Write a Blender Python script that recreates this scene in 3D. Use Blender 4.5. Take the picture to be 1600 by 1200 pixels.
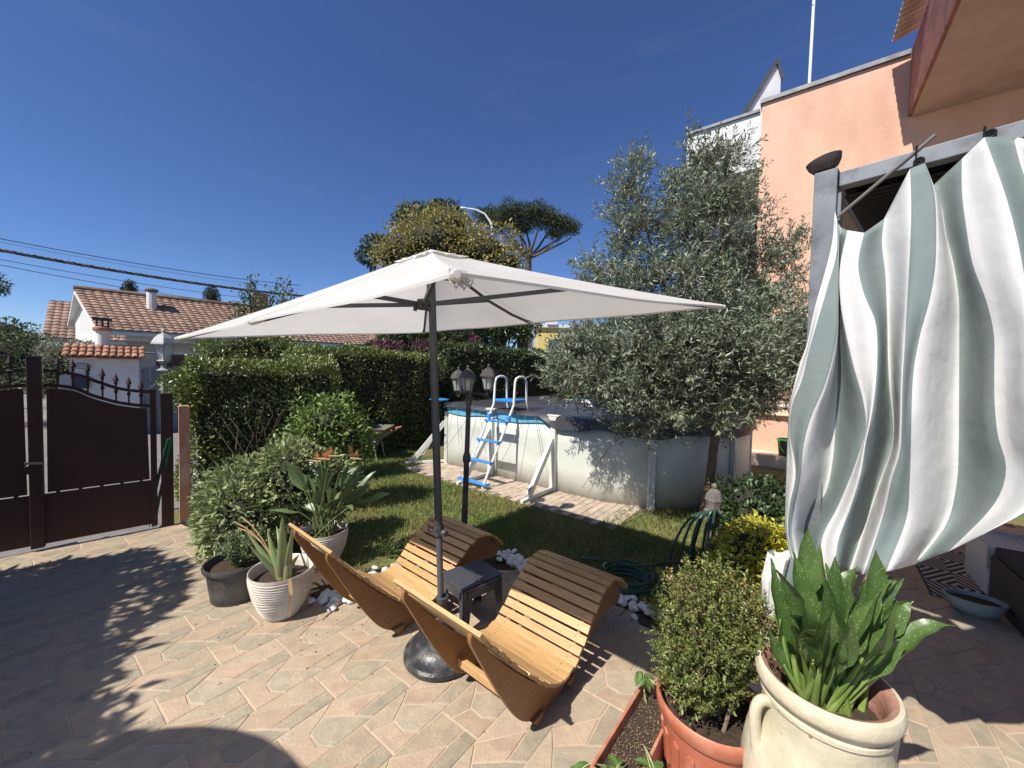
import bpy, math, random
import numpy as np
from mathutils import Vector, Matrix, Quaternion

for o in list(bpy.data.objects):
    bpy.data.objects.remove(o)
scene = bpy.context.scene
COL = scene.collection
random.seed(7)
RNG = np.random.default_rng(7)
R = math.radians

# ------------------------------------------------------------------ camera
CAM_H, PITCH, ROLL, FPX = 1.75, R(2.1), R(1.15), 601.0
_F = Vector((0, math.cos(PITCH), -math.sin(PITCH)))
_u0 = Vector((0, math.sin(PITCH), math.cos(PITCH)))
_r0 = Vector((1, 0, 0))
_R = _r0 * math.cos(ROLL) + _u0 * math.sin(ROLL)
_U = _u0 * math.cos(ROLL) - _r0 * math.sin(ROLL)
_C = Vector((0, 0, CAM_H))
cam = bpy.data.cameras.new('camera')
cam.sensor_width = 36.0
cam.lens = 36.0 * FPX / 1600.0
cam.clip_start = 0.02
cam.clip_end = 3000
camo = bpy.data.objects.new('camera', cam)
COL.objects.link(camo)
camo.matrix_world = Matrix(((_R.x, _U.x, -_F.x, _C.x), (_R.y, _U.y, -_F.y, _C.y), (_R.z, _U.z, -_F.z, _C.z), (0, 0, 0, 1)))
scene.camera = camo

# ------------------------------------------------------------------ sky, sun, exposure
SUN_TRAVEL = Vector((0.60, 0.555, -1.0)).normalized()
sun_from = -SUN_TRAVEL
SUN_EL = math.asin(sun_from.z)
SUN_AZ = math.atan2(sun_from.x, sun_from.y)
world = bpy.data.worlds.new('World')
scene.world = world
world.use_nodes = True
wn = world.node_tree
bg = wn.nodes['Background']
sky = wn.nodes.new('ShaderNodeTexSky')
sky.sky_type = 'NISHITA'
sky.sun_disc = False
sky.sun_elevation = SUN_EL
sky.sun_rotation = SUN_AZ
sky.altitude = 0
sky.air_density = 0.8
sky.dust_density = 0.0
sky.ozone_density = 8.0
shs = wn.nodes.new('ShaderNodeHueSaturation')
shs.inputs['Saturation'].default_value = 1.05
shs.inputs['Hue'].default_value = 0.508
wn.links.new(sky.outputs[0], shs.inputs['Color'])
# faint high wisps of cloud
wtc = wn.nodes.new('ShaderNodeTexCoord'); wmp = wn.nodes.new('ShaderNodeMapping'); wmp.inputs['Scale'].default_value = (1.6, 1.6, 9.0); wmp.inputs['Rotation'].default_value = (0.1, 0.25, 0.6)
wno = wn.nodes.new('ShaderNodeTexNoise'); wno.inputs['Scale'].default_value = 2.4; wno.inputs['Detail'].default_value = 8; wno.inputs['Roughness'].default_value = 0.62; wno.inputs['Distortion'].default_value = 0.6
wmr = wn.nodes.new('ShaderNodeMapRange'); wmr.inputs[1].default_value = 0.56; wmr.inputs[2].default_value = 0.95; wmr.inputs[4].default_value = 0.03
wmx = wn.nodes.new('ShaderNodeMix'); wmx.data_type = 'RGBA'; wmx.inputs[7].default_value = (8.0, 8.6, 9.4, 1)
wn.links.new(wtc.outputs['Generated'], wmp.inputs[0]); wn.links.new(wmp.outputs[0], wno.inputs[0]); wn.links.new(wno.outputs[0], wmr.inputs[0]); wn.links.new(wmr.outputs[0], wmx.inputs[0])
wn.links.new(shs.outputs[0], wmx.inputs[6]); wn.links.new(wmx.outputs[2], bg.inputs[0])
bg.inputs[1].default_value = 0.097
sl = bpy.data.lights.new('sun', 'SUN')
sl.energy = 4.9
sl.angle = R(0.55)
sl.color = (1.0, 0.94, 0.86)
slo = bpy.data.objects.new('sun', sl)
COL.objects.link(slo)
slo.rotation_euler = SUN_TRAVEL.to_track_quat('-Z', 'Y').to_euler()
slo.location = (-8, -8, 14)
scene.view_settings.view_transform = 'Standard'
scene.view_settings.look = 'None'
scene.view_settings.gamma = 1.0
scene.view_settings.exposure = 0.42
scene.view_settings.use_curve_mapping = False

# ------------------------------------------------------------------ measuring helpers (photo survey -> metres)
def ray(u, v):
    return _F + _R * ((u - 800) / FPX) - _U * ((v - 600) / FPX)
def G(u, v, z=0.0):
    d = ray(u, v); t = (z - CAM_H) / d.z
    return _C + d * t
def D(u, v, y):
    d = ray(u, v)
    return _C + d * (y / d.y)
def on_plane(u, v, p0, ang):
    """intersection with the vertical plane through p0 running along angle ang: (along, height, point)"""
    dx, dy = math.cos(ang), math.sin(ang)
    nx, ny = -dy, dx
    r = ray(u, v)
    t = (nx * p0[0] + ny * p0[1]) / (nx * r.x + ny * r.y)
    q = _C + r * t
    return (q.x - p0[0]) * dx + (q.y - p0[1]) * dy, q.z, q

# ------------------------------------------------------------------ materials
_mats = {}
def mat(name, c1, c2=None, scale=6.0, rough=0.6, metal=0.0, bump=0.0, bscale=60.0, stretch=None, coord='pos',
        trans=0.0, rnd=0.0, attr=0.0, spots=None, spec=0.5, c3=None, scale3=1.5, coat=0.0):
    if name in _mats:
        return _mats[name]
    m = bpy.data.materials.new(name)
    m.use_nodes = True
    nt = m.node_tree
    N, L = nt.nodes, nt.links
    p = N['Principled BSDF']
    out = N['Material Output']
    p.inputs['Roughness'].default_value = rough
    p.inputs['Metallic'].default_value = metal
    p.inputs['Specular IOR Level'].default_value = spec
    if coat: p.inputs['Coat Weight'].default_value = coat
    if coord == 'pos':
        src = N.new('ShaderNodeNewGeometry').outputs['Position']
    else:
        src = N.new('ShaderNodeTexCoord').outputs['Object']
    if stretch:
        mp = N.new('ShaderNodeMapping')
        mp.inputs['Scale'].default_value = stretch
        L.new(src, mp.inputs['Vector']); src = mp.outputs[0]
    col = None
    rgb = N.new('ShaderNodeRGB'); rgb.outputs[0].default_value = (*c1, 1)
    col = rgb.outputs[0]
    def mixc(fac, a, bcol, blend='MIX'):
        mx = N.new('ShaderNodeMix'); mx.data_type = 'RGBA'; mx.blend_type = blend
        if isinstance(fac, float): mx.inputs[0].default_value = fac
        else: L.new(fac, mx.inputs[0])
        L.new(a, mx.inputs[6])
        if isinstance(bcol, tuple): mx.inputs[7].default_value = (*bcol, 1)
        else: L.new(bcol, mx.inputs[7])
        return mx.outputs[2]
    def noise(sc, det=5.0, lo=0.35, hi=0.65, ro=0.6):
        n = N.new('ShaderNodeTexNoise')
        n.inputs['Scale'].default_value = sc; n.inputs['Detail'].default_value = det; n.inputs['Roughness'].default_value = ro
        L.new(src, n.inputs['Vector'])
        mr = N.new('ShaderNodeMapRange')
        mr.inputs[1].default_value = lo; mr.inputs[2].default_value = hi
        L.new(n.outputs[0], mr.inputs[0])
        return mr.outputs[0]
    if c2 is not None:
        col = mixc(noise(scale), col, c2)
    if c3 is not None:
        col = mixc(noise(scale3, 6.0, 0.48, 0.72), col, c3)
    if spots is not None:   # (colour, scale, size)
        vo = N.new('ShaderNodeTexVoronoi'); vo.inputs['Scale'].default_value = spots[1]
        vo.inputs['Randomness'].default_value = 1.0
        L.new(src, vo.inputs['Vector'])
        mr = N.new('ShaderNodeMapRange')
        mr.inputs[1].default_value = spots[2]; mr.inputs[2].default_value = spots[2] * 0.7
        L.new(vo.outputs['Distance'], mr.inputs[0])
        col = mixc(mr.outputs[0], col, spots[0])
    val = None
    if rnd:
        oi = N.new('ShaderNodeObjectInfo'); val = oi.outputs['Random']; amt = rnd
    if attr:
        at = N.new('ShaderNodeAttribute'); at.attribute_name = 'rnd'; val = at.outputs['Fac']; amt = attr
    if val is not None:
        mr = N.new('ShaderNodeMapRange')
        mr.inputs[3].default_value = 1 - amt; mr.inputs[4].default_value = 1 + amt
        L.new(val, mr.inputs[0])
        hs = N.new('ShaderNodeHueSaturation')
        L.new(mr.outputs[0], hs.inputs['Value']); L.new(col, hs.inputs['Color'])
        mh = N.new('ShaderNodeMapRange')
        mh.inputs[3].default_value = 0.5 + 0.03 * amt; mh.inputs[4].default_value = 0.5 - 0.03 * amt
        L.new(val, mh.inputs[0]); L.new(mh.outputs[0], hs.inputs['Hue'])
        col = hs.outputs[0]
    L.new(col, p.inputs['Base Color'])
    if bump:
        n = N.new('ShaderNodeTexNoise'); n.inputs['Scale'].default_value = bscale; n.inputs['Detail'].default_value = 4
        L.new(src, n.inputs['Vector'])
        b = N.new('ShaderNodeBump'); b.inputs['Strength'].default_value = min(1.0, bump); b.inputs['Distance'].default_value = 0.01
        L.new(n.outputs[0], b.inputs['Height']); L.new(b.outputs[0], p.inputs['Normal'])
    if trans:
        t = N.new('ShaderNodeBsdfTranslucent')
        L.new(col, t.inputs[0])
        ms = N.new('ShaderNodeMixShader'); ms.inputs[0].default_value = trans
        L.new(p.outputs[0], ms.inputs[1]); L.new(t.outputs[0], ms.inputs[2]); L.new(ms.outputs[0], out.inputs[0])
    _mats[name] = m
    return m

def glass_mat(name, tint=(0.8, 0.85, 0.85), alpha=0.35, rough=0.15):
    m = bpy.data.materials.new(name); m.use_nodes = True
    nt = m.node_tree; p = nt.nodes['Principled BSDF']; out = nt.nodes['Material Output']
    p.inputs['Base Color'].default_value = (*tint, 1); p.inputs['Roughness'].default_value = rough
    t = nt.nodes.new('ShaderNodeBsdfTransparent'); ms = nt.nodes.new('ShaderNodeMixShader')
    ms.inputs[0].default_value = alpha
    nt.links.new(t.outputs[0], ms.inputs[1]); nt.links.new(p.outputs[0], ms.inputs[2]); nt.links.new(ms.outputs[0], out.inputs[0])
    return m

# ------------------------------------------------------------------ object helpers
_base = {}
def tag(o, label, cat, group=None, kind=None):
    if label: o['label'] = label
    if cat: o['category'] = cat
    if group: o['group'] = group
    if kind: o['kind'] = kind
    return o
def thing(name, label, cat, loc=(0, 0, 0), group=None, rz=None):
    o = bpy.data.objects.new(name, None)
    o.empty_display_size = 0.1
    COL.objects.link(o)
    o.location = loc
    if rz is not None:
        o.rotation_euler = (0, 0, rz); _base[o.name] = Vector((0, 0, 0))
    else:
        _base[o.name] = Vector(loc)
    return tag(o, label, cat, group)
def link(name, me, parent=None, base=None):
    o = bpy.data.objects.new(name, me)
    COL.objects.link(o)
    if parent is not None:
        o.parent = parent; _base[o.name] = _base[parent.name]
    elif base is not None:
        o.location = base; _base[o.name] = Vector(base)
    return o

class MB:
    def __init__(s):
        s.v = []; s.f = []
    def add(s, vs, fs):
        k = len(s.v)
        s.v.extend(tuple(q) for q in vs)
        s.f.extend(tuple(i + k for i in q) for q in fs)
        return s
    def box(s, c, size, rz=0.0, M=None):
        x, y, z = size[0] / 2, size[1] / 2, size[2] / 2
        vs = [Vector((sx * x, sy * y, sz * z)) for sz in (-1, 1) for sy in (-1, 1) for sx in (-1, 1)]
        mm = M if M is not None else Matrix.Rotation(rz, 3, 'Z')
        vs = [mm @ q + Vector(c) for q in vs]
        return s.add(vs, [(0, 2, 3, 1), (4, 5, 7, 6), (0, 1, 5, 4), (2, 6, 7, 3), (0, 4, 6, 2), (1, 3, 7, 5)])
    def bar(s, a, b, w, h, up=(0, 0, 1)):
        a = Vector(a); b = Vector(b); d = (b - a); L = d.length; d.normalize()
        up = Vector(up)
        if abs(d.dot(up)) > 0.98: up = Vector((1, 0, 0))
        x = d.cross(up).normalized(); y = x.cross(d)
        M3 = Matrix((x, d, y)).transposed()
        return s.box((a + b) / 2, (w, L, h), M=M3)
    def tube(s, path, r, n=8, cap=True, flat=1.0):
        path = [Vector(q) for q in path]
        rs = r if isinstance(r, (list, tuple)) else [r] * len(path)
        t0 = (path[1] - path[0]).normalized()
        nx = t0.orthogonal().normalized()
        vs = []
        for i, q in enumerate(path):
            if i == 0: t = path[1] - path[0]
            elif i == len(path) - 1: t = path[i] - path[i - 1]
            else: t = (path[i + 1] - path[i]).normalized() + (path[i] - path[i - 1]).normalized()
            if t.length < 1e-9: t = t0
            t = t.normalized()
            nx = (nx - t * nx.dot(t))
            nx = nx.normalized() if nx.length > 1e-6 else t.orthogonal().normalized()
            ny = t.cross(nx)
            for k in range(n):
                a = 2 * math.pi * k / n
                vs.append(q + (nx * math.cos(a) + ny * math.sin(a) * flat) * rs[i])
        fs = []
        for i in range(len(path) - 1):
            for k in range(n):
                fs.append((i * n + k, i * n + (k + 1) % n, (i + 1) * n + (k + 1) % n, (i + 1) * n + k))
        if cap:
            fs.append(tuple(range(n - 1, -1, -1))); fs.append(tuple((len(path) - 1) * n + k for k in range(n)))
        return s.add(vs, fs)
    def lathe(s, prof, c=(0, 0, 0), n=24, M=None, cap=True, phase=0.0, sx=1.0, sy=1.0):
        c = Vector(c); vs = []
        for (r, z) in prof:
            for k in range(n):
                a = 2 * math.pi * k / n + phase
                q = Vector((r * math.cos(a) * sx, r * math.sin(a) * sy, z))
                if M is not None: q = M @ q
                vs.append(q + c)
        fs = []
        for i in range(len(prof) - 1):
            for k in range(n):
                fs.append((i * n + k, i * n + (k + 1) % n, (i + 1) * n + (k + 1) % n, (i + 1) * n + k))
        if cap:
            if prof[0][0] > 1e-4: fs.append(tuple(range(n - 1, -1, -1)))
            if prof[-1][0] > 1e-4: fs.append(tuple((len(prof) - 1) * n + k for k in range(n)))
        return s.add(vs, fs)
    def prism(s, poly, o, ex, ey, ez):
        """poly 2-D in (ex,ey) from o, extruded by vector ez"""
        o = Vector(o); ex = Vector(ex); ey = Vector(ey); ez = Vector(ez); n = len(poly)
        a = [o + ex * p[0] + ey * p[1] for p in poly]
        vs = a + [q + ez for q in a]
        fs = [tuple(range(n - 1, -1, -1)), tuple(range(n, 2 * n))] + [(i, (i + 1) % n, n + (i + 1) % n, n + i) for i in range(n)]
        return s.add(vs, fs)
    def grid(s, P):
        """P[i][j] points"""
        ni, nj = len(P), len(P[0])
        return s.add([q for row in P for q in row], [(i * nj + j, (i + 1) * nj + j, (i + 1) * nj + j + 1, i * nj + j + 1) for i in range(ni - 1) for j in range(nj - 1)])
    def mesh(s, name, m, off=None, smooth=False, ang=38):
        me = bpy.data.meshes.new(name)
        vs = s.v
        if off is not None: vs = [(q[0] - off[0], q[1] - off[1], q[2] - off[2]) for q in vs]
        me.from_pydata(vs, [], s.f)
        if m is not None:
            for mm in (m if isinstance(m, (list, tuple)) else [m]): me.materials.append(mm)
        me.update()
        if smooth:
            me.shade_smooth(); me.set_sharp_from_angle(angle=R(ang))
        return me
    def build(s, name, m, parent=None, base=None, smooth=False, bevel=0.0, ang=38, fixn=True):
        b = _base[parent.name] if parent is not None else Vector(base if base is not None else (0, 0, 0))
        me = s.mesh(name, m, b, smooth, ang)
        if fixn:
            import bmesh
            bm = bmesh.new(); bm.from_mesh(me); bmesh.ops.recalc_face_normals(bm, faces=bm.faces); bm.to_mesh(me); bm.free()
            if smooth: me.set_sharp_from_angle(angle=R(ang))
        o = link(name, me, parent, b)
        if bevel:
            md = o.modifiers.new('bevel', 'BEVEL'); md.width = bevel; md.segments = 2; md.limit_method = 'ANGLE'; md.angle_limit = R(40)
        return o

def np_object(name, V, Fc, m, parent=None, base=None, attr=None, smooth=False, midx=None):
    """V (n,3), Fc (k,3|4) -> one mesh object"""
    b = _base[parent.name] if parent is not None else Vector(base if base is not None else (0, 0, 0))
    me = bpy.data.meshes.new(name)
    V = np.asarray(V, dtype=np.float32) - np.array(b, dtype=np.float32)
    k, w = Fc.shape
    me.vertices.add(len(V)); me.vertices.foreach_set('co', V.ravel())
    me.loops.add(k * w); me.loops.foreach_set('vertex_index', Fc.astype(np.int32).ravel())
    me.polygons.add(k)
    me.polygons.foreach_set('loop_start', np.arange(0, k * w, w, dtype=np.int32))
    if midx is not None: me.polygons.foreach_set('material_index', midx.astype(np.int32))
    for mm in (m if isinstance(m, (list, tuple)) else [m]): me.materials.append(mm)
    me.update(calc_edges=True)
    if attr is not None:
        a = me.attributes.new('rnd', 'FLOAT', 'FACE'); a.data.foreach_set('value', attr.astype(np.float32))
    if smooth: me.shade_smooth()
    return link(name, me, parent, b)

def nrm(a):
    return a / np.maximum(np.linalg.norm(a, axis=-1, keepdims=True), 1e-9)

def leaf_arrays(P, Dr, Nn, L, W, fold=0.25, droop=0.0):
    """diamond leaves: base at P, direction Dr, surface normal about Nn"""
    n = len(P)
    Dr = nrm(Dr); S = nrm(np.cross(Dr, Nn)); Nn = np.cross(S, Dr)
    L = np.broadcast_to(np.asarray(L, float), (n,))[:, None]; W = np.broadcast_to(np.asarray(W, float), (n,))[:, None]
    mid = P + Dr * L * 0.45
    V = np.stack([P, mid + S * W * 0.5 + Nn * W * fold, P + Dr * L - Nn * L * droop, mid - S * W * 0.5 + Nn * W * fold], 1)
    idx = np.arange(n)[:, None] * 4
    Fc = np.concatenate([idx + np.array([[0, 2, 1]]), idx + np.array([[0, 3, 2]])], 1).reshape(-1, 3)
    return V.reshape(-1, 3), Fc
def leaves(name, P, Dr, L, W, m, parent, Nn=None, fold=0.25, droop=0.1, rng=RNG):
    P = np.asarray(P); n = len(P)
    if Nn is None: Nn = nrm(rng.normal(size=(n, 3)) + np.array([0, 0, 1.0]))
    Ls = L * rng.uniform(0.65, 1.25, n); Ws = W * rng.uniform(0.7, 1.2, n)
    V, Fc = leaf_arrays(P, Dr, Nn, Ls, Ws, fold, droop)
    a = np.repeat(rng.uniform(0, 1, n), 2)
    return np_object(name, V, Fc, m, parent, attr=a)

def lump(P, s, seed=0):
    """cheap smooth noise -1..1"""
    r = np.random.default_rng(seed)
    o = np.zeros(len(P))
    for k in range(6):
        w = r.normal(size=3); w = w / np.linalg.norm(w) * s * (0.7 + 0.35 * k); ph = r.uniform(0, 6.28)
        o += np.sin(P @ w + ph) / (1 + 0.25 * k)
    return o / 2.6
# ================================================================== SETTING
def sheet(name, poly, z, m, kind='structure'):
    mb = MB(); mb.add([(p[0], p[1], z) for p in poly], [tuple(range(len(poly)))])
    o = mb.build(name, m, base=(0, 0, 0)); o['kind'] = kind
    if o.data.polygons[0].normal.z < 0: o.data.flip_normals()
    return o
m_asph = mat('street_surface', (0.16, 0.15, 0.14), (0.22, 0.2, 0.18), 3, 0.9, bump=0.3)
sheet('ground', [(-400, -60), (400, -60), (400, 600), (-400, 600)], -0.10, m_asph)
m_soil = mat('soil', (0.10, 0.065, 0.04), (0.05, 0.032, 0.02), 14, 0.95, bump=0.8, bscale=90)
m_lawn = mat('lawn_soil', (0.11, 0.14, 0.04), (0.17, 0.14, 0.06), 2.2, 0.95, bump=0.6, bscale=80)
GARDEN = [(-4.05, 4.45), (-3.5, 4.0), (-2.0, 2.6), (-1.2, 2.3), (3.2, 1.6), (9, 5.5), (5.4, 9.2), (0.0, 13.0), (-3.3, 9.0)]
lawn = sheet('lawn', GARDEN, -0.03, m_lawn)

# terrace: a cream bed of grout with the printed stones standing slightly proud of it
T = [(-6.4, -2.5), (7.5, -2.5), (8.5, 2.5), (4.6, 5.6), (4.0, 5.25), (1.62, 2.08), (1.32, 2.32), (0.92, 2.62), (0.05, 3.30), (-0.28, 3.32), (-0.85, 3.02),
     (-1.30, 2.74), (-1.72, 3.0), (-2.5, 3.35), (-3.3, 3.98), (-3.62, 4.16), (-4.75, 3.12)]
def inside(p, poly):
    c = False; n = len(poly)
    for i in range(n):
        x1, y1 = poly[i]; x2, y2 = poly[(i + 1) % n]
        if (y1 > p[1]) != (y2 > p[1]) and p[0] < (x2 - x1) * (p[1] - y1) / (y2 - y1) + x1: c = not c
    return c
m_grout = mat('grout', (0.55, 0.435, 0.315), (0.44, 0.35, 0.255), 5, 0.85, c3=(0.30, 0.23, 0.16), scale3=1.6)
mb = MB(); mb.prism(T, (0, 0, -0.07), (1, 0, 0), (0, 1, 0), (0, 0, 0.066))
terrace = mb.build('terrace_floor', m_grout, base=(0, 0, 0)); terrace['kind'] = 'structure'
TE = (math.cos(R(-36.3)), math.sin(R(-36.3))); TL = (math.cos(R(52.2)), math.sin(R(52.2)))
TW, TLn = 0.2445, 0.570
A0 = (-1.464, 2.03)
tpl = dict(a0=(0, 0), p1=(.25, 0), a1=(1, 0), p2=(.415, .183), p3=(1, .25), p4=(.22, .33), p5=(0, .47), p6=(.70, .51), p7=(1, .60),
           p9=(.65, .815), p17=(.67, 1), c1=(1, 1), c0=(0, 1), q=(0.74, 0.17))
stones = [(['p1', 'a1', 'p3', 'q', 'p2'], 'pink'), (['a0', 'p1', 'p2', 'p4', 'p5'], 'tan'), (['p2', 'q', 'p3', 'p7', 'p6', 'p4'], 'gray'),
          (['p5', 'p4', 'p6', 'p9'], 'pink'), (['p6', 'p7', 'c1', 'p17', 'p9'], 'dark'), (['p5', 'p9', 'p17', 'c0'], 'tan')]
SM = {'pink': mat('stone_pink', (0.455, 0.35, 0.245), (0.395, 0.30, 0.21), 14, 0.7, bump=0.35, bscale=70, rnd=0.10, c3=(0.35, 0.25, 0.18), scale3=9),
      'tan': mat('stone_tan', (0.44, 0.355, 0.25), (0.37, 0.30, 0.212), 16, 0.7, bump=0.35, bscale=70, rnd=0.10, c3=(0.33, 0.265, 0.19), scale3=10),
      'gray': mat('stone_grey', (0.415, 0.345, 0.248), (0.34, 0.29, 0.21), 18, 0.7, bump=0.35, bscale=70, rnd=0.10, c3=(0.29, 0.25, 0.185), scale3=11),
      'dark': mat('stone_dark', (0.38, 0.315, 0.226), (0.31, 0.262, 0.19), 18, 0.7, bump=0.35, bscale=70, rnd=0.10, c3=(0.25, 0.215, 0.16), scale3=11)}
def stone_poly(keys, g=0.0032):
    P = [Vector((tpl[k][0] * TW * TE[0] + tpl[k][1] * TLn * TL[0], tpl[k][0] * TW * TE[1] + tpl[k][1] * TLn * TL[1])) for k in keys]
    ar = sum(P[i].x * P[(i + 1) % len(P)].y - P[(i + 1) % len(P)].x * P[i].y for i in range(len(P)))
    if ar < 0: P.reverse()
    out = []
    n = len(P)
    def inset(dv):
        res = []
        for i in range(n):
            e1 = (P[i] - P[i - 1]).normalized(); e2 = (P[(i + 1) % n] - P[i]).normalized()
            n1 = Vector((-e1.y, e1.x)); n2 = Vector((-e2.y, e2.x))
            bis = n1 + n2; k = dv / max(0.3, 1 + n1.dot(n2)) 
            res.append(P[i] + bis * k)
        return res
    return inset(g), inset(g + 0.0035)
stone_me = []; stone_c = []
for keys, colr in stones:
    lo, hi = stone_poly(keys)
    cx = sum((p for p in lo), Vector((0, 0))) / len(lo); n = len(lo)
    vs = [(p.x - cx.x, p.y - cx.y, -0.008) for p in lo] + [(p.x - cx.x, p.y - cx.y, -0.0035) for p in lo] + [(p.x - cx.x, p.y - cx.y, 0.0) for p in hi]
    fs = [(i, (i + 1) % n, n + (i + 1) % n, n + i) for i in range(n)] + [(n + i, n + (i + 1) % n, 2 * n + (i + 1) % n, 2 * n + i) for i in range(n)] + [tuple(range(2 * n, 3 * n))]
    mb = MB(); mb.add(vs, fs); stone_me.append(mb.mesh('stone', SM[colr])); stone_c.append(cx)
allst = []
for i in range(-40, 42):
    for j in range(-16, 18):
        ox = A0[0] + TE[0] * TW * i + TL[0] * (TLn * j + TLn / 2 * (i % 2)); oy = A0[1] + TE[1] * TW * i + TL[1] * (TLn * j + TLn / 2 * (i % 2))
        for k in range(6):
            c = (ox + stone_c[k].x, oy + stone_c[k].y)
            if not inside(c, T) or c[1] < -1.8: continue
            dep = c[1]; fwd = dep > 0.9 and abs(c[0]) < dep * 1.5 + 0.3
            allst.append((0 if fwd else 1, c[0] ** 2 + c[1] ** 2, k, c))
allst.sort(key=lambda q: (q[0], q[1]))
rest = [MB() for _ in range(6)]
for n_, (fl, d2, k, c) in enumerate(allst):
    if n_ < 300:
        o = bpy.data.objects.new('stone', stone_me[k]); COL.objects.link(o); o.parent = terrace
        o.location = (c[0], c[1], random.uniform(-0.0008, 0.0008))
        o.rotation_euler = (random.uniform(-.004, .004), random.uniform(-.004, .004), 0)
    else:
        me = stone_me[k]
        rest[k].add([(q.co.x + c[0], q.co.y + c[1], q.co.z) for q in me.vertices], [tuple(p.vertices) for p in me.polygons])
mbv, mbf, mbm = [], [], []
me_rest = MB(); order = ['pink', 'tan', 'gray', 'pink', 'dark', 'tan']; names = ['pink', 'tan', 'gray', 'dark']
for k in range(6):
    me_rest.add(rest[k].v, rest[k].f); mbm += [names.index(order[k])] * len(rest[k].f)
me = me_rest.mesh('stones', [SM[q] for q in names])
me.polygons.foreach_set('material_index', np.array(mbm, dtype=np.int32))
o = link('farther_stones', me, terrace); o['kind'] = 'stuff'

# ------------------------------------------------------------------ paver strip beside the pool
PD = Vector((math.cos(R(-38.5)), math.sin(R(-38.5)), 0)); PN = Vector((-PD.y, PD.x, 0))     # along the pool's straight side, and away from us
PW0 = Vector((-1.29, 7.14, 0))                                                             # first pool post
m_pav = mat('paver', (0.50, 0.41, 0.32), (0.41, 0.33, 0.255), 12, 0.85, bump=0.4, rnd=0.14, c3=(0.28, 0.22, 0.165), scale3=5)
m_sand = mat('joint_sand', (0.20, 0.15, 0.10), (0.13, 0.10, 0.07), 9, 0.95)
mb = MB(); p0 = PW0 + PD * -0.15 - PN * 0.74
mb.prism([(0, 0), (3.86, 0), (4.0, 0.95), (0, 0.95)], p0 + Vector((0, 0, -0.075)), PD, PN, (0, 0, 0.06))
strip = mb.build('paver_path', m_sand, base=(0, 0, 0)); strip['kind'] = 'structure'
bm_ = MB(); bm_.add([(-.098, -.047, -.02), (.098, -.047, -.02), (.098, .047, -.02), (-.098, .047, -.02), (-.098, -.047, .004), (.098, -.047, .004), (.098, .047, .004), (-.098, .047, .004),
         (-.092, -.041, .009), (.092, -.041, .009), (.092, .041, .009), (-.092, .041, .009)],
        [(0, 1, 5, 4), (1, 2, 6, 5), (2, 3, 7, 6), (3, 0, 4, 7), (4, 5, 9, 8), (5, 6, 10, 9), (6, 7, 11, 10), (7, 4, 8, 11), (8, 9, 10, 11)])
brick_me = bm_.mesh('brick', m_pav)
for i in range(39):
    for j in range(5):
        a = 0.05 + i * 0.0995; b = 0.10 + j * 0.2005 + (0.10 if i % 2 else 0)
        if b > 0.93: continue
        q = p0 + PD * a + PN * b
        o = bpy.data.objects.new('brick', brick_me); COL.objects.link(o); o.parent = strip
        o.location = (q.x, q.y, -0.012 + random.uniform(-.003, .003)); o.rotation_euler = (random.uniform(-.02, .02), random.uniform(-.02, .02), R(-38.5 + 90) + random.uniform(-.02, .02))

# ------------------------------------------------------------------ lawn grass
m_grass = mat('grass_blade', (0.15, 0.245, 0.05), (0.34, 0.32, 0.115), 1.3, 0.6, trans=0.25, attr=0.35)
NB = 210000
gx = RNG.uniform(-3.6, 3.6, NB); gy = RNG.uniform(2.55, 9.0, NB)
LAWN = [(-3.2, 6.0), (-2.3, 4.6), (-1.65, 3.25), (-1.15, 3.12), (-0.35, 3.48), (0.05, 3.48), (0.95, 2.86), (1.35, 2.55), (1.75, 2.35), (2.5, 3.4), (3.3, 4.9), (2.2, 4.95), (1.45, 4.85), (0.98, 4.32), (-1.85, 6.62), (-1.5, 7.2), (-2.4, 8.6), (-2.9, 8.4)]
def inside_np(x, y, poly):
    c = np.zeros(len(x), bool); n = len(poly)
    for i in range(n):
        x1, y1 = poly[i]; x2, y2 = poly[(i + 1) % n]
        with np.errstate(divide='ignore', invalid='ignore'):
            k = ((y1 > y) != (y2 > y)) & (x < (x2 - x1) * (y - y1) / (y2 - y1) + x1)
        c ^= k
    return c
dens = 0.62 + 0.5 * lump(np.stack([gx, gy, gx * 0], 1), 2.3, 5)
keep = inside_np(gx, gy, LAWN) & (RNG.uniform(0, 1, NB) < dens + 0.15)
gx = gx[keep]; gy = gy[keep]; n = len(gx)
P = np.stack([gx, gy, np.full(n, -0.03)], 1)
Dr = np.stack([RNG.normal(0, .55, n), RNG.normal(0, .55, n), RNG.uniform(.5, 1.2, n)], 1)
V, Fc = leaf_arrays(P, Dr, nrm(RNG.normal(size=(n, 3))), RNG.uniform(.035, .085, n), RNG.uniform(.004, .009, n), 0.0, 0.15)
g = np_object('lawn_grass', V, Fc, m_grass, attr=np.repeat(RNG.uniform(0, 1, n), 2), base=(0, 0, 0))
tag(g, 'patchy short green and dry grass of the lawn', 'grass', kind='stuff')
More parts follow.
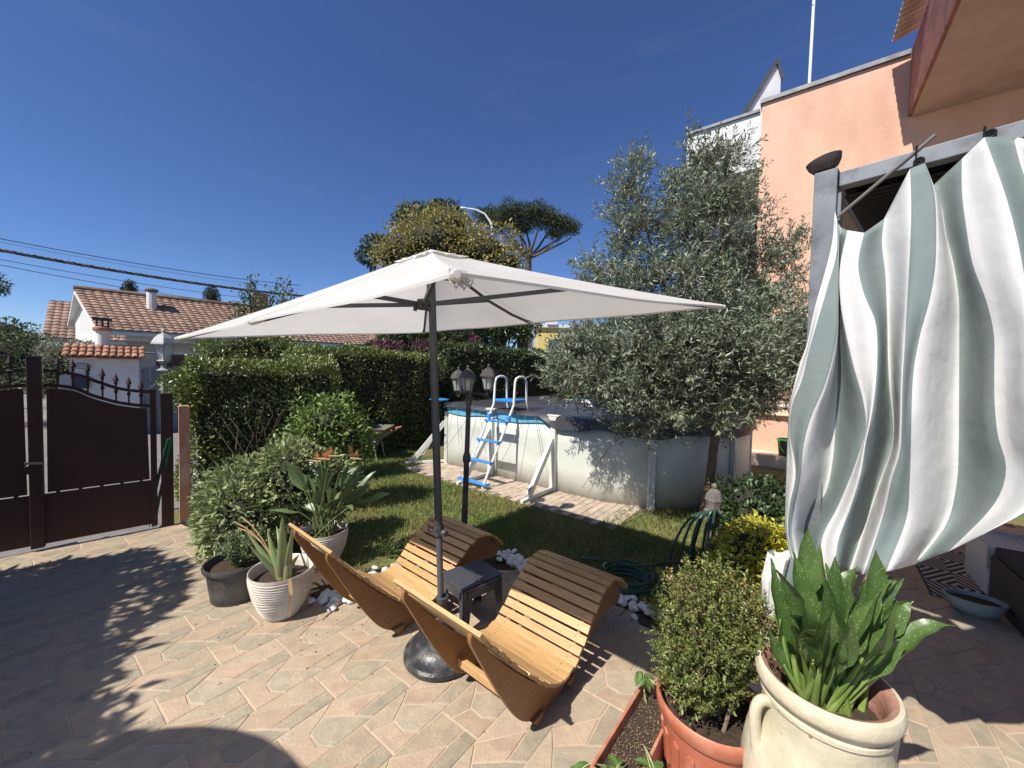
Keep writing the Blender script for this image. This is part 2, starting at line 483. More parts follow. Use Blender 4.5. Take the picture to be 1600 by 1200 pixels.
# soil bed along the terrace edge
mb = MB(); mb.add([(-1.78, 2.86, 0), (-1.18, 2.62, 0), (-0.75, 3.0, 0), (-0.2, 3.32, 0), (0.1, 3.32, 0), (1.0, 2.6, 0), (1.35, 2.35, 0), (1.6, 2.1, 0), (2.6, 3.3, 0), (2.0, 3.4, 0), (1.3, 2.8, 0), (0.15, 3.6, 0), (-0.3, 3.6, 0), (-0.95, 3.3, 0), (-1.6, 3.35, 0), (-2.3, 4.3, 0), (-3.4, 5.0, 0), (-3.5, 4.1, 0), (-2.6, 3.4, 0)], [tuple(range(19))])
for q in range(len(mb.v)): mb.v[q] = (mb.v[q][0], mb.v[q][1], -0.016)
so = mb.build('soil_bed', m_soil, base=(0, 0, 0)); so['kind'] = 'structure'
if so.data.polygons[0].normal.z < 0: so.data.flip_normals()
# ================================================================== SALMON HOUSE AND WHITE NEIGHBOUR
HA = Vector((0.80, -0.60, 0)); HB = Vector((0.60, 0.80, 0))          # along the facade to the right, and into the house
W0 = Vector((4.97, 8.02, 0))
m_salmon = mat('salmon_plaster', (0.74, 0.46, 0.325), (0.68, 0.41, 0.285), 2.5, 0.9, bump=0.8, bscale=55, stretch=(1, 1, .4), c3=(0.56, 0.325, 0.23), scale3=1.1)
m_wplast = mat('white_plaster', (0.74, 0.75, 0.74), (0.62, 0.63, 0.62), 3, 0.9, bump=0.2, bscale=40, c3=(0.48, 0.48, 0.46), scale3=0.9)
m_flash = mat('grey_flashing', (0.20, 0.21, 0.22), (0.12, 0.12, 0.13), 6, 0.5, metal=0.3)
m_slate = mat('slate', (0.05, 0.05, 0.055), (0.09, 0.09, 0.095), 8, 0.7)
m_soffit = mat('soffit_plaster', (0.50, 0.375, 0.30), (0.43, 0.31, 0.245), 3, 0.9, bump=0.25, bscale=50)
m_fascia = mat('fascia_paint', (0.36, 0.15, 0.11), (0.27, 0.11, 0.085), 6, 0.8, bump=0.2, c3=(0.16, 0.09, 0.08), scale3=3)
m_cream = mat('cream_band', (0.80, 0.62, 0.44), (0.72, 0.55, 0.4), 4, 0.85)
def hbox(mb, a0, a1, b0, b1, z0, z1):
    return mb.prism([(a0, b0), (a1, b0), (a1, b1), (a0, b1)], W0 + Vector((0, 0, z0)), HA, HB, (0, 0, z1 - z0))
h = thing('salmon_house', 'salmon plastered house with flat roof and overhanging upper storey on the right', 'house', W0)
mb = MB(); hbox(mb, 0, 14, 0, 9, -0.1, 7.24); mb.build('wall', m_salmon, h)
mb = MB(); hbox(mb, -0.03, 2.12, -0.05, 9, 7.243, 7.32); mb.build('roof_edging', m_flash, h)
mb = MB(); hbox(mb, 0.0, 14, -0.10, -0.003, 0.95, 1.06); mb.build('sill_band', m_cream, h)
mb = MB(); hbox(mb, 0.0, 14, -0.055, -0.003, 1.12, 1.19); mb.build('pipe_rail', mat('pale_pipe', (0.7, 0.66, 0.6), rough=0.5), h)
mb = MB(); hbox(mb, 0.0, 14, -0.5, -0.004, -0.09, 0.20); mb.build('plinth_step', m_cream, h)
ov = MB(); hbox(ov, 2.13, 14, -4.5, -0.002, 6.2, 7.30); ovo = ov.build('upper_storey_overhang', m_fascia, h)
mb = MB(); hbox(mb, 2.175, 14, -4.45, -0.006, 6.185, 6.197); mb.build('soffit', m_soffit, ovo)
mb = MB()
# corrugated eave sheet sticking out over the overhang's side
Pm = []
for i in range(41):
    row = []
    for j in range(3):
        a = 1.85 + 0.16 * j; b = -1.35 + i * 0.027
        q = W0 + HA * a + HB * b + Vector((0, 0, 7.40 + 0.035 * math.sin(i * 1.45) + 0.04 * j)); row.append(q)
    Pm.append(row)
mb.grid(Pm); cs = mb.build('corrugated_sheet', mat('corrugated_sheet', (0.62, 0.47, 0.36), (0.5, 0.37, 0.28), 6, 0.7), ovo, smooth=True)
sd = cs.modifiers.new('thick', 'SOLIDIFY'); sd.thickness = 0.012
# neighbour
h2 = thing('white_house', 'white flat roofed house with deep shaded loggia behind the olive tree', 'house', W0 - HA * 0.7)
mb = MB(); hbox(mb, -1.42, -0.003, 0.02, 0.18, 6.0, 7.10); mb.build('parapet', m_wplast, h2)
mb = MB(); hbox(mb, -1.45, -0.035, -0.03, 6, 7.103, 7.16); mb.build('roof_edging', m_flash, h2)
mb = MB(); hbox(mb, -1.40, -0.004, 0.183, 6, 5.99, 6.15); mb.build('loggia_ceiling', m_wplast, h2)
mb = MB(); hbox(mb, -1.40, -0.004, 1.9, 6, -0.1, 5.985); mb.build('wall', m_wplast, h2)
mb = MB(); hbox(mb, -1.42, -0.004, 0.02, 0.18, 3.0, 4.0); mb.build('balcony_front', m_wplast, h2)
mb = MB(); hbox(mb, -1.40, -0.004, 0.185, 1.895, 2.8, 3.1); mb.build('balcony_floor', m_wplast, h2)
mb = MB(); hbox(mb, -0.95, -0.15, 1.86, 1.897, 3.1, 5.3); dr = mb.build('door', mat('shutter_brown', (0.16, 0.1, 0.07), rough=0.6), h2)
# stair gable on the roof
g0 = W0 + HA * -0.0
s0 = D(1160, 181, 9.6); s1 = D(1213, 92, 9.6); s2 = D(1223, 122, 9.6)
gx_ = Vector((1, 0, 0)); zb = 7.16
tri = [(s0.x, zb), (s0.x + 0.02, s0.z), (s1.x - 0.02, s1.z - 0.12), (s1.x + 0.13, s1.z - 0.25), (s1.x + 0.13, zb)]
mb = MB(); mb.prism(tri, (0, 9.6, 0), (1, 0, 0), (0, 0, 1), (0.45, 1.3, 0)); mb.build('stair_gable', m_wplast, h2)
mb = MB(); mb.prism([(s0.x - .06, s0.z - .02), (s1.x, s1.z), (s2.x, s2.z), (s2.x - .06, s2.z - .05), (s1.x, s1.z - .13), (s0.x + .0, s0.z - .1)], (0, 9.55, 0), (1, 0, 0), (0, 0, 1), (0.48, 1.4, 0)); mb.build('gable_roof', m_slate, h2)
an = thing('roof_antenna', 'thin white antenna mast standing on the salmon house roof', 'antenna', D(1265, 135, 9.0))
b0 = D(1264, 140, 9.0); b1 = D(1273, -25, 9.0)
mb = MB(); mb.tube([b0 - Vector((0, 0, .6)), b0, b1], 0.03, 8); mb.build('mast', mat('mast_paint', (0.75, 0.76, 0.78), rough=0.4), an)
mb = MB(); c = D(1272, 2, 9.0); mb.tube([c + Vector((-.35, .1, .12)), c + Vector((.3, -.1, -.02))], 0.012, 6)
for k in range(6): 
    q = c + Vector((-.3 + k * .11, .08 - .03 * k, .11 - .022 * k)); mb.tube([q + Vector((0, -.1, -.1)), q + Vector((0, .1, .1))], 0.006, 5)
mb.build('yagi_elements', m_flash, an)

# ================================================================== POOL
PR = 1.75
S_end = 2.95                                             # straight side length
cpt = PW0 + PD * S_end + PN * PR
path = []
path += [PW0 + PN * 3.5, PW0 + PN * 2.0, PW0 + PN * 0.25]
for k in range(1, 5):
    a = R(180 + 90 * k / 5); path.append(PW0 + PD * 0.25 + PN * 0.25 + (PD * math.cos(a) + PN * math.sin(a)) * 0.25)
for k in range(0, 11): path.append(PW0 + PD * (0.25 + (S_end - 0.25) * k / 10))
for k in range(1, 33):
    a = R(-90 + 180 * k / 32); path.append(cpt + (PD * math.cos(a) + PN * math.sin(a)) * PR)
path.append(PW0 + PN * 3.5 + PD * 0.3)
m_poolw = mat('pool_wall_sheet', (0.64, 0.67, 0.60), (0.58, 0.61, 0.545), 1.5, 0.45, bump=0.08, bscale=7, c3=(0.50, 0.52, 0.45), scale3=2.5)
m_poolp = mat('pool_post_paint', (0.70, 0.70, 0.64), (0.62, 0.62, 0.56), 8, 0.45)
m_blue = mat('blue_plastic', (0.035, 0.25, 0.68), (0.03, 0.22, 0.6), 6, 0.4)
m_liner = mat('blue_liner', (0.15, 0.44, 0.60), (0.12, 0.39, 0.55), 6, 0.45)
m_cover = mat('pool_cover_sheet', (0.035, 0.036, 0.04), (0.055, 0.055, 0.06), 5, 0.42, bump=0.5, bscale=14, c3=(0.10, 0.10, 0.11), scale3=1.8)
pool = thing('swimming_pool', 'oval above ground swimming pool with pale wall and black cover', 'pool', PW0)
PZ = 1.06
mb = MB(); mb.grid([[q + Vector((0, 0, z)) for q in path] for z in (-0.05, 0.35, 0.7, PZ)]); w = mb.build('pool_wall', m_poolw, pool, smooth=True)
md = w.modifiers.new('thick', 'SOLIDIFY'); md.thickness = 0.02
nrmls = []
for i, q in enumerate(path):
    a = path[max(0, i - 1)]; b = path[min(len(path) - 1, i + 1)]; t = (b - a).normalized(); nrmls.append(Vector((t.y, -t.x, 0)))
def off(i, d, z): return path[i] + nrmls[i] * d + Vector((0, 0, z))
# liner edge folded over the rim, scalloped
# resample path finely
fine = []; fn = []
for i in range(0, len(path) - 1):
    for k in range(6):
        t = k / 6; fine.append(path[i].lerp(path[i + 1], t)); fn.append(nrmls[i].lerp(nrmls[i + 1], t).normalized())
cum = [0.0]
for i in range(1, len(fine)): cum.append(cum[-1] + (fine[i] - fine[i - 1]).length)
mb = MB(); mb.grid([[fine[i] + fn[i] * (0.026 - 0.006 * (k == 2)) + Vector((0, 0, z if k < 2 else 0.965 - 0.04 * math.sin(cum[i] * 2.65 + .6) ** 2)) for i in range(len(fine))] for k, z in enumerate((1.085, 1.04, 0.95))])
mb.build('liner_edge', m_liner, pool, smooth=True)
# rim ledge: separate plates between posts
post_s = [0.0, 1.30, 2.52, 3.9, 5.1, 6.3, 7.5]
start = None
cum0 = next(i for i in range(len(fine)) if (fine[i] - (PW0 + PD * 0.25)).length < 0.06)
def at_s(s):
    t = s - 0.25 + cum[cum0]
    for i in range(1, len(fine)):
        if cum[i] >= t:
            k = (t - cum[i - 1]) / (cum[i] - cum[i - 1]); return fine[i - 1].lerp(fine[i], k), fn[i]
    return fine[-1], fn[-1]
for a, b in zip(post_s[:-1], post_s[1:]):
    mb = MB(); rows = [[], [], [], [], []]
    for k in range(9):
        q, nn = at_s(a + 0.02 + (b - a - 0.04) * k / 8)
        for r_, (d, z) in zip(rows, ((0.045, 1.055), (0.045, 1.085), (-0.10, 1.092), (-0.10, 1.06), (0.045, 1.055))): r_.append(q + nn * d + Vector((0, 0, z)))
    mb.grid(rows); mb.build('rim_plate', m_poolp, pool, smooth=True)
for s in post_s[:6]:
    q, nn = at_s(max(s, 0.12) if s > 0 else 0.12); t = Vector((-nn.y, nn.x, 0))
    mb = MB(); mb.prism([(-.05, 0.004), (.05, 0.004), (.042, .06), (-.042, .06)], q + Vector((0, 0, -0.04)), t, nn, (0, 0, 1.0)); po = mb.build('post', m_poolp, pool, bevel=0.008)
    mb = MB(); mb.prism([(-.09, -.12), (.09, -.12), (.10, .07), (-.10, .07)], q + Vector((0, 0, 1.088)), t, nn, (0, 0, 0.022)); mb.prism([(-.075, 0.0), (.075, 0.0), (.05, -.06), (-.05, -.06)], q + nn * 0.064 + Vector((0, 0, 1.085)), t, (0, 0, 1), nn * 0.012); mb.build('post_cap', m_poolp, po, bevel=0.006)
    if s < 2.9:
        mb = MB(); L_ = 0.66
        mb.bar(q + nn * 0.05 + Vector((0, 0, .76)), q + nn * (L_ - .04) + Vector((0, 0, .06)), 0.055, 0.085); mb.build('buttress', m_poolp, pool, bevel=0.006)
        mb = MB(); mb.bar(q + nn * 0.03 + Vector((0, 0, .03)), q + nn * (L_ + .12) + Vector((0, 0, .015)), 0.05, 0.045); mb.build('ground_beam', m_poolp, pool, bevel=0.005)
# cover: sags inside, drapes over the rim on the right
CV = []
for rr in (1.0, 0.985, 0.9, 0.7, 0.4, 0.12):
    row = []
    cen = PW0 + PD * 2.4 + PN * 1.75
    for i in range(0, len(fine), 2):
        q = fine[i] + fn[i] * (0.05 if rr == 1.0 else 0.0); p = cen + (q - cen) * rr
        z = 1.115
        z += 0.004 * math.sin(p.x * 9 + p.y * 5) + 0.004 * math.sin(p.x * 3.1 - p.y * 7.7)
        if rr == 1.0: z = 1.10 + 0.004 * math.sin(i)
        row.append(Vector((p.x, p.y, z)))
    CV.append(row)
drape = []
for i in range(0, len(fine), 2):
    s = cum[i] - cum[cum0] + 0.25
    dz = 0.02 + 0.012 * math.sin(s * 7) if s < 2.3 else 0.05 + 0.11 * min(1, (s - 2.3) * 2.5) + 0.03 * math.sin(s * 5.3) + 0.012 * math.sin(s * 13)
    drape.append(fine[i] + fn[i] * (0.085 + 0.01 * math.sin(s * 11)) + Vector((0, 0, 1.09 - max(0.005, dz))))
CV.insert(0, drape)
mb = MB(); mb.grid(CV); mb.build('pool_cover', m_cover, pool, smooth=True, ang=60)
# tie cords of the cover
m_cord = mat('cord', (0.22, 0.22, 0.2), rough=0.8); m_redc = mat('red_cord', (0.35, 0.05, 0.04), rough=0.8)
for k, (s, ds, zz, d) in enumerate([(0.35, -.25, 0.0, .35), (0.5, .1, .4, .02), (0.95, -.55, 0.0, .5), (1.05, .2, .35, .03), (2.05, -.35, 0.0, .45), (2.2, .2, .3, .03), (3.55, -.5, .15, .05), (5.0, -.1, 0.0, .2)]):
    q, nn = at_s(s); e, n2 = at_s(max(.12, s + ds))
    mb = MB(); mb.tube([q + nn * .06 + Vector((0, 0, 1.08)), e + n2 * (.06 + d) + Vector((0, 0, zz + .02))], 0.004, 5); mb.build('cover_cord', m_redc if k == 6 else m_cord, pool)

# ladder over the wall
LQ, LN = at_s(1.62); LT = Vector((-LN.y, LN.x, 0))
if LT.x < 0: LT = -LT
lad = thing('pool_ladder', 'white tubular pool ladder with blue steps over the pool wall', 'ladder', LQ + LN * 0.6)
m_tube = mat('white_tube', (0.78, 0.79, 0.78), (0.7, 0.71, 0.7), 7, 0.3)
for s in (-1, 1):
    o_ = LT * (0.205 * s)
    foot = LQ + LN * 0.66 + o_ + LT * -0.12; top = LQ + LN * 0.10 + o_
    pth = [foot, foot.lerp(top + Vector((0, 0, 1.2)), 0.55), top + Vector((0, 0, 1.2)), top - LN * .02 + Vector((0, 0, 1.55)), top - LN * .05 + Vector((0, 0, 1.615)), top - LN * .12 + Vector((0, 0, 1.64)), top - LN * .22 + Vector((0, 0, 1.64)), top - LN * .29 + Vector((0, 0, 1.615)), top - LN * .32 + Vector((0, 0, 1.55)), top - LN * .33 + Vector((0, 0, 1.22)), top - LN * .42 + Vector((0, 0, 0.95))]
    mb = MB(); mb.tube(pth, 0.019, 10); mb.build('rail', m_tube, lad, smooth=True)
    mb = MB(); p_ = foot.lerp(top + Vector((0, 0, 1.2)), 0.83); mb.tube([p_ - Vector((0, 0, .045)), p_ + Vector((0, 0, .03)), p_ + Vector((0, 0, .05))], [0.032, 0.034, 0.02], 10); mb.build('joint_sleeve', m_blue, lad, smooth=True)
for t_ in (0.04, 0.285, 0.53, 0.775):
    a = LQ + LN * 0.66 + LT * -0.12; b = LQ + LN * 0.10 + Vector((0, 0, 1.2)); c = a.lerp(b, t_)
    w_ = 0.30 if t_ < .1 else 0.225
    mb = MB(); mb.prism([(-w_, 0), (w_, 0), (w_, .035), (w_ - .05, .02), (-w_ + .05, .02), (-w_, .035)], c - LN * 0.045, LT, (0, 0, 1), LN * 0.10); mb.build('step', m_blue, lad, bevel=0.006)
mb = MB(); c = LQ - LN * 0.07 + Vector((0, 0, 1.235)); mb.prism([(-.2, -.15), (.2, -.15), (.2, .17), (-.2, .17)], c, LT, LN, (0, 0, .045)); mb.build('platform', m_blue, lad, bevel=0.012)
# skimmer net hanging at the left end of the pool, blue saucer float on the rim
q = PW0 + PD * -0.02 + Vector((-.02, .0, 1.13))
mb = MB(); mb.lathe([(0.0, 0.0), (.12, .0), (.15, .025), (.11, .04), (0, .035)], D(686, 626, 7.05), 18, sx=1.25); mb.build('float_lid', m_blue, base=D(686, 626, 7.05), smooth=True)
tag(bpy.data.objects['float_lid'], 'flat blue plastic lid lying on the pool corner rim', 'lid')
a = D(687, 668, 7.0); b = G(663, 712); c = G(640, 722)
nt_ = thing('skimmer_net', 'white pool net with scoop leaning at the pool corner on grass', 'pool net', b)
mb = MB(); mb.tube([a, b + Vector((0, 0, .03))], 0.014, 8); mb.build('handle', m_tube, nt_)
mb = MB(); mb.tube([b + Vector((0, 0, .03)), b.lerp(c, .5) + Vector((.0, .1, .05)), c + Vector((0, 0, .05)), b.lerp(c, .5) + Vector((-.05, -.12, .04)), b + Vector((0, 0, .03))], 0.01, 6); mb.build('hoop', m_tube, nt_)
mb = MB(); mb.add([b + Vector((0, 0, .03)), b.lerp(c, .5) + Vector((.0, .1, .05)), c + Vector((0, 0, .05)), b.lerp(c, .5) + Vector((-.05, -.12, .04)), b.lerp(c, .5) + Vector((0, 0, -.01))], [(0, 1, 4), (1, 2, 4), (2, 3, 4), (3, 0, 4)]); mb.build('net', mat('net_mesh', (.35, .42, .48), rough=.6), nt_)
# ================================================================== PARASOL
m_canvas = mat('white_canvas', (0.82, 0.81, 0.77), (0.77, 0.76, 0.72), 3, 0.85, trans=0.42, bump=0.35, bscale=9, c3=(0.70, 0.68, 0.62), scale3=1.6)
m_pole = mat('anthracite_metal', (0.050, 0.055, 0.06), (0.07, 0.075, 0.08), 6, 0.42, metal=0.2)
m_resin = mat('black_resin', (0.022, 0.023, 0.025), (0.035, 0.036, 0.038), 5, 0.38, bump=0.25, bscale=60, c3=(0.12, 0.12, 0.11), scale3=14)
UB = G(690, 1022)
cL = D(275, 528, 2.57); cR = D(1132, 478, 2.23); cN = D(714, 425, 0.90); cF = D(662, 519, 3.90)
mK = (cL + cN) / 2; mM = (cF + cR) / 2
apex = D(673, 392, 2.40)
um = thing('parasol', 'large rectangular white parasol on a black domed base between the loungers', 'parasol', (UB.x, UB.y, 0))
ringp = [cL, mK, cN, cR, mM, cF]
mids = (cN + cR) / 2; midl = (cF + cL) / 2
can = MB(); NS = 10
def sag(p, w): return p - Vector((0, 0, w))
for i in range(6):
    a = ringp[i]; b = ringp[(i + 1) % 6]
    rows = []
    for r_ in range(1, NS + 1):
        t = r_ / NS; row = []
        for k in range(NS + 1):
            s = k / NS
            e = a.lerp(b, s); e = e.lerp((cL + cR) / 2, 0.035 * 4 * s * (1 - s))
            q = apex.lerp(e, t); q.z -= 0.035 * math.sin(math.pi * t) * (0.4 + 2.4 * s * (1 - s)) + 0.006 * math.sin(9 * t + 5 * s + i) * math.sin(math.pi * s) * t
            row.append(q)
        rows.append(row)
    k0 = len(can.v)
    can.add([apex] + [q for row in rows for q in row], [(0, 1 + k, 2 + k) for k in range(NS)] + [(1 + r_ * (NS + 1) + k, 1 + (r_ + 1) * (NS + 1) + k, 1 + (r_ + 1) * (NS + 1) + k + 1, 1 + r_ * (NS + 1) + k + 1) for r_ in range(NS - 1) for k in range(NS)])
    # short turned-down hem
    last = rows[-1]
    can.add(last + [q - Vector((0, 0, 0.009)) for q in last], [(k, k + NS + 1, k + NS + 2, k + 1) for k in range(NS)])
canopy = can.build('canopy', m_canvas, um, smooth=True, ang=7, fixn=False)
# vent cap on the top, its edge ruffled
vc = MB(); n_ = 48; top = apex + Vector((0, 0, 0.045)); rows = []
for rr in (0.05, 0.4, 0.8, 1.0):
    row = []
    for k in range(n_ + 1):
        f = k / n_ * 6; i = int(f) % 6; e = ringp[i].lerp(ringp[(i + 1) % 6], f - int(f))
        q = apex.lerp(e, 0.135 * rr); q.z += 0.010 + (0.008 * math.sin(k * 1.9) + 0.006 * math.sin(k * 3.3)) * (rr > 0.9) - 0.004 * rr
        row.append(q)
    rows.append(row)
vc.grid(rows); v_ = vc.build('vent_cap', m_canvas, canopy, smooth=True, ang=60, fixn=False)
hub = D(661, 476, 2.385)
for i, e in enumerate(ringp):
    tip = e.lerp(apex, 0.02) - Vector((0, 0, 0.014)); s_ = apex - Vector((0, 0, 0.03))
    mid = apex.lerp(e, 0.5); mid.z -= 0.045 + 0.02
    mb = MB(); mb.tube([s_, Vector(apex.lerp(e, .25)) - Vector((0, 0, 0.05)), mid, Vector(apex.lerp(e, .75)) - Vector((0, 0, 0.05)), tip], 0.0105, 6); rb = mb.build('rib', m_pole, um)
    mb = MB(); mb.tube([Vector(apex.lerp(e, f_)) - Vector((0, 0, 0.035 * math.sin(math.pi * f_) * .4 - .001)) for f_ in (k_ / 10 for k_ in range(1, 11))], .003, 5, flat=.6); mb.build('seam', m_canvas, canopy)
    mb = MB(); mb.bar(hub, mid, 0.017, 0.024); mb.build('strut', m_pole, rb)
    mb = MB(); mb.tube([e.lerp(apex, -.002) - Vector((0, 0, .004)), e.lerp(apex, .012) - Vector((0, 0, .010)), e.lerp(apex, .06) - Vector((0, 0, .014))], [0.010, 0.016, 0.016], 8); mb.build('corner_pocket', m_canvas, canopy)
# fabric bunched up at the near corner
mb = MB(); q = cN.lerp(apex, 0.02)
for k in range(7):
    a = q + Vector((-.015 + .006 * k, .003 * k, -.006)); dz = .030 + .008 * math.sin(k * 2.1)
    mb.tube([a + Vector((0, 0, .012)), a + Vector((.003, -.004, -.5 * dz)), a + Vector((.010, -.002, -dz)), a + Vector((.017, .002, -.6 * dz)), a + Vector((.02, .004, -.1 * dz))], [0.003, 0.006, 0.005, 0.004, 0.002], 6, flat=.45)
mb.build('tie_strap', m_canvas, canopy, smooth=True)
pt = Vector((UB.x, UB.y, 0.12)); pk = pt.lerp(apex, 0.30)
mb = MB(); mb.tube([pt.lerp(apex, 0.27), apex - Vector((0, 0, 0.01))], 0.0235, 14); mb.build('pole', m_pole, um, smooth=True)
mb = MB(); mb.tube([pt, pt.lerp(apex, 0.295)], 0.0195, 14); mb.build('lower_pole', mat('grey_metal', (0.10, 0.11, 0.115), (0.13, 0.14, 0.145), 6, 0.4, metal=0.3), um, smooth=True)
mb = MB(); c = pt.lerp(apex, 0.272); mb.tube([c - Vector((0, 0, .035)), c, c + Vector((0, 0, .03))], [0.029, 0.033, 0.029], 12); kn = mb.build('pole_joint', m_resin, um, smooth=True)
mb = MB(); mb.tube([c, c + Vector((-.055, -.03, 0))], 0.006, 6); mb.tube([c + Vector((-.055, -.03, 0)), c + Vector((-.058, -.032, .05))], 0.005, 6); mb.tube([c + Vector((.03, -.015, -.01)), c + Vector((.052, -.03, -.01))], [0.022, 0.018], 10); mb.build('clamp_knob', m_resin, kn)
mb = MB(); mb.tube([hub - Vector((0, 0, .03)), hub, hub + Vector((0, 0, .03))], [0.034, 0.042, 0.036], 12)
for s in (-1, 1): mb.tube([hub + Vector((.035 * s, -.02, -.03)), hub + Vector((.048 * s, -.03, -.03))], 0.014, 8)
mb.build('slide_hub', m_resin, um, smooth=True)
pb = um
mb = MB(); mb.lathe([(.215, .0), (.226, .012), (.226, .035), (.214, .048), (.198, .052), (.192, .066), (.172, .092), (.135, .115), (.085, .130), (.045, .137), (.0, .138)], (UB.x, UB.y, 0.001), 40); pbw = mb.build('base_weight', m_resin, pb, smooth=True, ang=25)
mb = MB(); mb.lathe([(.036, .13), (.030, .16), (.0285, .33), (.037, .332), (.038, .362), (.030, .366), (.022, .366)], (UB.x, UB.y, 0), 16, cap=False); mb.build('socket_tube', m_pole, pb, smooth=True)

# ================================================================== LOUNGERS
m_wood = mat('oiled_slat', (0.50, 0.315, 0.135), (0.40, 0.235, 0.09), 5, 0.5, coord='obj', stretch=(30, 2.0, 30), bump=0.15, bscale=14, rnd=0.16, c3=(0.56, 0.36, 0.17), scale3=3)
m_ply = mat('plywood_panel', (0.30, 0.150, 0.052), (0.23, 0.112, 0.04), 4, 0.45, coord='obj', stretch=(2.0, 20, 14), bump=0.12, bscale=10, rnd=0.08)
m_plye = mat('plywood_edge', (0.48, 0.30, 0.14), (0.4, 0.24, 0.1), 6, 0.55)
topc = [(-.445, .715), (-.40, .655), (-.30, .545), (-.20, .435), (-.10, .335), (0.0, .240), (.10, .165), (.20, .130), (.30, .140), (.40, .205), (.50, .300), (.60, .378), (.70, .418), (.80, .415), (.90, .370), (.97, .305), (1.01, .25)]
botc = [(1.01, .22), (.97, .175), (.88, .185), (.78, .20), (.68, .195), (.58, .155), (.48, .10), (.38, .055), (.28, .024), (.15, .014), (.05, .018), (-.03, .048), (-.12, .125), (-.22, .27), (-.32, .44), (-.40, .585), (-.435, .65), (-.44, .68), (-.435, .695)]
def catmull(P, n):
    out = []
    for i in range(len(P) - 1):
        p0 = P[max(0, i - 1)]; p1 = P[i]; p2 = P[i + 1]; p3 = P[min(len(P) - 1, i + 2)]
        for k in range(n):
            t = k / n
            out.append(tuple(0.5 * ((2 * p1[j]) + (-p0[j] + p2[j]) * t + (2 * p0[j] - 5 * p1[j] + 4 * p2[j] - p3[j]) * t * t + (-p0[j] + 3 * p1[j] - 3 * p2[j] + p3[j]) * t ** 3) for j in range(len(p1))))
    out.append(tuple(P[-1])); return out
tc = catmull(topc, 6)
def lounger(cx, cy, rz, label):
    t = thing('sun_lounger', label, 'lounger', (cx, cy, 0), 'slatted wooden wave loungers', rz=rz)
    poly = [(p[0] + 0.012 * (p[0] < -.35), p[1] - .012) for p in tc] + catmull(botc, 3)
    for y in (-.225, .225):
        mb = MB(); mb.prism(poly, (0, y - .011, 0), (1, 0, 0), (0, 0, 1), (0, .022, 0))
        sp = mb.build('side_panel', m_ply, t, bevel=0.003)
        for a in (0.02, 0.33):
            mb = MB(); mb.prism([(a - .045, .05), (a + .045, .05), (a + .025, 0), (a + .0, .001)], (0, y - .03, 0), (1, 0, 0), (0, 0, 1), (0, .06, 0)); mb.build('foot', m_ply, sp)
    # slats by arc length
    L = [0.0]
    for i in range(1, len(tc)): L.append(L[-1] + math.hypot(tc[i][0] - tc[i - 1][0], tc[i][1] - tc[i - 1][1]))
    s = 0.012; n = 0
    sw = 0.047
    bx = MB(); bx.box((0, 0, .0085), (sw, .585, .017)); [bx.lathe([(.004, .0172), (.004, .0176), (0, .0176)], (0, y_, 0), 6) for y_ in (-.225, .225)]; bme = bx.mesh('slat', [m_wood, mat('screw', (.10, .085, .07), rough=.5, metal=.5)]); bme.polygons.foreach_set('material_index', np.array([0] * 6 + [1] * (len(bx.f) - 6), dtype=np.int32))
    while s < L[-1] - 0.01:
        i = next(k for k in range(1, len(L)) if L[k] >= s); f = (s - L[i - 1]) / (L[i] - L[i - 1])
        x = tc[i - 1][0] + (tc[i][0] - tc[i - 1][0]) * f; z = tc[i - 1][1] + (tc[i][1] - tc[i - 1][1]) * f
        an = math.atan2(tc[i][1] - tc[i - 1][1], tc[i][0] - tc[i - 1][0])
        o = bpy.data.objects.new('slat', bme); COL.objects.link(o); o.parent = t
        o.location = (x, random.uniform(-.006, .006), z); o.rotation_euler = (random.uniform(-.006, .006), -an, random.uniform(-.006, .006))
        md = o.modifiers.new('bevel', 'BEVEL'); md.width = 0.003; md.segments = 2
        _base[o.name] = Vector((0, 0, 0))
        s += 0.060 if (x > 0.28 or x < -0.12) else 0.052
        n += 1
    for (x, z, w_, h_) in ((-.075, .150, .028, .045), (.62, .28, .03, .05), (.90, .27, .03, .05)):
        mb = MB(); mb.box((x, 0, z), (w_, .428, h_)); mb.build('crossbar', m_wood, t, bevel=0.003)
    return t
lounger(-0.045, 1.975, R(50.5), 'slatted wooden wave lounger nearest the camera, right of the parasol pole')
lounger(-0.915, 2.605, R(50.0), 'slatted wooden wave lounger further back, left of the parasol pole beside the plant pots')

# ================================================================== STOOL
m_stool = mat('anthracite_plastic', (0.050, 0.053, 0.062), (0.060, 0.063, 0.072), 30, 0.42, bump=0.12, bscale=250)
st = thing('plastic_stool', 'anthracite plastic garden stool between the loungers behind the parasol pole', 'stool', (-0.255, 2.65, 0), rz=R(40))
SH = 0.315
oct_ = [(-.175, -.085), (-.095, -.085), (-.095, -.155), (.095, -.155), (.095, -.085), (.175, -.085), (.175, .085), (.095, .085), (.095, .155), (-.095, .155), (-.095, .085), (-.175, .085)]
mb = MB(); mb.prism([(-.168, -.12), (-.13, -.15), (.13, -.15), (.168, -.12), (.168, .12), (.13, .15), (-.13, .15), (-.168, .12)], (0, 0, SH - .028), (1, 0, 0), (0, 1, 0), (0, 0, .02)); seat = mb.build('seat', m_stool, st, bevel=0.006)
for s in (-1, 1):
    mb = MB(); mb.box((s * .09, 0, SH + .0), (.160, .275, .010)); mb.build('seat_pad', m_stool, seat, bevel=0.008)
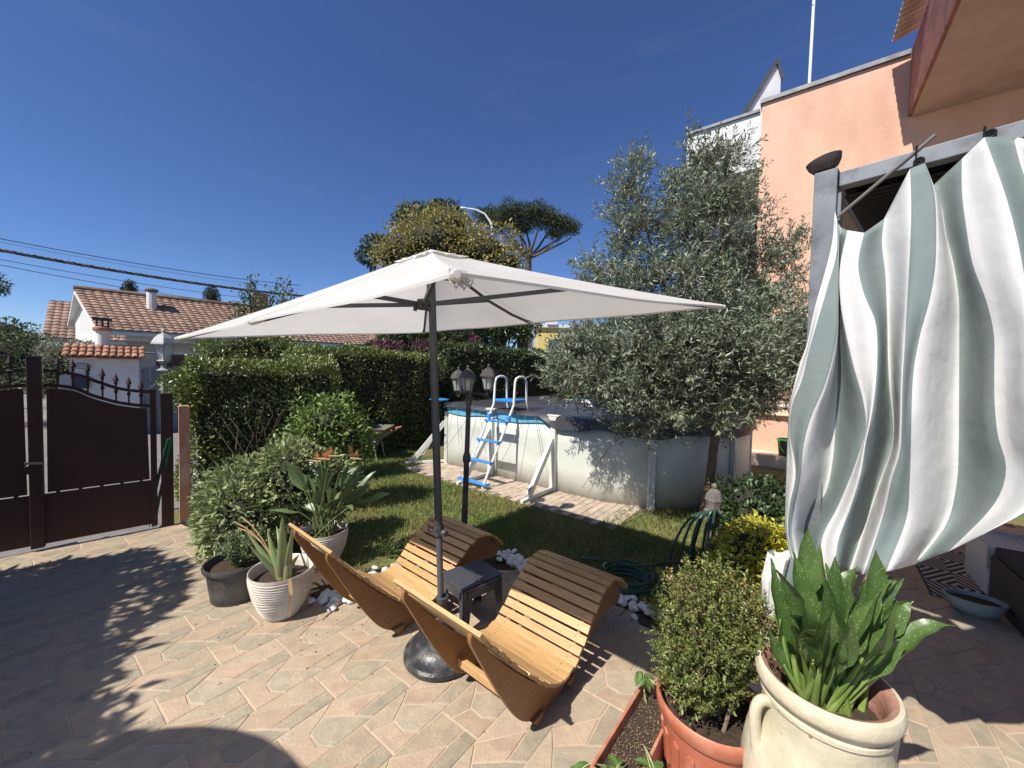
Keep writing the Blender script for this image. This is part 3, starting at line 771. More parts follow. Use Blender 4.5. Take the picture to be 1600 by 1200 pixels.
for sx in (-1, 1):
    for sy in (-1, 1):
        mb = MB(); vs = []
        for z, w_, ox in ((0.0, .042, .030), (.12, .052, .018), (SH - .012, .075, .0)):
            x0 = sx * (.118 + ox); y0 = sy * (.105 + ox)
            vs += [(x0 + w_ / 2 * sx, y0 + w_ / 2 * sy, z), (x0 - w_ / 2 * sx, y0 + w_ / 2 * sy, z), (x0 - w_ / 2 * sx, y0 + (w_ / 2 - .012) * sy, z), (x0 + (w_ / 2 - .012) * sx, y0 + (w_ / 2 - .012) * sy, z), (x0 + (w_ / 2 - .012) * sx, y0 - w_ / 2 * sy, z), (x0 + w_ / 2 * sx, y0 - w_ / 2 * sy, z)]
        fs = [(i * 6 + k, i * 6 + (k + 1) % 6, (i + 1) * 6 + (k + 1) % 6, (i + 1) * 6 + k) for i in range(2) for k in range(6)] + [(0, 1, 2, 3, 4, 5), (12, 13, 14, 15, 16, 17)]
        mb.add(vs, fs); mb.build('leg', m_stool, st, bevel=0.003)
for (a, b) in (((-.13, -.148), (.13, -.148)), ((-.13, .148), (.13, .148)), ((-.166, -.11), (-.166, .11)), ((.166, -.11), (.166, .11))):
    mb = MB(); a = Vector((*a, SH - .05)); b = Vector((*b, SH - .05)); mb.bar(a, b, 0.01, 0.045); mb.build('apron', m_stool, st)

# ================================================================== WHITE PEBBLES
m_peb = mat('white_pebble', (0.74, 0.73, 0.70), (0.62, 0.61, 0.58), 25, 0.6, bump=0.3, bscale=60, rnd=0.08)
pebs = []
import bmesh as _bm
for k in range(5):
    bm = _bm.new(); _bm.ops.create_icosphere(bm, subdivisions=2, radius=1.0)
    rr = random.Random(k)
    ph = [rr.uniform(0, 6.28) for _ in range(6)]
    for v in bm.verts:
        c = v.co; d = 1 + .12 * math.sin(3.1 * c.x + ph[0]) + .10 * math.sin(3.7 * c.y + ph[1]) + .10 * math.sin(4.3 * c.z + ph[2])
        v.co = Vector((c.x * 1.25, c.y * .9, c.z * .65)) * d
    me = bpy.data.meshes.new('pebble'); bm.to_mesh(me); bm.free(); me.materials.append(m_peb); me.shade_smooth(); pebs.append(me)
def pebble_row(label, pts, n, spread, size=(.022, .036)):
    t = thing('pebble_border', label, 'pebbles', (pts[0][0], pts[0][1], 0), 'white pebble borders')
    for i in range(n):
        f = random.random() * (len(pts) - 1); k = int(f); a = pts[k]; b = pts[k + 1]; f -= k
        x = a[0] + (b[0] - a[0]) * f + random.gauss(0, spread); y = a[1] + (b[1] - a[1]) * f + random.gauss(0, spread)
        s = random.uniform(*size)
        o = bpy.data.objects.new('pebble', random.choice(pebs)); COL.objects.link(o); o.parent = t
        o.location = (x - pts[0][0], y - pts[0][1], random.uniform(0.002, .03)); o.scale = (s, s, s); o.rotation_euler = (random.uniform(-.4, .4), random.uniform(-.4, .4), random.uniform(0, 6.3))
pebble_row('heap of white pebbles on the soil beside the ribbed pot', [(-1.36, 2.84), (-1.24, 2.78)], 26, .045, (.026, .042))
pebble_row('white pebbles peeking out behind the further lounger at the lawn edge', [(-1.12, 3.16), (-.9, 3.30), (-.72, 3.36)], 26, .03)
pebble_row('white pebble edging between lawn and tiles behind the plastic stool', [(-.30, 3.62), (-.02, 3.54), (.10, 3.42), (.22, 3.28)], 80, .042)
pebble_row('white pebble edging beside the coiled hose right of the near lounger', [(.72, 3.02), (.92, 2.84), (1.06, 2.70), (1.22, 2.62)], 62, .035)

# ================================================================== THREE LANTERN POST
m_iron = mat('dark_iron', (0.045, 0.047, 0.05), (0.07, 0.07, 0.072), 9, 0.5, metal=0.2, c3=(0.13, 0.115, 0.10), scale3=8)
m_lroof = mat('weathered_lantern_roof', (0.05, 0.045, 0.042), (0.085, 0.075, 0.066), 9, 0.6)
m_glass = glass_mat('lantern_glass', (0.62, 0.66, 0.66), 0.42, 0.25)
m_bulb = mat('bulb_white', (0.8, 0.8, 0.76), rough=0.4)
def lantern(root, c, s=1.0, mr=m_lroof, mf=m_iron, rot=0.0, base_h=0.0):
    c = Vector(c)
    mb = MB(); mb.lathe([(.088 * s, .155 * s), (.100 * s, .150 * s), (.094 * s, .165 * s), (.072 * s, .205 * s), (.040 * s, .238 * s), (.018 * s, .25 * s), (.012 * s, .262 * s), (.019 * s, .270 * s), (.010 * s, .288 * s), (0, .295 * s)], c, 6, phase=rot); rf = mb.build('lantern_roof', mr, root)
    mb = MB(); mb.lathe([(.048 * s, .012 * s), (.078 * s, .15 * s)], c, 6, cap=False, phase=rot); gl = mb.build('lantern_glass', m_glass, root)
    mb = MB()
    for k in range(6):
        a = 2 * math.pi * k / 6 + rot; mb.tube([c + Vector((.049 * s * math.cos(a), .049 * s * math.sin(a), .01 * s)), c + Vector((.080 * s * math.cos(a), .080 * s * math.sin(a), .155 * s))], 0.0048 * s, 5)
    mb.lathe([(.02 * s, -.045 * s), (.028 * s, -.03 * s), (.018 * s, -.02 * s), (.05 * s, -.004 * s), (.056 * s, .006 * s), (.05 * s, .014 * s), (0, .014 * s)], c, 6, phase=rot); mb.build('lantern_frame', mf, root)
    mb = MB(); mb.lathe([(.014 * s, .014 * s), (.014 * s, .05 * s), (.026 * s, .075 * s), (.027 * s, .095 * s), (.016 * s, .115 * s), (0, .12 * s)], c, 10); mb.build('bulb', m_bulb, gl, smooth=True)
LP = Vector((-0.485, 4.09, 0))
lp = thing('garden_lamp_post', 'dark garden lamp post with three lanterns standing on the lawn', 'lamp post', LP)
ltop = D(733, 612, 4.09)
lean = lambda z: Vector((LP.x + (ltop.x - LP.x) * z / ltop.z, LP.y, z))
mb = MB(); mb.tube([lean(-.05), lean(.03), lean(.06), lean(.74), lean(.76), lean(.80), lean(.83), lean(.86), lean(1.36), lean(1.39), lean(1.42)], [.05, .05, .034, .030, .042, .046, .038, .028, .026, .036, .03], 14); mb.build('post', m_iron, lp, smooth=True)
mb = MB(); mb.tube([lean(1.40), lean(1.52), lean(1.56)], [.036, .034, .02], 10); mb.build('hub', m_iron, lp, smooth=True)
for k, (u, v, y) in enumerate(((716, 611, 4.25), (730.5, 612, 3.93), (763, 609, 4.02))):
    lc = D(u, v, y); lantern(lp, lc, 0.93, rot=.3 + k)
    hb = lean(1.50); e = Vector((lc.x, lc.y, 1.49))
    mb = MB(); mb.tube([hb, e], 0.010, 6); mb.tube([e, Vector((lc.x, lc.y, lc.z - .03))], 0.012, 6)
    dv = (e - hb); dv.z = 0; L_ = dv.length; dv.normalize(); sc = []
    for j in range(22):
        a = j / 21 * 4.4; r_ = .045 - .0085 * a
        sc.append(hb + dv * (L_ * .45 + r_ * math.cos(a + 2.6)) + Vector((0, 0, -.055 + r_ * math.sin(a + 2.6))))
    mb.tube([hb + dv * .03 - Vector((0, 0, .09))] + sc, 0.006, 5); mb.tube([e - Vector((0, 0, .0)), e - dv * .03 - Vector((0, 0, .035)), e + dv * .0 - Vector((0, 0, .05)), e + dv * .02 - Vector((0, 0, .03))], .006, 5)
    mb.build('scroll_arm', m_iron, lp)
# ================================================================== PLANT HELPERS
m_bark = mat('bark', (0.16, 0.11, 0.075), (0.09, 0.06, 0.045), 14, 0.9, bump=0.6, bscale=45)
m_stem = mat('green_stem', (0.16, 0.20, 0.07), (0.12, 0.15, 0.05), 12, 0.6)
m_twig = mat('twig', (0.13, 0.09, 0.06), (0.19, 0.14, 0.09), 20, 0.9)
def M_leaf(name, c1, c2, att=0.3, tr=0.22, rough=0.45, sc=3.0): return mat(name, c1, c2, sc, rough, trans=tr, attr=att)
def blob_leaves(name, parent, ells, n, L, W, m, seed=1, shell=0.35, lumpy=0.18, ls=4.0, up=0.25, rnd=0.75, droop=0.12, fold=0.25, zmin=None):
    """leaves spread through the outer part of lumpy ellipsoids ells=[(c,(rx,ry,rz))]"""
    rng = np.random.default_rng(seed)
    vols = np.array([e[1][0] * e[1][1] + e[1][0] * e[1][2] + e[1][1] * e[1][2] for e in ells]); cnt = (n * vols / vols.sum()).astype(int)
    Ps, Ds = [], []
    for (c, r), k in zip(ells, cnt):
        u = nrm(rng.normal(size=(k, 3))); rad = 1 - shell * rng.uniform(0, 1, k) ** 1.5
        r = np.array(r); c = np.array(c)
        d = 1 + lumpy * lump(u * 1.0 + c * 0.37, ls, seed)
        P = c + u * r * (rad * d)[:, None]
        # drop what lies deep inside another ellipsoid
        ok = np.ones(k, bool)
        for (c2, r2) in ells:
            if c2 is not None and not np.allclose(c2, c):
                ok &= (np.linalg.norm((P - np.array(c2)) / np.array(r2), axis=1) > 0.72)
        if zmin is not None: ok &= P[:, 2] > zmin
        Ps.append(P[ok]); Ds.append((nrm(u / r) + rng.normal(size=(k, 3)) * rnd * 0.7 + np.array([0, 0, up]))[ok])
    P = np.concatenate(Ps); Dd = np.concatenate(Ds)
    return leaves(name, P, Dd, L, W, m, parent, Nn=nrm(Dd * 0.3 + rng.normal(size=Dd.shape) * 0.5 + np.array([0, 0, 1.0])), fold=fold, droop=droop, rng=rng)
def core(name, parent, ells, k, m, seed=0):
    mb = MB()
    for c, r in ells:
        prof = [(math.sin(R(a)) * k, -math.cos(R(a)) * k) for a in range(0, 181, 20)]
        st = len(mb.v); mb.lathe([(max(1e-3, p), z) for p, z in prof], (0, 0, 0), 12)
        for i in range(st, len(mb.v)):
            q = mb.v[i]; w = 1 + .12 * math.sin(5 * q[0] + 3 * q[2] + seed) ; mb.v[i] = (c[0] + q[0] * r[0] * w, c[1] + q[1] * r[1] * w, c[2] + q[2] * r[2] * w)
    return mb.build(name, m, parent, smooth=True)
def stems(name, parent, base, tops, r, m, jitter=.03, seed=0, n=5):
    rr = random.Random(seed); mb = MB(); base = Vector(base)
    for t in tops:
        t = Vector(t); b = base + Vector((rr.uniform(-1, 1), rr.uniform(-1, 1), 0)) * jitter
        pts = [b]
        for k in range(1, n + 1):
            f = k / n; q = b.lerp(t, f); q.x += rr.uniform(-1, 1) * jitter * .5; q.y += rr.uniform(-1, 1) * jitter * .5
            q.z += (t.z - b.z) * 0.12 * math.sin(math.pi * f); pts.append(q)
        mb.tube(pts, [r * (1 - .75 * k / n) for k in range(n + 1)], 6)
    return mb.build(name, m, parent, smooth=True)
def blade(mb, pts, wid, fold=0.3, nrmv=None, wave=0.0, side=None):
    """strip leaf along pts with half widths wid, folded up along the midrib"""
    pts = [Vector(p) for p in pts]; vs = []; n = len(pts)
    for i, p in enumerate(pts):
        t = (pts[min(n - 1, i + 1)] - pts[max(0, i - 1)]).normalized()
        s = (side if side is not None else t.cross(Vector((0, 0, 1)))).copy()
        s = s - t * s.dot(t)
        if s.length < 1e-3: s = Vector((1, 0, 0))
        s.normalize(); nn = s.cross(t)
        w = wid[i]; o = wave * w * math.sin(i * 1.7)
        vs += [p - s * w + nn * (w * fold + o), p, p + s * w + nn * (w * fold - o)]
    fs = []
    for i in range(n - 1):
        a = i * 3; fs += [(a, a + 1, a + 4, a + 3), (a + 1, a + 2, a + 5, a + 4)]
    mb.add(vs, fs); return mb
def bez(a, b, c, n):
    a, b, c = Vector(a), Vector(b), Vector(c)
    return [a * (1 - t) ** 2 + b * 2 * t * (1 - t) + c * t * t for t in (k / n for k in range(n + 1))]

# ================================================================== POTS ON THE LEFT
m_potsoil = mat('potting_soil', (0.035, 0.024, 0.016), (0.075, 0.05, 0.03), 40, 0.95, bump=1.0, bscale=150)
m_blackpot = mat('black_nursery_plastic', (0.030, 0.031, 0.034), (0.06, 0.06, 0.06), 7, 0.55, c3=(0.14, 0.13, 0.12), scale3=5)
bp = Vector((-2.06, 2.86, 0))
t = thing('nursery_pot', 'big black plastic plant pot on the tiles left of the ribbed pot', 'pot', bp)
mb = MB(); mb.lathe([(.155, .001), (.160, .01), (.187, .235), (.192, .236), (.206, .240), (.210, .262), (.206, .272), (.196, .272), (.19, .25), (.18, .2)], bp, 40, cap=False); mb.build('tub', m_blackpot, t, smooth=True)
mb = MB(); mb.lathe([(.0, .225), (.1, .23), (.184, .22)], bp, 24, cap=False); mb.build('soil', m_potsoil, t, smooth=True)
m_herb = M_leaf('herb_leaf', (0.14, 0.19, 0.08), (0.2, 0.25, 0.11), .3)
t = thing('herb_plant', 'small bushy green herb growing in the black plastic pot', 'plant', bp + Vector((0, 0, .225)))
tops = [bp + Vector((.02 + random.gauss(0, .07), random.gauss(0, .07), .225 + random.uniform(.12, .27))) for _ in range(26)]
stems('stems', t, bp + Vector((.01, 0, .22)), tops, .003, m_stem, .04, 3)
rng = np.random.default_rng(4); P = np.concatenate([np.array(bp + Vector((.01, 0, .22))) + (np.array(q) - np.array(bp + Vector((.01, 0, .22)))) * rng.uniform(.25, 1.05, (70, 1)) + rng.normal(0, .012, (70, 3)) for q in tops])
leaves('foliage', P, rng.normal(size=P.shape) + np.array([0, 0, .4]), .022, .010, m_herb, t)

m_rib = mat('ribbed_white_resin', (0.66, 0.62, 0.54), (0.58, 0.54, 0.46), 6, 0.6, c3=(0.42, 0.37, 0.30), scale3=4)
def ribbed_pot(c, r, h, label, soilz):
    c = Vector(c); t = thing('ribbed_pot', label, 'pot', c, 'white ribbed resin pots')
    prof = []; N_ = 96
    for k in range(N_ + 1):
        f = k / N_; z = h * f
        rr = r * (0.54 + 0.46 * math.sin(min(1, f * 1.02) * math.pi / 2) ** 0.9) 
        rr += 0.0032 * math.cos(k * 2 * math.pi / 5.2) * (1 if 0.03 < f < .95 else 0)
        prof.append((rr, z))
    prof += [(r * 1.0, h + .008), (r * .965, h + .006), (r * .94, h - .04), (r * .9, h - .1)]
    mb = MB(); mb.lathe(prof, c + Vector((0, 0, .001)), 56, cap=False)
    # ridges run slightly slanted and uneven around the pot
    for i, q in enumerate(mb.v):
        a = math.atan2(q[1] - c.y, q[0] - c.x); f = (q[2] - c.z) / h
        if f < .96: mb.v[i] = (q[0], q[1], q[2] + (.006 * math.sin(2 * a + f * 9) + .003 * math.sin(5 * a + f * 20)) * math.sin(math.pi * max(0, min(1, f))))
    mb.build('shell', m_rib, t, smooth=True, ang=80)
    mb = MB(); mb.lathe([(0.0, soilz), (r * .5, soilz + .012), (r * .935, soilz - .004)], c, 24, cap=False); mb.build('soil', m_potsoil, t, smooth=True)
    return t
wp = Vector((-1.60, 2.67, 0)); ribbed_pot(wp, .205, .315, 'white ribbed resin pot with an aloe in the foreground left of the loungers', .245)
bpp = Vector((-1.64, 3.36, 0)); ribbed_pot(bpp, .195, .30, 'white ribbed resin pot half hidden behind the further lounger backrest', .25)
# aloe
m_aloe = mat('aloe_skin', (0.22, 0.30, 0.12), (0.30, 0.36, 0.16), 9, 0.45, c3=(0.30, 0.26, 0.12), scale3=5)
m_dry = mat('dry_leaf', (0.45, 0.31, 0.14), (0.3, 0.19, 0.09), 9, 0.8)
al = thing('aloe_plant', 'aloe with thick pale green spears in the white ribbed pot', 'plant', wp + Vector((0, 0, .245)))
def spear(parent, a, b, c, w, m, name='leaf'):
    pts = bez(a, b, c, 8); mb = MB(); vs = []; n = len(pts)
    s = (Vector(c) - Vector(a)).cross(Vector((0, 1, 0.2))).normalized()
    mb.tube(pts, [w * (1 - (k / (n - 1)) ** 1.6) + .0015 for k in range(n)], 10, flat=.45); return mb.build(name, m, parent, smooth=True)
ab = wp + Vector((.02, 0, .25))
for (u, v, y, w, bow) in ((441, 806, 2.60, .040, .0), (389, 850, 2.55, .018, -.03), (384, 828, 2.62, .02, -.04), (453, 842, 2.68, .026, .0), (468, 866, 2.66, .022, .02), (446, 838, 2.76, .024, .01), (425, 850, 2.74, .022, -.01), (418, 826, 2.68, .026, -.02), (432, 822, 2.80, .024, .0), (458, 822, 2.6, .026, .01)):
    e = D(u, v, y)
    a = ab + Vector((random.uniform(-.03, .03), random.uniform(-.03, .03), 0)); spear(al, a, a.lerp(e, .5) + Vector((bow, -.01, .04)), e, w, m_aloe)
mb = MB(); e = D(455, 915, 2.48); blade(mb, [ab + Vector((.08, -.05, .02)), D(452, 905, 2.5), D(455, 930, 2.47), D(452, 965, 2.46)], [.008, .012, .010, .003], .1); mb.build('withered_leaf', m_dry, al)
mb = MB(); 
for (u, v) in ((365, 815), (378, 808), (372, 825)): mb.tube(bez(ab + Vector((-.06, .02, 0)), ab + Vector((-.16, .05, .28)), D(u, v, 2.75), 6), .005, 5)
mb.build('withered_stalks', m_dry, al)
# bird of paradise
m_strl = M_leaf('strelitzia_leaf', (0.14, 0.22, 0.085), (0.21, 0.28, 0.12), .3, .15, .35)
m_orange = mat('orange_bract', (0.62, 0.22, 0.06), (0.45, 0.14, 0.06), 20, 0.6)
bd = thing('bird_of_paradise_plant', 'bird of paradise plant with orange flowers in the rear ribbed pot', 'plant', bpp + Vector((0, 0, .25)))
sb = bpp + Vector((0, 0, .25))
rr = random.Random(12)
for k in range(34):
    u = rr.uniform(458, 568); v = rr.uniform(722, 800); y = 3.36 + rr.uniform(-.2, .2)
    if k == 0: u, v, y = 590, 772, 3.3
    if k == 1: u, v, y = 572, 745, 3.45
    if k == 2: u, v, y = 445, 795, 3.2
    if k == 3: u, v, y = 455, 770, 3.45
    e = D(u, v, y); a = sb + Vector((rr.uniform(-.08, .08), rr.uniform(-.08, .08), 0)); c = a.lerp(e, .5) + Vector((0, 0, .12))
    pts = bez(a, c, e, 6); mb = MB(); mb.tube(pts[:5], [.007, .006, .0055, .005, .004], 6); stq = mb.build('leaf_stalk', m_stem, bd, smooth=True)
    tdir = (pts[-1] - pts[-2]).normalized(); L_ = rr.uniform(.20, .30)
    p0 = pts[4]; mb = MB(); ppp = [p0 + (pts[-1] - p0) * (j / 3) for j in range(3)] + [pts[-1] + tdir * L_ * .25 * j + Vector((0, 0, -.008 * j * j)) for j in range(3)]
    blade(mb, ppp, [.004, .028, .042, .044, .030, .002], .55, side=Vector((rr.uniform(-1, 1), rr.uniform(-1, 1), .2))); mb.build('leaf', m_strl, stq, smooth=True)
for (u, v) in ((508, 713), (516, 718), (541, 712), (548, 716), (502, 722)):
    e = D(u, v, 3.35 + rr.uniform(-.12, .12)); a = sb + Vector((rr.uniform(-.05, .05), rr.uniform(-.05, .05), 0))
    mb = MB(); mb.tube(bez(a, a.lerp(e, .5) + Vector((0, 0, .1)), e, 6), .005, 6); fl = mb.build('flower_stalk', m_stem, bd, smooth=True)
    mb = MB(); dr = Vector((rr.choice((-1, 1)) * .8, rr.uniform(-.4, .2), .05)).normalized(); mb.tube([e, e + dr * .05, e + dr * .15], [.008, .012, .001], 6); mb.build('beak', m_dry, fl)
    mb = MB()
    for q in range(7): mb.tube([e + dr * .03, e + dr * (.04 + .02 * rr.random()) + Vector((rr.uniform(-.03, .03), rr.uniform(-.03, .03), rr.uniform(.05, .09)))], [.006, .001], 4)
    mb.build('crest', m_orange, fl)
# ------------------------------------------------------------------ shrubs of the left bed
m_sage = M_leaf('sage_leaf', (0.25, 0.32, 0.13), (0.34, 0.39, 0.19), .3, .2, .6)
sg = thing('sage_bush', 'big pale green sage bush behind the black plastic pot', 'shrub', (-2.55, 3.55, 0))
ell = [((-2.44, 3.45, .48), (.32, .32, .42)), ((-2.08, 3.6, .66), (.34, .30, .40)), ((-2.30, 3.25, .40), (.32, .27, .36)), ((-1.85, 3.8, .52), (.26, .26, .36))]
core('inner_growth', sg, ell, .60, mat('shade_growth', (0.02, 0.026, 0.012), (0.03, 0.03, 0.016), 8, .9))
blob_leaves('foliage', sg, ell, 8000, .07, .027, m_sage, 5, shell=.34, lumpy=.2, ls=5, up=.25, rnd=.8, droop=.2, zmin=.06)
m_shr = M_leaf('bright_shrub_leaf', (0.14, 0.23, 0.05), (0.22, 0.30, 0.08), .35, .25, .4)
sh = thing('leafy_shrub', 'bright green loose shrub standing behind the bird of paradise', 'shrub', (-2.25, 4.75, 0))
ell = [((-2.25, 4.7, 1.05), (.40, .36, .36)), ((-2.42, 4.6, .78), (.35, .3, .34)), ((-1.98, 4.72, .84), (.30, .28, .36))]
stems('stems', sh, (-2.25, 4.75, 0), [(e[0][0] + random.uniform(-.25, .25), e[0][1] + random.uniform(-.2, .2), e[0][2] + .3) for e in ell for _ in range(4)], .014, m_bark, .08, 5)
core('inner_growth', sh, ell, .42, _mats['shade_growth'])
blob_leaves('foliage', sh, ell, 4200, .065, .032, m_shr, 6, shell=.5, lumpy=.3, ls=6, up=.15, rnd=.9, droop=.25)
ro = thing('rose_twigs', 'bare thorny twigs with few leaves in front of the clipped hedge', 'shrub', (-2.85, 4.3, 0))
tops = [D(u, v, 4.2 + random.uniform(-.2, .2)) for u, v in ((345, 650), (360, 632), (380, 640), (395, 625), (410, 640), (425, 628), (440, 645), (330, 665), (372, 660), (455, 620))]
stems('stems', ro, (-2.8, 4.3, 0), tops, .006, m_twig, .12, 8, 6)
P = np.concatenate([np.array(q) + np.random.default_rng(i).normal(0, .06, (26, 3)) for i, q in enumerate(tops)])
leaves('foliage', P, np.random.default_rng(1).normal(size=P.shape), .032, .02, M_leaf('rose_leaf', (0.06, 0.10, 0.04), (0.1, 0.12, 0.05)), ro)

# ================================================================== HEDGES
m_hedge = M_leaf('hedge_leaf', (0.115, 0.165, 0.038), (0.205, 0.25, 0.066), .35, .15, .33)
m_hdark = M_leaf('dark_hedge_leaf', (0.04, 0.068, 0.02), (0.07, 0.105, 0.03), .35, .12, .35)
def hedge(name, label, a, b, depth, h, n, L, W, m, seed=1, group=None, lumpy=.09, z0=0.0, topn=None):
    a = Vector((a[0], a[1], 0)); b = Vector((b[0], b[1], 0)); d = (b - a); ln = d.length; d.normalize(); nb = Vector((-d.y, d.x, 0))
    t = thing(name, label, 'hedge', (a + b) / 2 + nb * depth / 2, group)
    rng = np.random.default_rng(seed)
    faces = [('f', ln * h), ('k', ln * h * .5), ('t', ln * depth * 1.5), ('l', depth * h), ('r', depth * h)]
    tot = sum(x[1] for x in faces); Ps, Ns = [], []
    A = np.array(a); dd = np.array(d); nn = np.array(nb); up = np.array([0, 0, 1.0])
    for k, ar in faces:
        c = int(n * ar / tot); s = rng.uniform(0, 1, c)[:, None]; q = rng.uniform(0, 1, c)[:, None]
        if k == 'f': P = A + dd * ln * s + up * h * q; N_ = -nn
        if k == 'k': P = A + dd * ln * s + up * h * q + nn * depth; N_ = nn
        if k == 't': P = A + dd * ln * s + nn * depth * q + up * h; N_ = up
        if k == 'l': P = A + nn * depth * s + up * h * q; N_ = -dd
        if k == 'r': P = A + nn * depth * s + up * h * q + dd * ln; N_ = dd
        Nv = np.repeat(N_[None], c, 0)
        P = P + Nv * (lumpy * lump(P, 3.2, seed) + .5 * lumpy * lump(P, 8.5, seed + 3) - np.abs(rng.normal(0, .055, c)) * 1.2)[:, None]
        # rounded top corners
        over = np.clip((P[:, 2] - (h - .22)) / .22, 0, 1)[:, None]
        cen = A + dd * (ln / 2) + nn * depth / 2
        if k != 't': P[:, :2] += (cen - P)[:, :2] / np.linalg.norm((cen - P)[:, :2], axis=1, keepdims=True) * over ** 2 * .12
        Ps.append(P); Ns.append(Nv)
    P = np.concatenate(Ps); Nv = np.concatenate(Ns); P[:, 2] += z0
    Dd = Nv * .55 + rng.normal(size=P.shape) * .6 + np.array([0, 0, .35])
    leaves('foliage', P, Dd, L, W, m, t, Nn=nrm(Nv * .7 + rng.normal(size=P.shape) * .45 + up * .6), rng=rng)
    mb = MB(); c_ = a + d * ln / 2 + nb * depth / 2
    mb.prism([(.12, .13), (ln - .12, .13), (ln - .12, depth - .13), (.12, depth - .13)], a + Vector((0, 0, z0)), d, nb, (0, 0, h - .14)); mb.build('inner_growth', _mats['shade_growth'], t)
    return t
hedge('clipped_hedge', 'clipped green hedge block beside the gate pillar', (-3.86, 4.52), (-2.50, 5.62), .85, 1.76, 16000, .052, .026, m_hedge, 3, lumpy=.10)
hedge('clipped_hedge', 'long tall clipped hedge in shade behind the wheelbarrow', (-3.55, 6.75), (-1.62, 9.05), 1.2, 2.10, 17000, .065, .032, m_hedge, 4, lumpy=.12)
hedge('clipped_hedge', 'dark clipped hedge behind the covered pool', (-1.55, 9.25), (1.9, 12.3), 1.1, 2.32, 13000, .085, .042, m_hdark, 5, lumpy=.12)
hedge('clipped_hedge', 'dark hedge far behind the olive tree by the house', (1.9, 12.4), (4.6, 10.4), 0.8, 2.1, 5000, .09, .045, m_hdark, 6, lumpy=.12)
# creeping shoots over the lantern beside the gate
sc = thing('gate_creeper', 'small leafy creeper spilling over the gate post below the white lantern', 'shrub', (-4.0, 4.5, 0))
ell = [((-3.98, 4.62, 1.50), (.20, .22, .20)), ((-3.80, 4.55, 1.38), (.16, .2, .22))]
stems('stems', sc, (-3.8, 4.75, 0), [e[0] for e in ell], .02, m_bark, .04, 2)
blob_leaves('foliage', sc, ell, 1500, .05, .025, m_hedge, 9, shell=.7, lumpy=.3, ls=7, rnd=.9)
# ================================================================== OLIVE TREE
OB = Vector((2.43, 4.70, 0))
ot = thing('olive_tree', 'silvery green olive tree standing in front of the pool', 'tree', OB)
m_obark = mat('olive_bark', (0.27, 0.17, 0.11), (0.14, 0.09, 0.06), 16, 0.9, bump=0.7, bscale=40)
rr = random.Random(21)
fork = OB + Vector((.10, .0, 1.10))
mb = MB(); mb.tube([OB - Vector((0, 0, .05)), OB + Vector((.0, 0, .12)), OB + Vector((.05, .02, .45)), OB + Vector((.06, 0, .8)), fork], [.085, .062, .055, .052, .055], 12); trunk = mb.build('trunk', m_obark, ot, smooth=True)
# crown volume measured from the photo: ellipsoids (centre by pixel at a depth, radii in metres)
OE = []
for (u, v, y, rx, ry, rz, w) in ((985, 560, 4.55, .85, .75, .58, 1.25), (1120, 560, 4.5, .95, .85, .62, 1.35), (1060, 475, 4.8, .90, .85, .58, 1.1), (1200, 520, 4.75, .50, .6, .62, .55),
                                 (1085, 370, 4.85, .60, .55, .66, .75), (1110, 300, 4.85, .42, .4, .46, .45), (990, 355, 4.8, .25, .28, .60, .25), (992, 285, 4.8, .11, .12, .36, .07), (1240, 420, 4.75, .24, .3, .45, .10), (1180, 430, 4.8, .3, .3, .4, .2),
                                 (960, 420, 4.75, .36, .4, .4, .3), (915, 585, 4.6, .42, .5, .42, .4), (1215, 590, 4.7, .42, .45, .35, .35), (1010, 650, 4.40, .42, .3, .2, .28), (1130, 640, 4.45, .6, .4, .2, .35), (1180, 365, 4.9, .16, .2, .34, .07), (1090, 255, 4.85, .17, .18, .22, .08), (1135, 245, 4.85, .14, .15, .2, .06)):
    OE.append((np.array(D(u, v, y)), np.array((rx, ry, rz)), w))
rng = np.random.default_rng(31)
TP, TD = [], []
for c, r_, w in OE:
    k = int(w * (104 if c[2] < 2.9 else 84)); u_ = nrm(rng.normal(size=(k, 3))); rad = rng.uniform(.15, 1, k) ** .5
    Q = c + u_ * r_ * (rad * (1 + .15 * lump(u_ + c, 5, 3)))[:, None]
    nt = 11; P = np.repeat(Q, nt, 0) + rng.normal(0, .075, (k * nt, 3)) * np.array([1, 1, .8])
    TP.append(P); TD.append(np.repeat(u_, nt, 0) * .5 + (P - np.repeat(Q, nt, 0)) * 6 + np.array([0, 0, .5]) + rng.normal(size=P.shape) * .3)
TP = np.concatenate(TP); TD = nrm(np.concatenate(TD))
ok = TP[:, 2] > 0.88; TP, TD = TP[ok], TD[ok]
# limbs to the middle of every lump of crown
mb = MB(); limbs = []
for c, r_, w in OE:
    e = Vector(c); p1 = fork.lerp(e, .35) + Vector((rr.uniform(-.1, .1), rr.uniform(-.1, .1), .12)); p2 = fork.lerp(e, .7) + Vector((rr.uniform(-.08, .08), rr.uniform(-.08, .08), .06))
    top = e + Vector((0, 0, r_[2] * .7)); mb.tube([fork - Vector((0, 0, .05)), p1, p2, e, top], [.034, .024, .017, .012, .004], 7); limbs.append((p2, e, top))
mb.build('limbs', m_obark, ot, smooth=True)
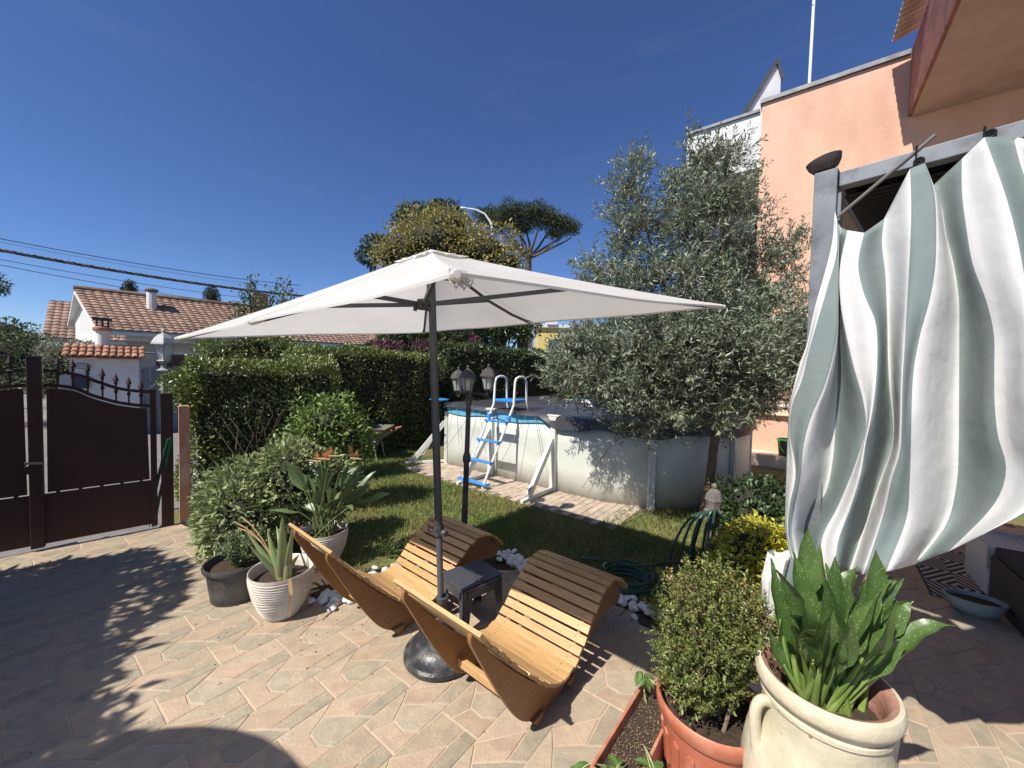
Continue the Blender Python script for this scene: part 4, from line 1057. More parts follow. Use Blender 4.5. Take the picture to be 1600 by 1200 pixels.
# twigs with narrow leaves
LP_, LD, LN_ = [], [], []
mb = MB(); nT = len(TP)
for i in range(nT):
    a = Vector(TP[i]); d = Vector(TD[i]); Lw = rr.uniform(.12, .26)
    if i % 5 == 0: mb.tube([a - d * .1, a + d * Lw * .5, a + d * Lw], [.004, .003, .001], 4, cap=False)
    if i % 22 == 0:
        q = min(limbs, key=lambda l: (l[1] - a).length)[1]; mb.tube([q, q.lerp(a, .5) + Vector((0, 0, .04)), a - d * .08], [.009, .006, .004], 5, cap=False)
    nl = rr.randint(12, 17); s = np.linspace(0, 1, nl)[:, None]
    base = np.array(a) + np.array(d) * Lw * s; sd = nrm(np.cross(np.array(d), rng.normal(size=(nl, 3))))
    LP_.append(base); LD.append(np.array(d) * .75 + sd * .9 + rng.normal(size=(nl, 3)) * .15); LN_.append(rng.normal(size=(nl, 3)) * .7 + np.array([0, 0, .8]))
mb.build('twigs', m_twig, ot)
m_olive = M_leaf('olive_leaf', (0.135, 0.175, 0.10), (0.285, 0.33, 0.235), .40, .15, .42, sc=9.0)
leaves('crown', np.concatenate(LP_), np.concatenate(LD), .068, .0165, m_olive, ot, Nn=nrm(np.concatenate(LN_)), fold=.1, droop=.05, rng=rng)
# white tag / stones at its foot
mb = MB(); mb.box(OB + Vector((.33, -.35, .28)), (.02, .006, .05)); 

# ================================================================== RIGHT BED
m_dshr = M_leaf('glossy_dark_leaf', (0.030, 0.065, 0.022), (0.055, 0.10, 0.032), .35, .12, .45)
t = thing('dark_shrub', 'low dark glossy shrub between the olive trunk and the striped curtain', 'shrub', (2.72, 4.25, 0))
ell = [((2.62, 4.2, .26), (.40, .34, .32)), ((3.0, 4.35, .24), (.36, .34, .30)), ((2.5, 3.95, .18), (.3, .25, .22))]
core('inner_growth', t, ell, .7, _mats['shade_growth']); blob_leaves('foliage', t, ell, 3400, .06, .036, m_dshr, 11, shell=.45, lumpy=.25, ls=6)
m_yel = M_leaf('golden_leaf', (0.58, 0.52, 0.05), (0.34, 0.37, 0.05), .3, .25, .4, sc=11)
t = thing('golden_shrub', 'low shrub with bright yellow variegated leaves beside the concrete hose post', 'shrub', (2.02, 3.22, 0))
ell = [((2.02, 3.22, .26), (.27, .26, .24)), ((2.24, 3.34, .28), (.22, .24, .22)), ((1.84, 3.08, .16), (.2, .2, .18)), ((2.12, 2.98, .14), (.2, .18, .16))]
core('inner_growth', t, ell, .5, _mats['shade_growth']); blob_leaves('foliage', t, ell, 3400, .05, .024, m_yel, 12, shell=.5, lumpy=.3, ls=8, rnd=.9)
# concrete hose post
HPp = Vector((1.965, 3.66, 0))
m_conc = mat('old_concrete', (0.20, 0.172, 0.15), (0.125, 0.108, 0.095), 12, 0.9, bump=0.5, bscale=50, c3=(0.13, 0.11, 0.10), scale3=6)
hp = thing('hose_post', 'grey concrete garden tap post with domed cap and draped hose', 'post', HPp)
mb = MB(); mb.lathe([(.075, -.03), (.075, .02), (.060, .03), (.055, .40), (.060, .41)], HPp, 8, phase=R(22.5)); mb.build('shaft', m_conc, hp)
mb = MB(); mb.lathe([(.058, .40), (.085, .415), (.088, .435), (.070, .45), (.066, .50), (.078, .53), (.082, .545), (.074, .56), (.070, .585), (.052, .625), (.028, .645), (.018, .65), (.026, .665), (.024, .685), (.008, .70), (0, .70)], HPp, 8, phase=R(22.5)); mb.build('cap', m_conc, hp, smooth=True, ang=30)
m_hose = mat('green_hose', (0.016, 0.055, 0.040), (0.022, 0.07, 0.05), 20, 0.4)
mb = MB(); rr = random.Random(4)
for k in range(6):
    a = HPp + Vector((-.03, -.075 - .012 * k, .43 + .006 * k)); e = HPp + Vector((-.46 + .07 * k, -.12 - .05 * (k % 3), .01))
    mb.tube([HPp + Vector((.04, -.07 - .012 * k, .40))] + bez(a, a + Vector((-.30 + .045 * k, -.03, .10 + .01 * k)), e, 12), .0115, 8)
mb.build('draped_hose', m_hose, hp, smooth=True)
hc = G(978, 912)
mb = MB(); pts = []
for j in range(150):
    a = j / 150 * 2 * math.pi * 6.5; r_ = .15 + .025 * math.sin(a * .37) + .02 * math.sin(a * 1.3); pts.append(Vector((hc.x + r_ * 1.2 * math.cos(a) + .05 * math.sin(a * .21), hc.y + r_ * math.sin(a) + .05 * math.cos(a * .17), .015 + .009 * (j // 23) + .01 * math.sin(a * .5) ** 2)))
pts += [Vector((hc.x - .10, hc.y + .3, .04)), Vector((hc.x - .28, hc.y + .38, .03)), Vector((hc.x - .30, hc.y + .22, .10)), Vector((hc.x - .1, hc.y + .12, .13)), Vector((hc.x + .15, hc.y + .14, .08)), Vector((hc.x + .40, hc.y + .30, .02)), HPp + Vector((-.35, -.2, .02))]
mb.tube([Vector(q) for q in catmull([tuple(q) for q in pts], 2)], .0115, 7); o = mb.build('coiled_hose', m_hose, base=(hc.x, hc.y, 0), smooth=True)
tag(o, 'dark green garden hose coiled on the lawn edge by the pebbles', 'hose')

# ================================================================== TERRACOTTA TUB WITH BUSH
m_terra = mat('terracotta_plastic', (0.44, 0.135, 0.075), (0.38, 0.115, 0.062), 7, 0.5, c3=(0.50, 0.21, 0.13), scale3=9)
tb = Vector((0.885, 1.60, 0))
t = thing('terracotta_tub', 'round terracotta plastic tub between the planter box and the amphora', 'pot', tb)
mb = MB(); mb.lathe([(.165, .001), (.172, .02), (.198, .285), (.212, .29), (.220, .30), (.224, .335), (.222, .352), (.214, .358), (.206, .352), (.20, .31), (.195, .27)], tb, 48, cap=False); tubo = mb.build('tub', m_terra, t, smooth=True, ang=50)
for k in range(18):
    a = 2 * math.pi * k / 18; d = Vector((math.cos(a), math.sin(a), 0)); s = Vector((-d.y, d.x, 0)); c = tb + d * .1885 + Vector((0, 0, .155))
    mb = MB(); mb.prism([(-.018, -.075), (.018, -.075), (.019, .06), (.0, .078), (-.019, .06)], c - d * .012, s, Vector((0, 0, 1)) + d * .085, d * .018); mb.build('relief_panel', m_terra, tubo, bevel=.003)
mb = MB(); mb.lathe([(.0, .30), (.1, .305), (.204, .295)], tb, 24, cap=False); mb.build('soil', m_potsoil, t, smooth=True)
m_box = M_leaf('boxwood_leaf', (0.115, 0.165, 0.036), (0.22, 0.235, 0.07), .4, .2, .4, sc=12)
m_boxd = M_leaf('dry_boxwood_leaf', (0.48, 0.30, 0.14), (0.28, 0.2, 0.09), .4, .2, .5, sc=12)
bx = thing('boxwood_bush', 'dense small leaved boxwood bush with browning tips in the terracotta tub', 'shrub', tb + Vector((0, 0, .30)))
b0 = tb + Vector((0, 0, .29)); rng = np.random.default_rng(77)
ell = [((tb.x - .01, tb.y + .01, .705), (.225, .21, .20)), ((tb.x - .06, tb.y - .02, .60), (.185, .18, .17)), ((tb.x + .06, tb.y + .02, .66), (.19, .19, .20)), ((tb.x - .08, tb.y, .48), (.14, .14, .12))]
tips = []
for c, r_ in ell:
    u_ = nrm(rng.normal(size=(330, 3))); tips.append(np.array(c) + u_ * np.array(r_) * ((1 - .4 * rng.uniform(0, 1, 330) ** 1.6) * (1 + .10 * lump(u_ + np.array(c), 8, 2)))[:, None])
tips = np.concatenate(tips); tips = tips[tips[:, 2] > .36]
mb = MB(); rr = random.Random(9); mains = []
for k in range(20):
    e = Vector(tips[rng.integers(len(tips))]); a = b0 + Vector((rr.gauss(.03, .05), rr.gauss(0, .04), 0)); p = a.lerp(e, .6) + Vector((0, 0, .03)); mb.tube([a, a.lerp(p, .5) + Vector((rr.uniform(-.02, .02), rr.uniform(-.02, .02), .02)), p, e], [.008, .0065, .004, .002], 6); mains.append(p)
mb.build('stems', mat('grey_stem', (0.25, 0.19, 0.14), (0.17, 0.12, 0.09), 30, .9), bx, smooth=True)
LP_, LD = [], []; mb = MB()
for i, q in enumerate(tips):
    a = Vector(q); m0 = min(mains, key=lambda s: (s - a).length); d = (a - Vector((tb.x, tb.y, .5))).normalized() * .7 + Vector((0, 0, .6)) + Vector(rng.normal(size=3)) * .25; d.normalize()
    if i % 3 == 0: mb.tube([m0, m0.lerp(a, .6) + Vector((0, 0, .01)), a], [.003, .002, .001], 4, cap=False)
    nl = 20; s = np.linspace(-.5, 1, nl)[:, None]
    LP_.append(q + np.array(d) * .06 * s); LD.append(np.array(d) * .6 + nrm(rng.normal(size=(nl, 3))))
mb.build('twigs', _mats['twig'], bx)
LP_ = np.concatenate(LP_); LD = np.concatenate(LD); dry = (lump(LP_, 22, 8) + rng.normal(0, .5, len(LP_))) > .95
leaves('foliage', LP_[~dry], LD[~dry], .017, .0085, m_box, bx, rng=rng)
leaves('dry_foliage', LP_[dry], LD[dry], .017, .0075, m_boxd, bx, rng=rng)

# ================================================================== PLANTER BOX WITH BASIL
m_terr2 = mat('terracotta_clay', (0.46, 0.17, 0.10), (0.38, 0.13, 0.075), 9, 0.75, bump=.3, c3=(0.55, 0.30, 0.20), scale3=12)
fl_ = G(1004, 1066, .17); nl_ = G(938, 1172, .17)
ax = (fl_ - nl_).normalized(); ang = math.atan2(ax.y, ax.x)
ctr = (fl_ + nl_) / 2; side = Vector((ax.y, -ax.x, 0)); ctr = Vector((ctr.x, ctr.y, 0)) + side * .085 - ax * .03
pl = thing('planter_box', 'rectangular terracotta planter with drooping basil left of the round tub', 'planter', ctr, rz=ang)
Lh, Wh, Hh = .29, .088, .17
mb = MB()
o_ = [(-Lh, -Wh), (Lh, -Wh), (Lh, Wh), (-Lh, Wh)]
def ringq(s, z, d): return [(x * s - (d if x > 0 else -d), y * s - (d if y > 0 else -d), z) for x, y in o_]
lv = [ringq(.88, .001, 0), ringq(.96, .13, 0), ringq(1.0, .135, 0), ringq(1.0, Hh, 0), ringq(1.0, Hh, .013), ringq(.97, .10, .018)]
mb.add([q for l in lv for q in l], [(i * 4 + k, i * 4 + (k + 1) % 4, (i + 1) * 4 + (k + 1) % 4, (i + 1) * 4 + k) for i in range(5) for k in range(4)] + [(0, 1, 2, 3)])
mb.build('box', m_terr2, pl, bevel=.003)
mb = MB(); mb.grid([[(-.268 + .0536 * i, -.068 + .0272 * j, .132 + random.uniform(-.008, .006)) for i in range(11)] for j in range(6)]); mb.build('soil', m_potsoil, pl, smooth=True)
rng = np.random.default_rng(5); n = 420
V, Fc = leaf_arrays(np.stack([rng.uniform(-.25, .25, n), rng.uniform(-.062, .062, n), np.full(n, .141)], 1), nrm(rng.normal(size=(n, 3)) * np.array([1, 1, .25])), np.repeat([[0, 0, 1.0]], n, 0), rng.uniform(.004, .011, n), rng.uniform(.002, .004, n), 0, 0)
np_object('mulch_flakes', V, Fc, mat('mulch_flake', (0.42, 0.3, 0.17), (0.3, 0.2, 0.1), 60, .9), pl)['kind'] = 'stuff'
m_basil = M_leaf('basil_leaf', (0.14, 0.23, 0.05), (0.20, 0.30, 0.08), .25, .3, .4, sc=14)
m_bstem = mat('basil_stem', (0.36, 0.42, 0.2), (0.45, 0.45, 0.25), 20, .6)
inv = Matrix.Rotation(-ang, 3, 'Z')
def toworld(l): return ctr + Matrix.Rotation(ang, 3, 'Z') @ Vector(l)
rr = random.Random(33)
basil = [('basil_seedling', (.20, .045), [(-.01, .03, .14)], 4, 'upright basil seedling at the outer corner of the planter box'),
         ('basil_seedling', (.24, -.01), [(.03, .02, .12)], 4, 'bent basil seedling at the far end of the planter box'),
         ('basil_seedling', (-.02, -.03), [(-.10, -.04, .09), (-.16, -.09, .02)], 11, 'wilted basil drooping over the inner long side of the planter box'),
         ('basil_seedling', (-.14, .0), [(-.10, -.02, .07), (-.13, .01, .02)], 12, 'wilted basil lying across the near end of the planter box'),
         ('basil_seedling', (-.22, .05), [(-.07, .05, .05), (-.13, .09, -.01)], 7, 'basil shoot hanging out over the near corner of the planter box')]
for (nm, (lx, ly), offs, nl, lab) in basil:
    b_ = toworld((lx, ly, .135)); t = thing(nm, lab, 'seedling', b_, 'basil seedlings in the planter')
    for s in range(2 if len(offs) == 1 else 3):
        pth = [Vector((lx + rr.uniform(-.012, .012), ly + rr.uniform(-.012, .012), .13))]
        for o in offs: pth.append(Vector((lx + o[0] + rr.uniform(-.025, .025), ly + o[1] + rr.uniform(-.025, .025), .135 + o[2] + rr.uniform(-.01, .02))))
        if len(pth) == 2: pth.insert(1, pth[0].lerp(pth[1], .55) + Vector((0, 0, .02)))
        wpth = [toworld(q) for q in bez(*pth[:3], 8)]
        mb = MB(); mb.tube(wpth, .0022, 5); so_ = mb.build('stem', m_bstem, t, smooth=True)
        for k in range(nl // 2 + 3):
            p = wpth[-1].lerp(wpth[4], rr.uniform(0, .9)); dr = Vector((rr.uniform(-1, 1), rr.uniform(-1, 1), rr.uniform(-.9, .25))).normalized(); Lf = rr.uniform(.038, .062)
            mb = MB(); blade(mb, [p, p + dr * Lf * .3, p + dr * Lf * .65 + Vector((0, 0, -.003)), p + dr * Lf + Vector((0, 0, -.010))], [.002, .016, .015, .001], .35); mb.build('leaf', m_basil, so_, smooth=True)

# ================================================================== AMPHORA WITH CALLA
m_amph = mat('weathered_cream_clay', (0.66, 0.58, 0.43), (0.56, 0.50, 0.36), 7, 0.75, bump=0.3, bscale=45, c3=(0.36, 0.35, 0.22), scale3=3.2, spots=((0.36, 0.20, 0.12), 14.0, 0.09))
m_inner = mat('red_clay', (0.34, 0.14, 0.09), (0.42, 0.26, 0.2), 9, 0.85, bump=.4)
ap = Vector((1.115, 1.31, 0))
am = thing('amphora_pot', 'large cream clay amphora with handles in the right foreground', 'pot', ap)
prof = [(r_ * .84, z_) for r_, z_ in [(.15, .001), (.17, .02), (.235, .13), (.278, .25), (.285, .33), (.268, .42), (.235, .485), (.218, .52), (.212, .56), (.212, .60), (.222, .605), (.222, .618), (.214, .622), (.216, .640), (.236, .648), (.244, .665), (.244, .688), (.236, .702), (.222, .706)]]
mb = MB(); mb.lathe(prof, ap, 64, cap=False); mb.build('body', m_amph, am, smooth=True, ang=45)
mb = MB(); mb.lathe([(r_ * .84, z_) for r_, z_ in [(.222, .7058), (.205, .700), (.192, .682), (.188, .64), (.185, .58)]], ap, 48, cap=False); mb.build('inner_rim', m_inner, am, smooth=True)
mb = MB(); mb.lathe([(.0, .60), (.08, .605), (.157, .595)], ap, 24, cap=False); mb.build('soil', m_potsoil, am, smooth=True)
for s in (R(174), R(-6)):
    d = Vector((math.cos(s), math.sin(s), 0)); mb = MB()
    hp_ = [Vector(q) for q in catmull([tuple(ap + d * r_ + Vector((0, 0, z_))) for r_, z_ in ((.172, .585), (.195, .592), (.213, .580), (.222, .548), (.222, .505), (.215, .45), (.205, .41))], 4)]; mb.tube(hp_, [.018] * (len(hp_) - 5) + [.019, .02, .021, .023, .024], 14, flat=1.3); mb.build('handle', m_amph, am, smooth=True)
m_calla = mat('calla_leaf', (0.070, 0.135, 0.032), (0.105, 0.175, 0.048), 12, 0.36, trans=0.2, spots=((0.42, 0.50, 0.30), 120.0, 0.20), rnd=.22)
m_callas = mat('calla_stalk', (0.16, 0.25, 0.05), (0.24, 0.33, 0.09), 14, 0.4)
ca = thing('calla_lily_plant', 'calla lily with white speckled arrow shaped leaves in the amphora', 'plant', ap + Vector((0, 0, .60)))
def calla(tip, base, w, bend, lenf, tw):
    tip = Vector(tip); base = Vector(base)
    ln = (tip - base).length; up_ = (tip - base).normalized()
    j = base.lerp(tip, 1 - lenf) + bend * .25         # where the blade joins the stalk
    mb = MB(); mb.tube(bez(base, base.lerp(j, .5) + bend * .1, j, 6), [.011, .0105, .010, .009, .008, .0065, .005], 8); so_ = mb.build('stalk', m_callas, ca, smooth=True)
    ctrl = j.lerp(tip, .5) + bend * .5
    bl = bez(j, ctrl, tip, 11)
    toc = (Vector((0, -.1, CAM_H)) - j).normalized()
    t0 = (tip - j).normalized(); sd = t0.cross(toc); sd = Matrix.Rotation(tw, 3, t0) @ sd; sd.normalize()
    wid = [.30, .62, .88, 1.0, .98, .90, .80, .68, .53, .36, .18, .02]
    vs = []; n = len(bl)
    for i, p in enumerate(bl):
        tt = (bl[min(n - 1, i + 1)] - bl[max(0, i - 1)]).normalized(); s = (sd - tt * sd.dot(tt)).normalized(); nn = s.cross(tt)
        for f in (-1, -.55, 0, .55, 1):
            wv = .10 * math.sin(i * 1.25 + 2 * f + tw * 7) * w * abs(f)
            back = t0 * (-.028 * abs(f) * (i == 0) - .05 * w * abs(f) * 4 * (i == 0))
            vs.append(p + s * f * w * wid[i] + nn * (abs(f) ** 1.3 * w * wid[i] * (.45 + .35 * math.sin(tw * 11) ** 2) + wv) + back)
    mb = MB(); mb.add(vs, [(i * 5 + k, i * 5 + k + 1, (i + 1) * 5 + k + 1, (i + 1) * 5 + k) for i in range(n - 1) for k in range(4)]); mb.build('leaf', m_calla, so_, smooth=True, ang=60)
rr = random.Random(40)
spec = [(1262, 822, 1.36, .052, .45, .2), (1282, 850, 1.42, .045, .5, -.3), (1240, 862, 1.36, .05, .5, .3), (1305, 868, 1.38, .05, .5, -.2), (1368, 858, 1.33, .05, .45, .2), (1205, 872, 1.38, .04, .45, .5), (1212, 890, 1.26, .045, .5, -.4),
        (1325, 905, 1.28, .05, .55, .1), (1290, 905, 1.24, .05, .55, -.1), (1255, 935, 1.20, .052, .5, .3), (1345, 915, 1.36, .05, .5, -.3), (1395, 910, 1.38, .042, .5, .4), (1428, 938, 1.27, .045, .45, .3), (1492, 978, 1.22, .05, .42, -.5),
        (1200, 980, 1.30, .04, .5, .5), (1228, 925, 1.30, .05, .5, 0), (1300, 955, 1.16, .052, .5, .2), (1365, 935, 1.22, .05, .5, -.2), (1330, 965, 1.14, .048, .5, .4), (1275, 985, 1.12, .045, .5, -.3), (1400, 905, 1.30, .035, .4, .8), (1410, 960, 1.30, .04, .5, -.6), (1250, 1000, 1.16, .04, .45, .4), (1290, 880, 1.48, .05, .5, .5), (1340, 885, 1.46, .05, .5, -.5), (1225, 905, 1.44, .045, .5, .2)]
spec += [(rr.uniform(1215, 1420), rr.uniform(885, 1010), rr.uniform(1.14, 1.45), .040, .5, rr.uniform(-.9, .9)) for _ in range(26)]
for (u, v, y, w, lf, tw) in spec:
    w *= rr.uniform(.80, 1.0); tw *= 1.6
    tip = D(u, v, y); a = rr.uniform(0, 6.28); r_ = rr.uniform(.02, .10)
    base = ap + Vector((r_ * math.cos(a), r_ * math.sin(a) * .8, .60)); base += (Vector((tip.x, tip.y, 0)) - Vector((base.x, base.y, 0))) * .18
    out = Vector((tip.x - ap.x, tip.y - ap.y, 0)); calla(tip, base, w * .86, Vector((0, 0, .10)) + out * -.12 if out.length > .22 else out * .1 + Vector((rr.uniform(-.04, .04), rr.uniform(-.04, .04), 0)), lf - .02, tw)
# ================================================================== PERGOLA
RA_ = R(-48.5); RA = Vector((math.cos(RA_), math.sin(RA_), 0)); RB = Vector((-RA.y, RA.x, 0)); PP = Vector((1.37, 1.725, 0)); PH = 2.62
m_steel = mat('grey_painted_steel', (0.165, 0.18, 0.195), (0.21, 0.225, 0.24), 9, 0.5, metal=0.1, c3=(0.10, 0.105, 0.11), scale3=12)
pg = thing('pergola', 'grey steel pergola with dark woven shade roof beside the house', 'pergola', PP)
mb = MB(); mb.prism([(-.04, -.04), (.04, -.04), (.04, .04), (-.04, .04)], PP - Vector((0, 0, .02)), RA, RB, (0, 0, PH + .04)); mb.build('post', m_steel, pg, bevel=.003)
mb = MB(); mb.prism([(.045, -.03), (2.6, -.03), (2.6, .03), (.045, .03)], PP + Vector((0, 0, PH - .06)), RA, RB, (0, 0, .06)); mb.build('front_beam', m_steel, pg, bevel=.003)
mb = MB(); mb.prism([(-.03, .045), (.03, .045), (.03, 3.6), (-.03, 3.6)], PP + Vector((0, 0, PH - .06)), RA, RB, (0, 0, .06)); mb.build('side_beam', m_steel, pg, bevel=.003)
mb = MB(); mb.prism([(-.04, -.04), (.04, -.04), (.04, .04), (-.04, .04)], PP + RB * 3.62 - Vector((0, 0, .02)), RA, RB, (0, 0, PH)); mb.build('post', m_steel, pg, bevel=.003)
mb = MB(); mb.prism([(-.04, -.04), (.04, -.04), (.04, .04), (-.04, .04)], PP + RA * 2.65 - Vector((0, 0, .02)), RA, RB, (0, 0, PH)); mb.build('post', m_steel, pg, bevel=.003)
mb = MB(); q = on_plane(1306, 346, PP, RA_)[2]; e = on_plane(1462, 216, PP, RA_)[2]; mb.tube([q - RB * .03, e - RB * .03], .007, 8); mb.build('brace_rod', mat('rod_paint', (0.14, 0.13, 0.11), rough=.5), pg)
mb = MB(); mb.prism([(.041, -.012), (.052, -.012), (.052, .03), (.041, .03)], PP + Vector((0, 0, PH - .34)), RA, RB, (0, 0, .26)); mb.build('bracket', m_steel, pg)
# woven shade cloth: thin dark strips with light gaps between
mb = MB()
for k in range(150): 
    b_ = .06 + k * .0225 ; z = PH - .075 + .003 * (k % 2)
    mb.prism([(.05, b_), (2.6, b_ + .003 * math.sin(k)), (2.6, b_ + .0245 - .004 * (k % 5 == 0)), (.05, b_ + .0240 - .004 * (k % 7 == 0) + .001 * math.sin(k * 2.1))], PP + Vector((0, 0, z)), RA, RB, (0, 0, .002))
for k in range(40):
    a_ = .06 + k * .0635; mb.prism([(a_, .05), (a_ + .03, .05), (a_ + .03, 3.5), (a_, 3.5)], PP + Vector((0, 0, PH - .062)), RA, RB, (0, 0, .0015))
mb.prism([(.05, .05), (2.6, .05), (2.6, 3.45), (.05, 3.45)], PP + Vector((0, 0, PH - .052)), RA, RB, (0, 0, .002))
o = mb.build('woven_shade', mat('black_weave', (0.012, 0.012, 0.013), (0.02, 0.02, 0.02), 20, .8), pg)
# a hanging part of the same weave at the back of the pergola bay
mb = MB(); mb.prism([(.10, 0), (2.6, 0), (2.6, .42), (.10, .42)], PP + RB * .62 + Vector((0, 0, PH - .50)), RA, (0, 0, 1), RB * .004); mb.build('valance', _mats['black_weave'], pg)
# dark bowl lamp resting on the post
bl = PP + Vector((-.005, 0, PH + .005)); Mt = Matrix.Rotation(R(-14), 3, Vector((.3, .9, 0)))
mb = MB(); mb.lathe([(.0, -.0), (.025, .002), (.045, .014), (.058, .034), (.064, .058), (.060, .060), (.05, .058), (.0, .056)], bl + Vector((0, 0, .02)), 24, M=Mt); mb.lathe([(.018, -.006), (.016, .03)], bl, 10); o = mb.build('post_lamp', mat('dark_bronze', (0.05, 0.04, 0.038), (0.075, 0.06, 0.055), 9, .5), base=bl, smooth=True)
tag(o, 'dark bowl shaped lamp sitting on top of the pergola post', 'lamp')
# ================================================================== STRIPED CURTAIN
def striped():
    m = bpy.data.materials.new('striped_awning_cloth'); m.use_nodes = True; nt = m.node_tree; N, L = nt.nodes, nt.links
    p = N['Principled BSDF']; p.inputs['Roughness'].default_value = .75
    at = N.new('ShaderNodeAttribute'); at.attribute_name = 'stripe'
    no = N.new('ShaderNodeTexNoise'); no.inputs['Scale'].default_value = 7; no.inputs['Detail'].default_value = 6
    ge = N.new('ShaderNodeNewGeometry'); L.new(ge.outputs['Position'], no.inputs[0])
    def two(a, b):
        mx = N.new('ShaderNodeMix'); mx.data_type = 'RGBA'; mr = N.new('ShaderNodeMapRange'); mr.inputs[1].default_value = .4; mr.inputs[2].default_value = .75
        L.new(no.outputs[0], mr.inputs[0]); L.new(mr.outputs[0], mx.inputs[0]); mx.inputs[6].default_value = (*a, 1); mx.inputs[7].default_value = (*b, 1); return mx.outputs[2]
    gw = two((.72, .72, .70), (.68, .68, .65)); gg = two((.205, .25, .24), (.185, .23, .22))
    mx = N.new('ShaderNodeMix'); mx.data_type = 'RGBA'; L.new(at.outputs['Fac'], mx.inputs[0]); L.new(gw, mx.inputs[6]); L.new(gg, mx.inputs[7]); L.new(mx.outputs[2], p.inputs['Base Color'])
    t = N.new('ShaderNodeBsdfTranslucent'); L.new(mx.outputs[2], t.inputs[0]); ms = N.new('ShaderNodeMixShader'); ms.inputs[0].default_value = .15
    L.new(p.outputs[0], ms.inputs[1]); L.new(t.outputs[0], ms.inputs[2]); L.new(ms.outputs[0], N['Material Output'].inputs[0])
    b2 = N.new('ShaderNodeTexNoise'); b2.inputs['Scale'].default_value = 9; b2.inputs['Detail'].default_value = 3; L.new(ge.outputs['Position'], b2.inputs[0])
    bu = N.new('ShaderNodeBump'); bu.inputs['Strength'].default_value = .3; bu.inputs['Distance'].default_value = .02; L.new(b2.outputs[0], bu.inputs['Height']); L.new(bu.outputs[0], p.inputs['Normal'])
    return m
m_cur = striped()
cu = thing('striped_curtain', 'green and white striped outdoor curtain hung from the pergola beam', 'curtain', PP + RA * .15)
B = [[(232, 345), (225, 420), (205, 500), (185, 570), (165, 660), (150, 700), (128, 790), (122, 860), (118, 950), (116, 1020), (116, 1090), (130, 1170)],
     [(236, 362), (236, 440), (215, 520), (195, 590), (172, 670), (155, 740), (132, 800), (127, 870), (140, 960), (125, 1040), (122, 1100), (138, 1175)],
     [(240, 376), (239, 480), (238, 560), (238, 620), (226, 690), (205, 760), (175, 830), (157, 900), (150, 970), (135, 1050), (130, 1105), (148, 1180)],
     [(245, 383), (241, 480), (240, 560), (239, 640), (238, 700), (237, 770), (234, 830), (230, 900), (217, 985), (192, 1040), (165, 1100), (168, 1185)],
     [(262, 390), (244, 480), (246, 560), (258, 630), (278, 715), (298, 785), (306, 850), (296, 890), (272, 960), (238, 1040), (203, 1110), (198, 1190)],
     [(300, 396), (286, 470), (300, 540), (325, 600), (331, 660), (328, 740), (318, 820), (303, 890), (292, 960), (268, 1040), (240, 1115), (230, 1195)],
     [(348, 362), (342, 420), (350, 490), (353, 560), (355, 620), (356, 690), (360, 760), (368, 835), (365, 900), (338, 975), (305, 1070), (262, 1198)],
     [(408, 246), (411, 330), (409, 420), (405, 500), (400, 590), (395, 670), (390, 750), (388, 830), (384, 910), (366, 970), (345, 1060), (300, 1196)],
     [(442, 232), (464, 300), (469, 390), (466, 480), (452, 560), (430, 640), (416, 720), (411, 810), (409, 900), (406, 990), (398, 1070), (352, 1190)],
     [(462, 285), (482, 335), (492, 400), (510, 470), (522, 550), (523, 640), (523, 730), (523, 820), (522, 900), (517, 985), (492, 1080), (420, 1172)],
     [(530, 222), (530, 300), (540, 380), (556, 470), (586, 550), (605, 630), (606, 710), (606, 790), (614, 870), (634, 950), (604, 1035), (500, 1142)],
     [(582, 172), (604, 230), (632, 310), (656, 400), (672, 480), (686, 580), (696, 680), (702, 780), (715, 880), (738, 960), (705, 1030), (585, 1100)],
     [(650, 170), (668, 240), (700, 330), (725, 420), (745, 510), (765, 600), (780, 700), (795, 800), (815, 890), (830, 960), (780, 1010), (660, 1052)],
     [(740, 190), (745, 260), (770, 350), (800, 440), (830, 530), (855, 620), (875, 720), (895, 810), (915, 890), (920, 950), (860, 985), (750, 1005)],
     [(820, 110), (835, 190), (860, 290), (890, 400), (920, 500), (950, 600), (970, 700), (990, 800), (1005, 880), (1000, 930), (940, 950), (830, 960)]]
foff = [0.0, .03, .045, -.05, .02, .055, -.045, .05, .035, -.075, .0, .055, -.03, .05, 0]
NR, SUB = 45, 6
cols = []
for b, pts in enumerate(B):
    cur = catmull([(float(x), float(y)) for x, y in pts], 8); Ls = [0.0]
    for i in range(1, len(cur)): Ls.append(Ls[-1] + math.hypot(cur[i][0] - cur[i - 1][0], cur[i][1] - cur[i - 1][1]))
    col = []
    for k in range(NR):
        s = Ls[-1] * k / (NR - 1); i = next((j for j in range(1, len(Ls)) if Ls[j] >= s - 1e-6), len(Ls) - 1); f = (s - Ls[i - 1]) / max(1e-6, Ls[i] - Ls[i - 1])
        col.append((cur[i - 1][0] + (cur[i][0] - cur[i - 1][0]) * f, cur[i - 1][1] + (cur[i][1] - cur[i - 1][1]) * f))
    cols.append(col)
P3 = []; stripe = []
nb = len(B)
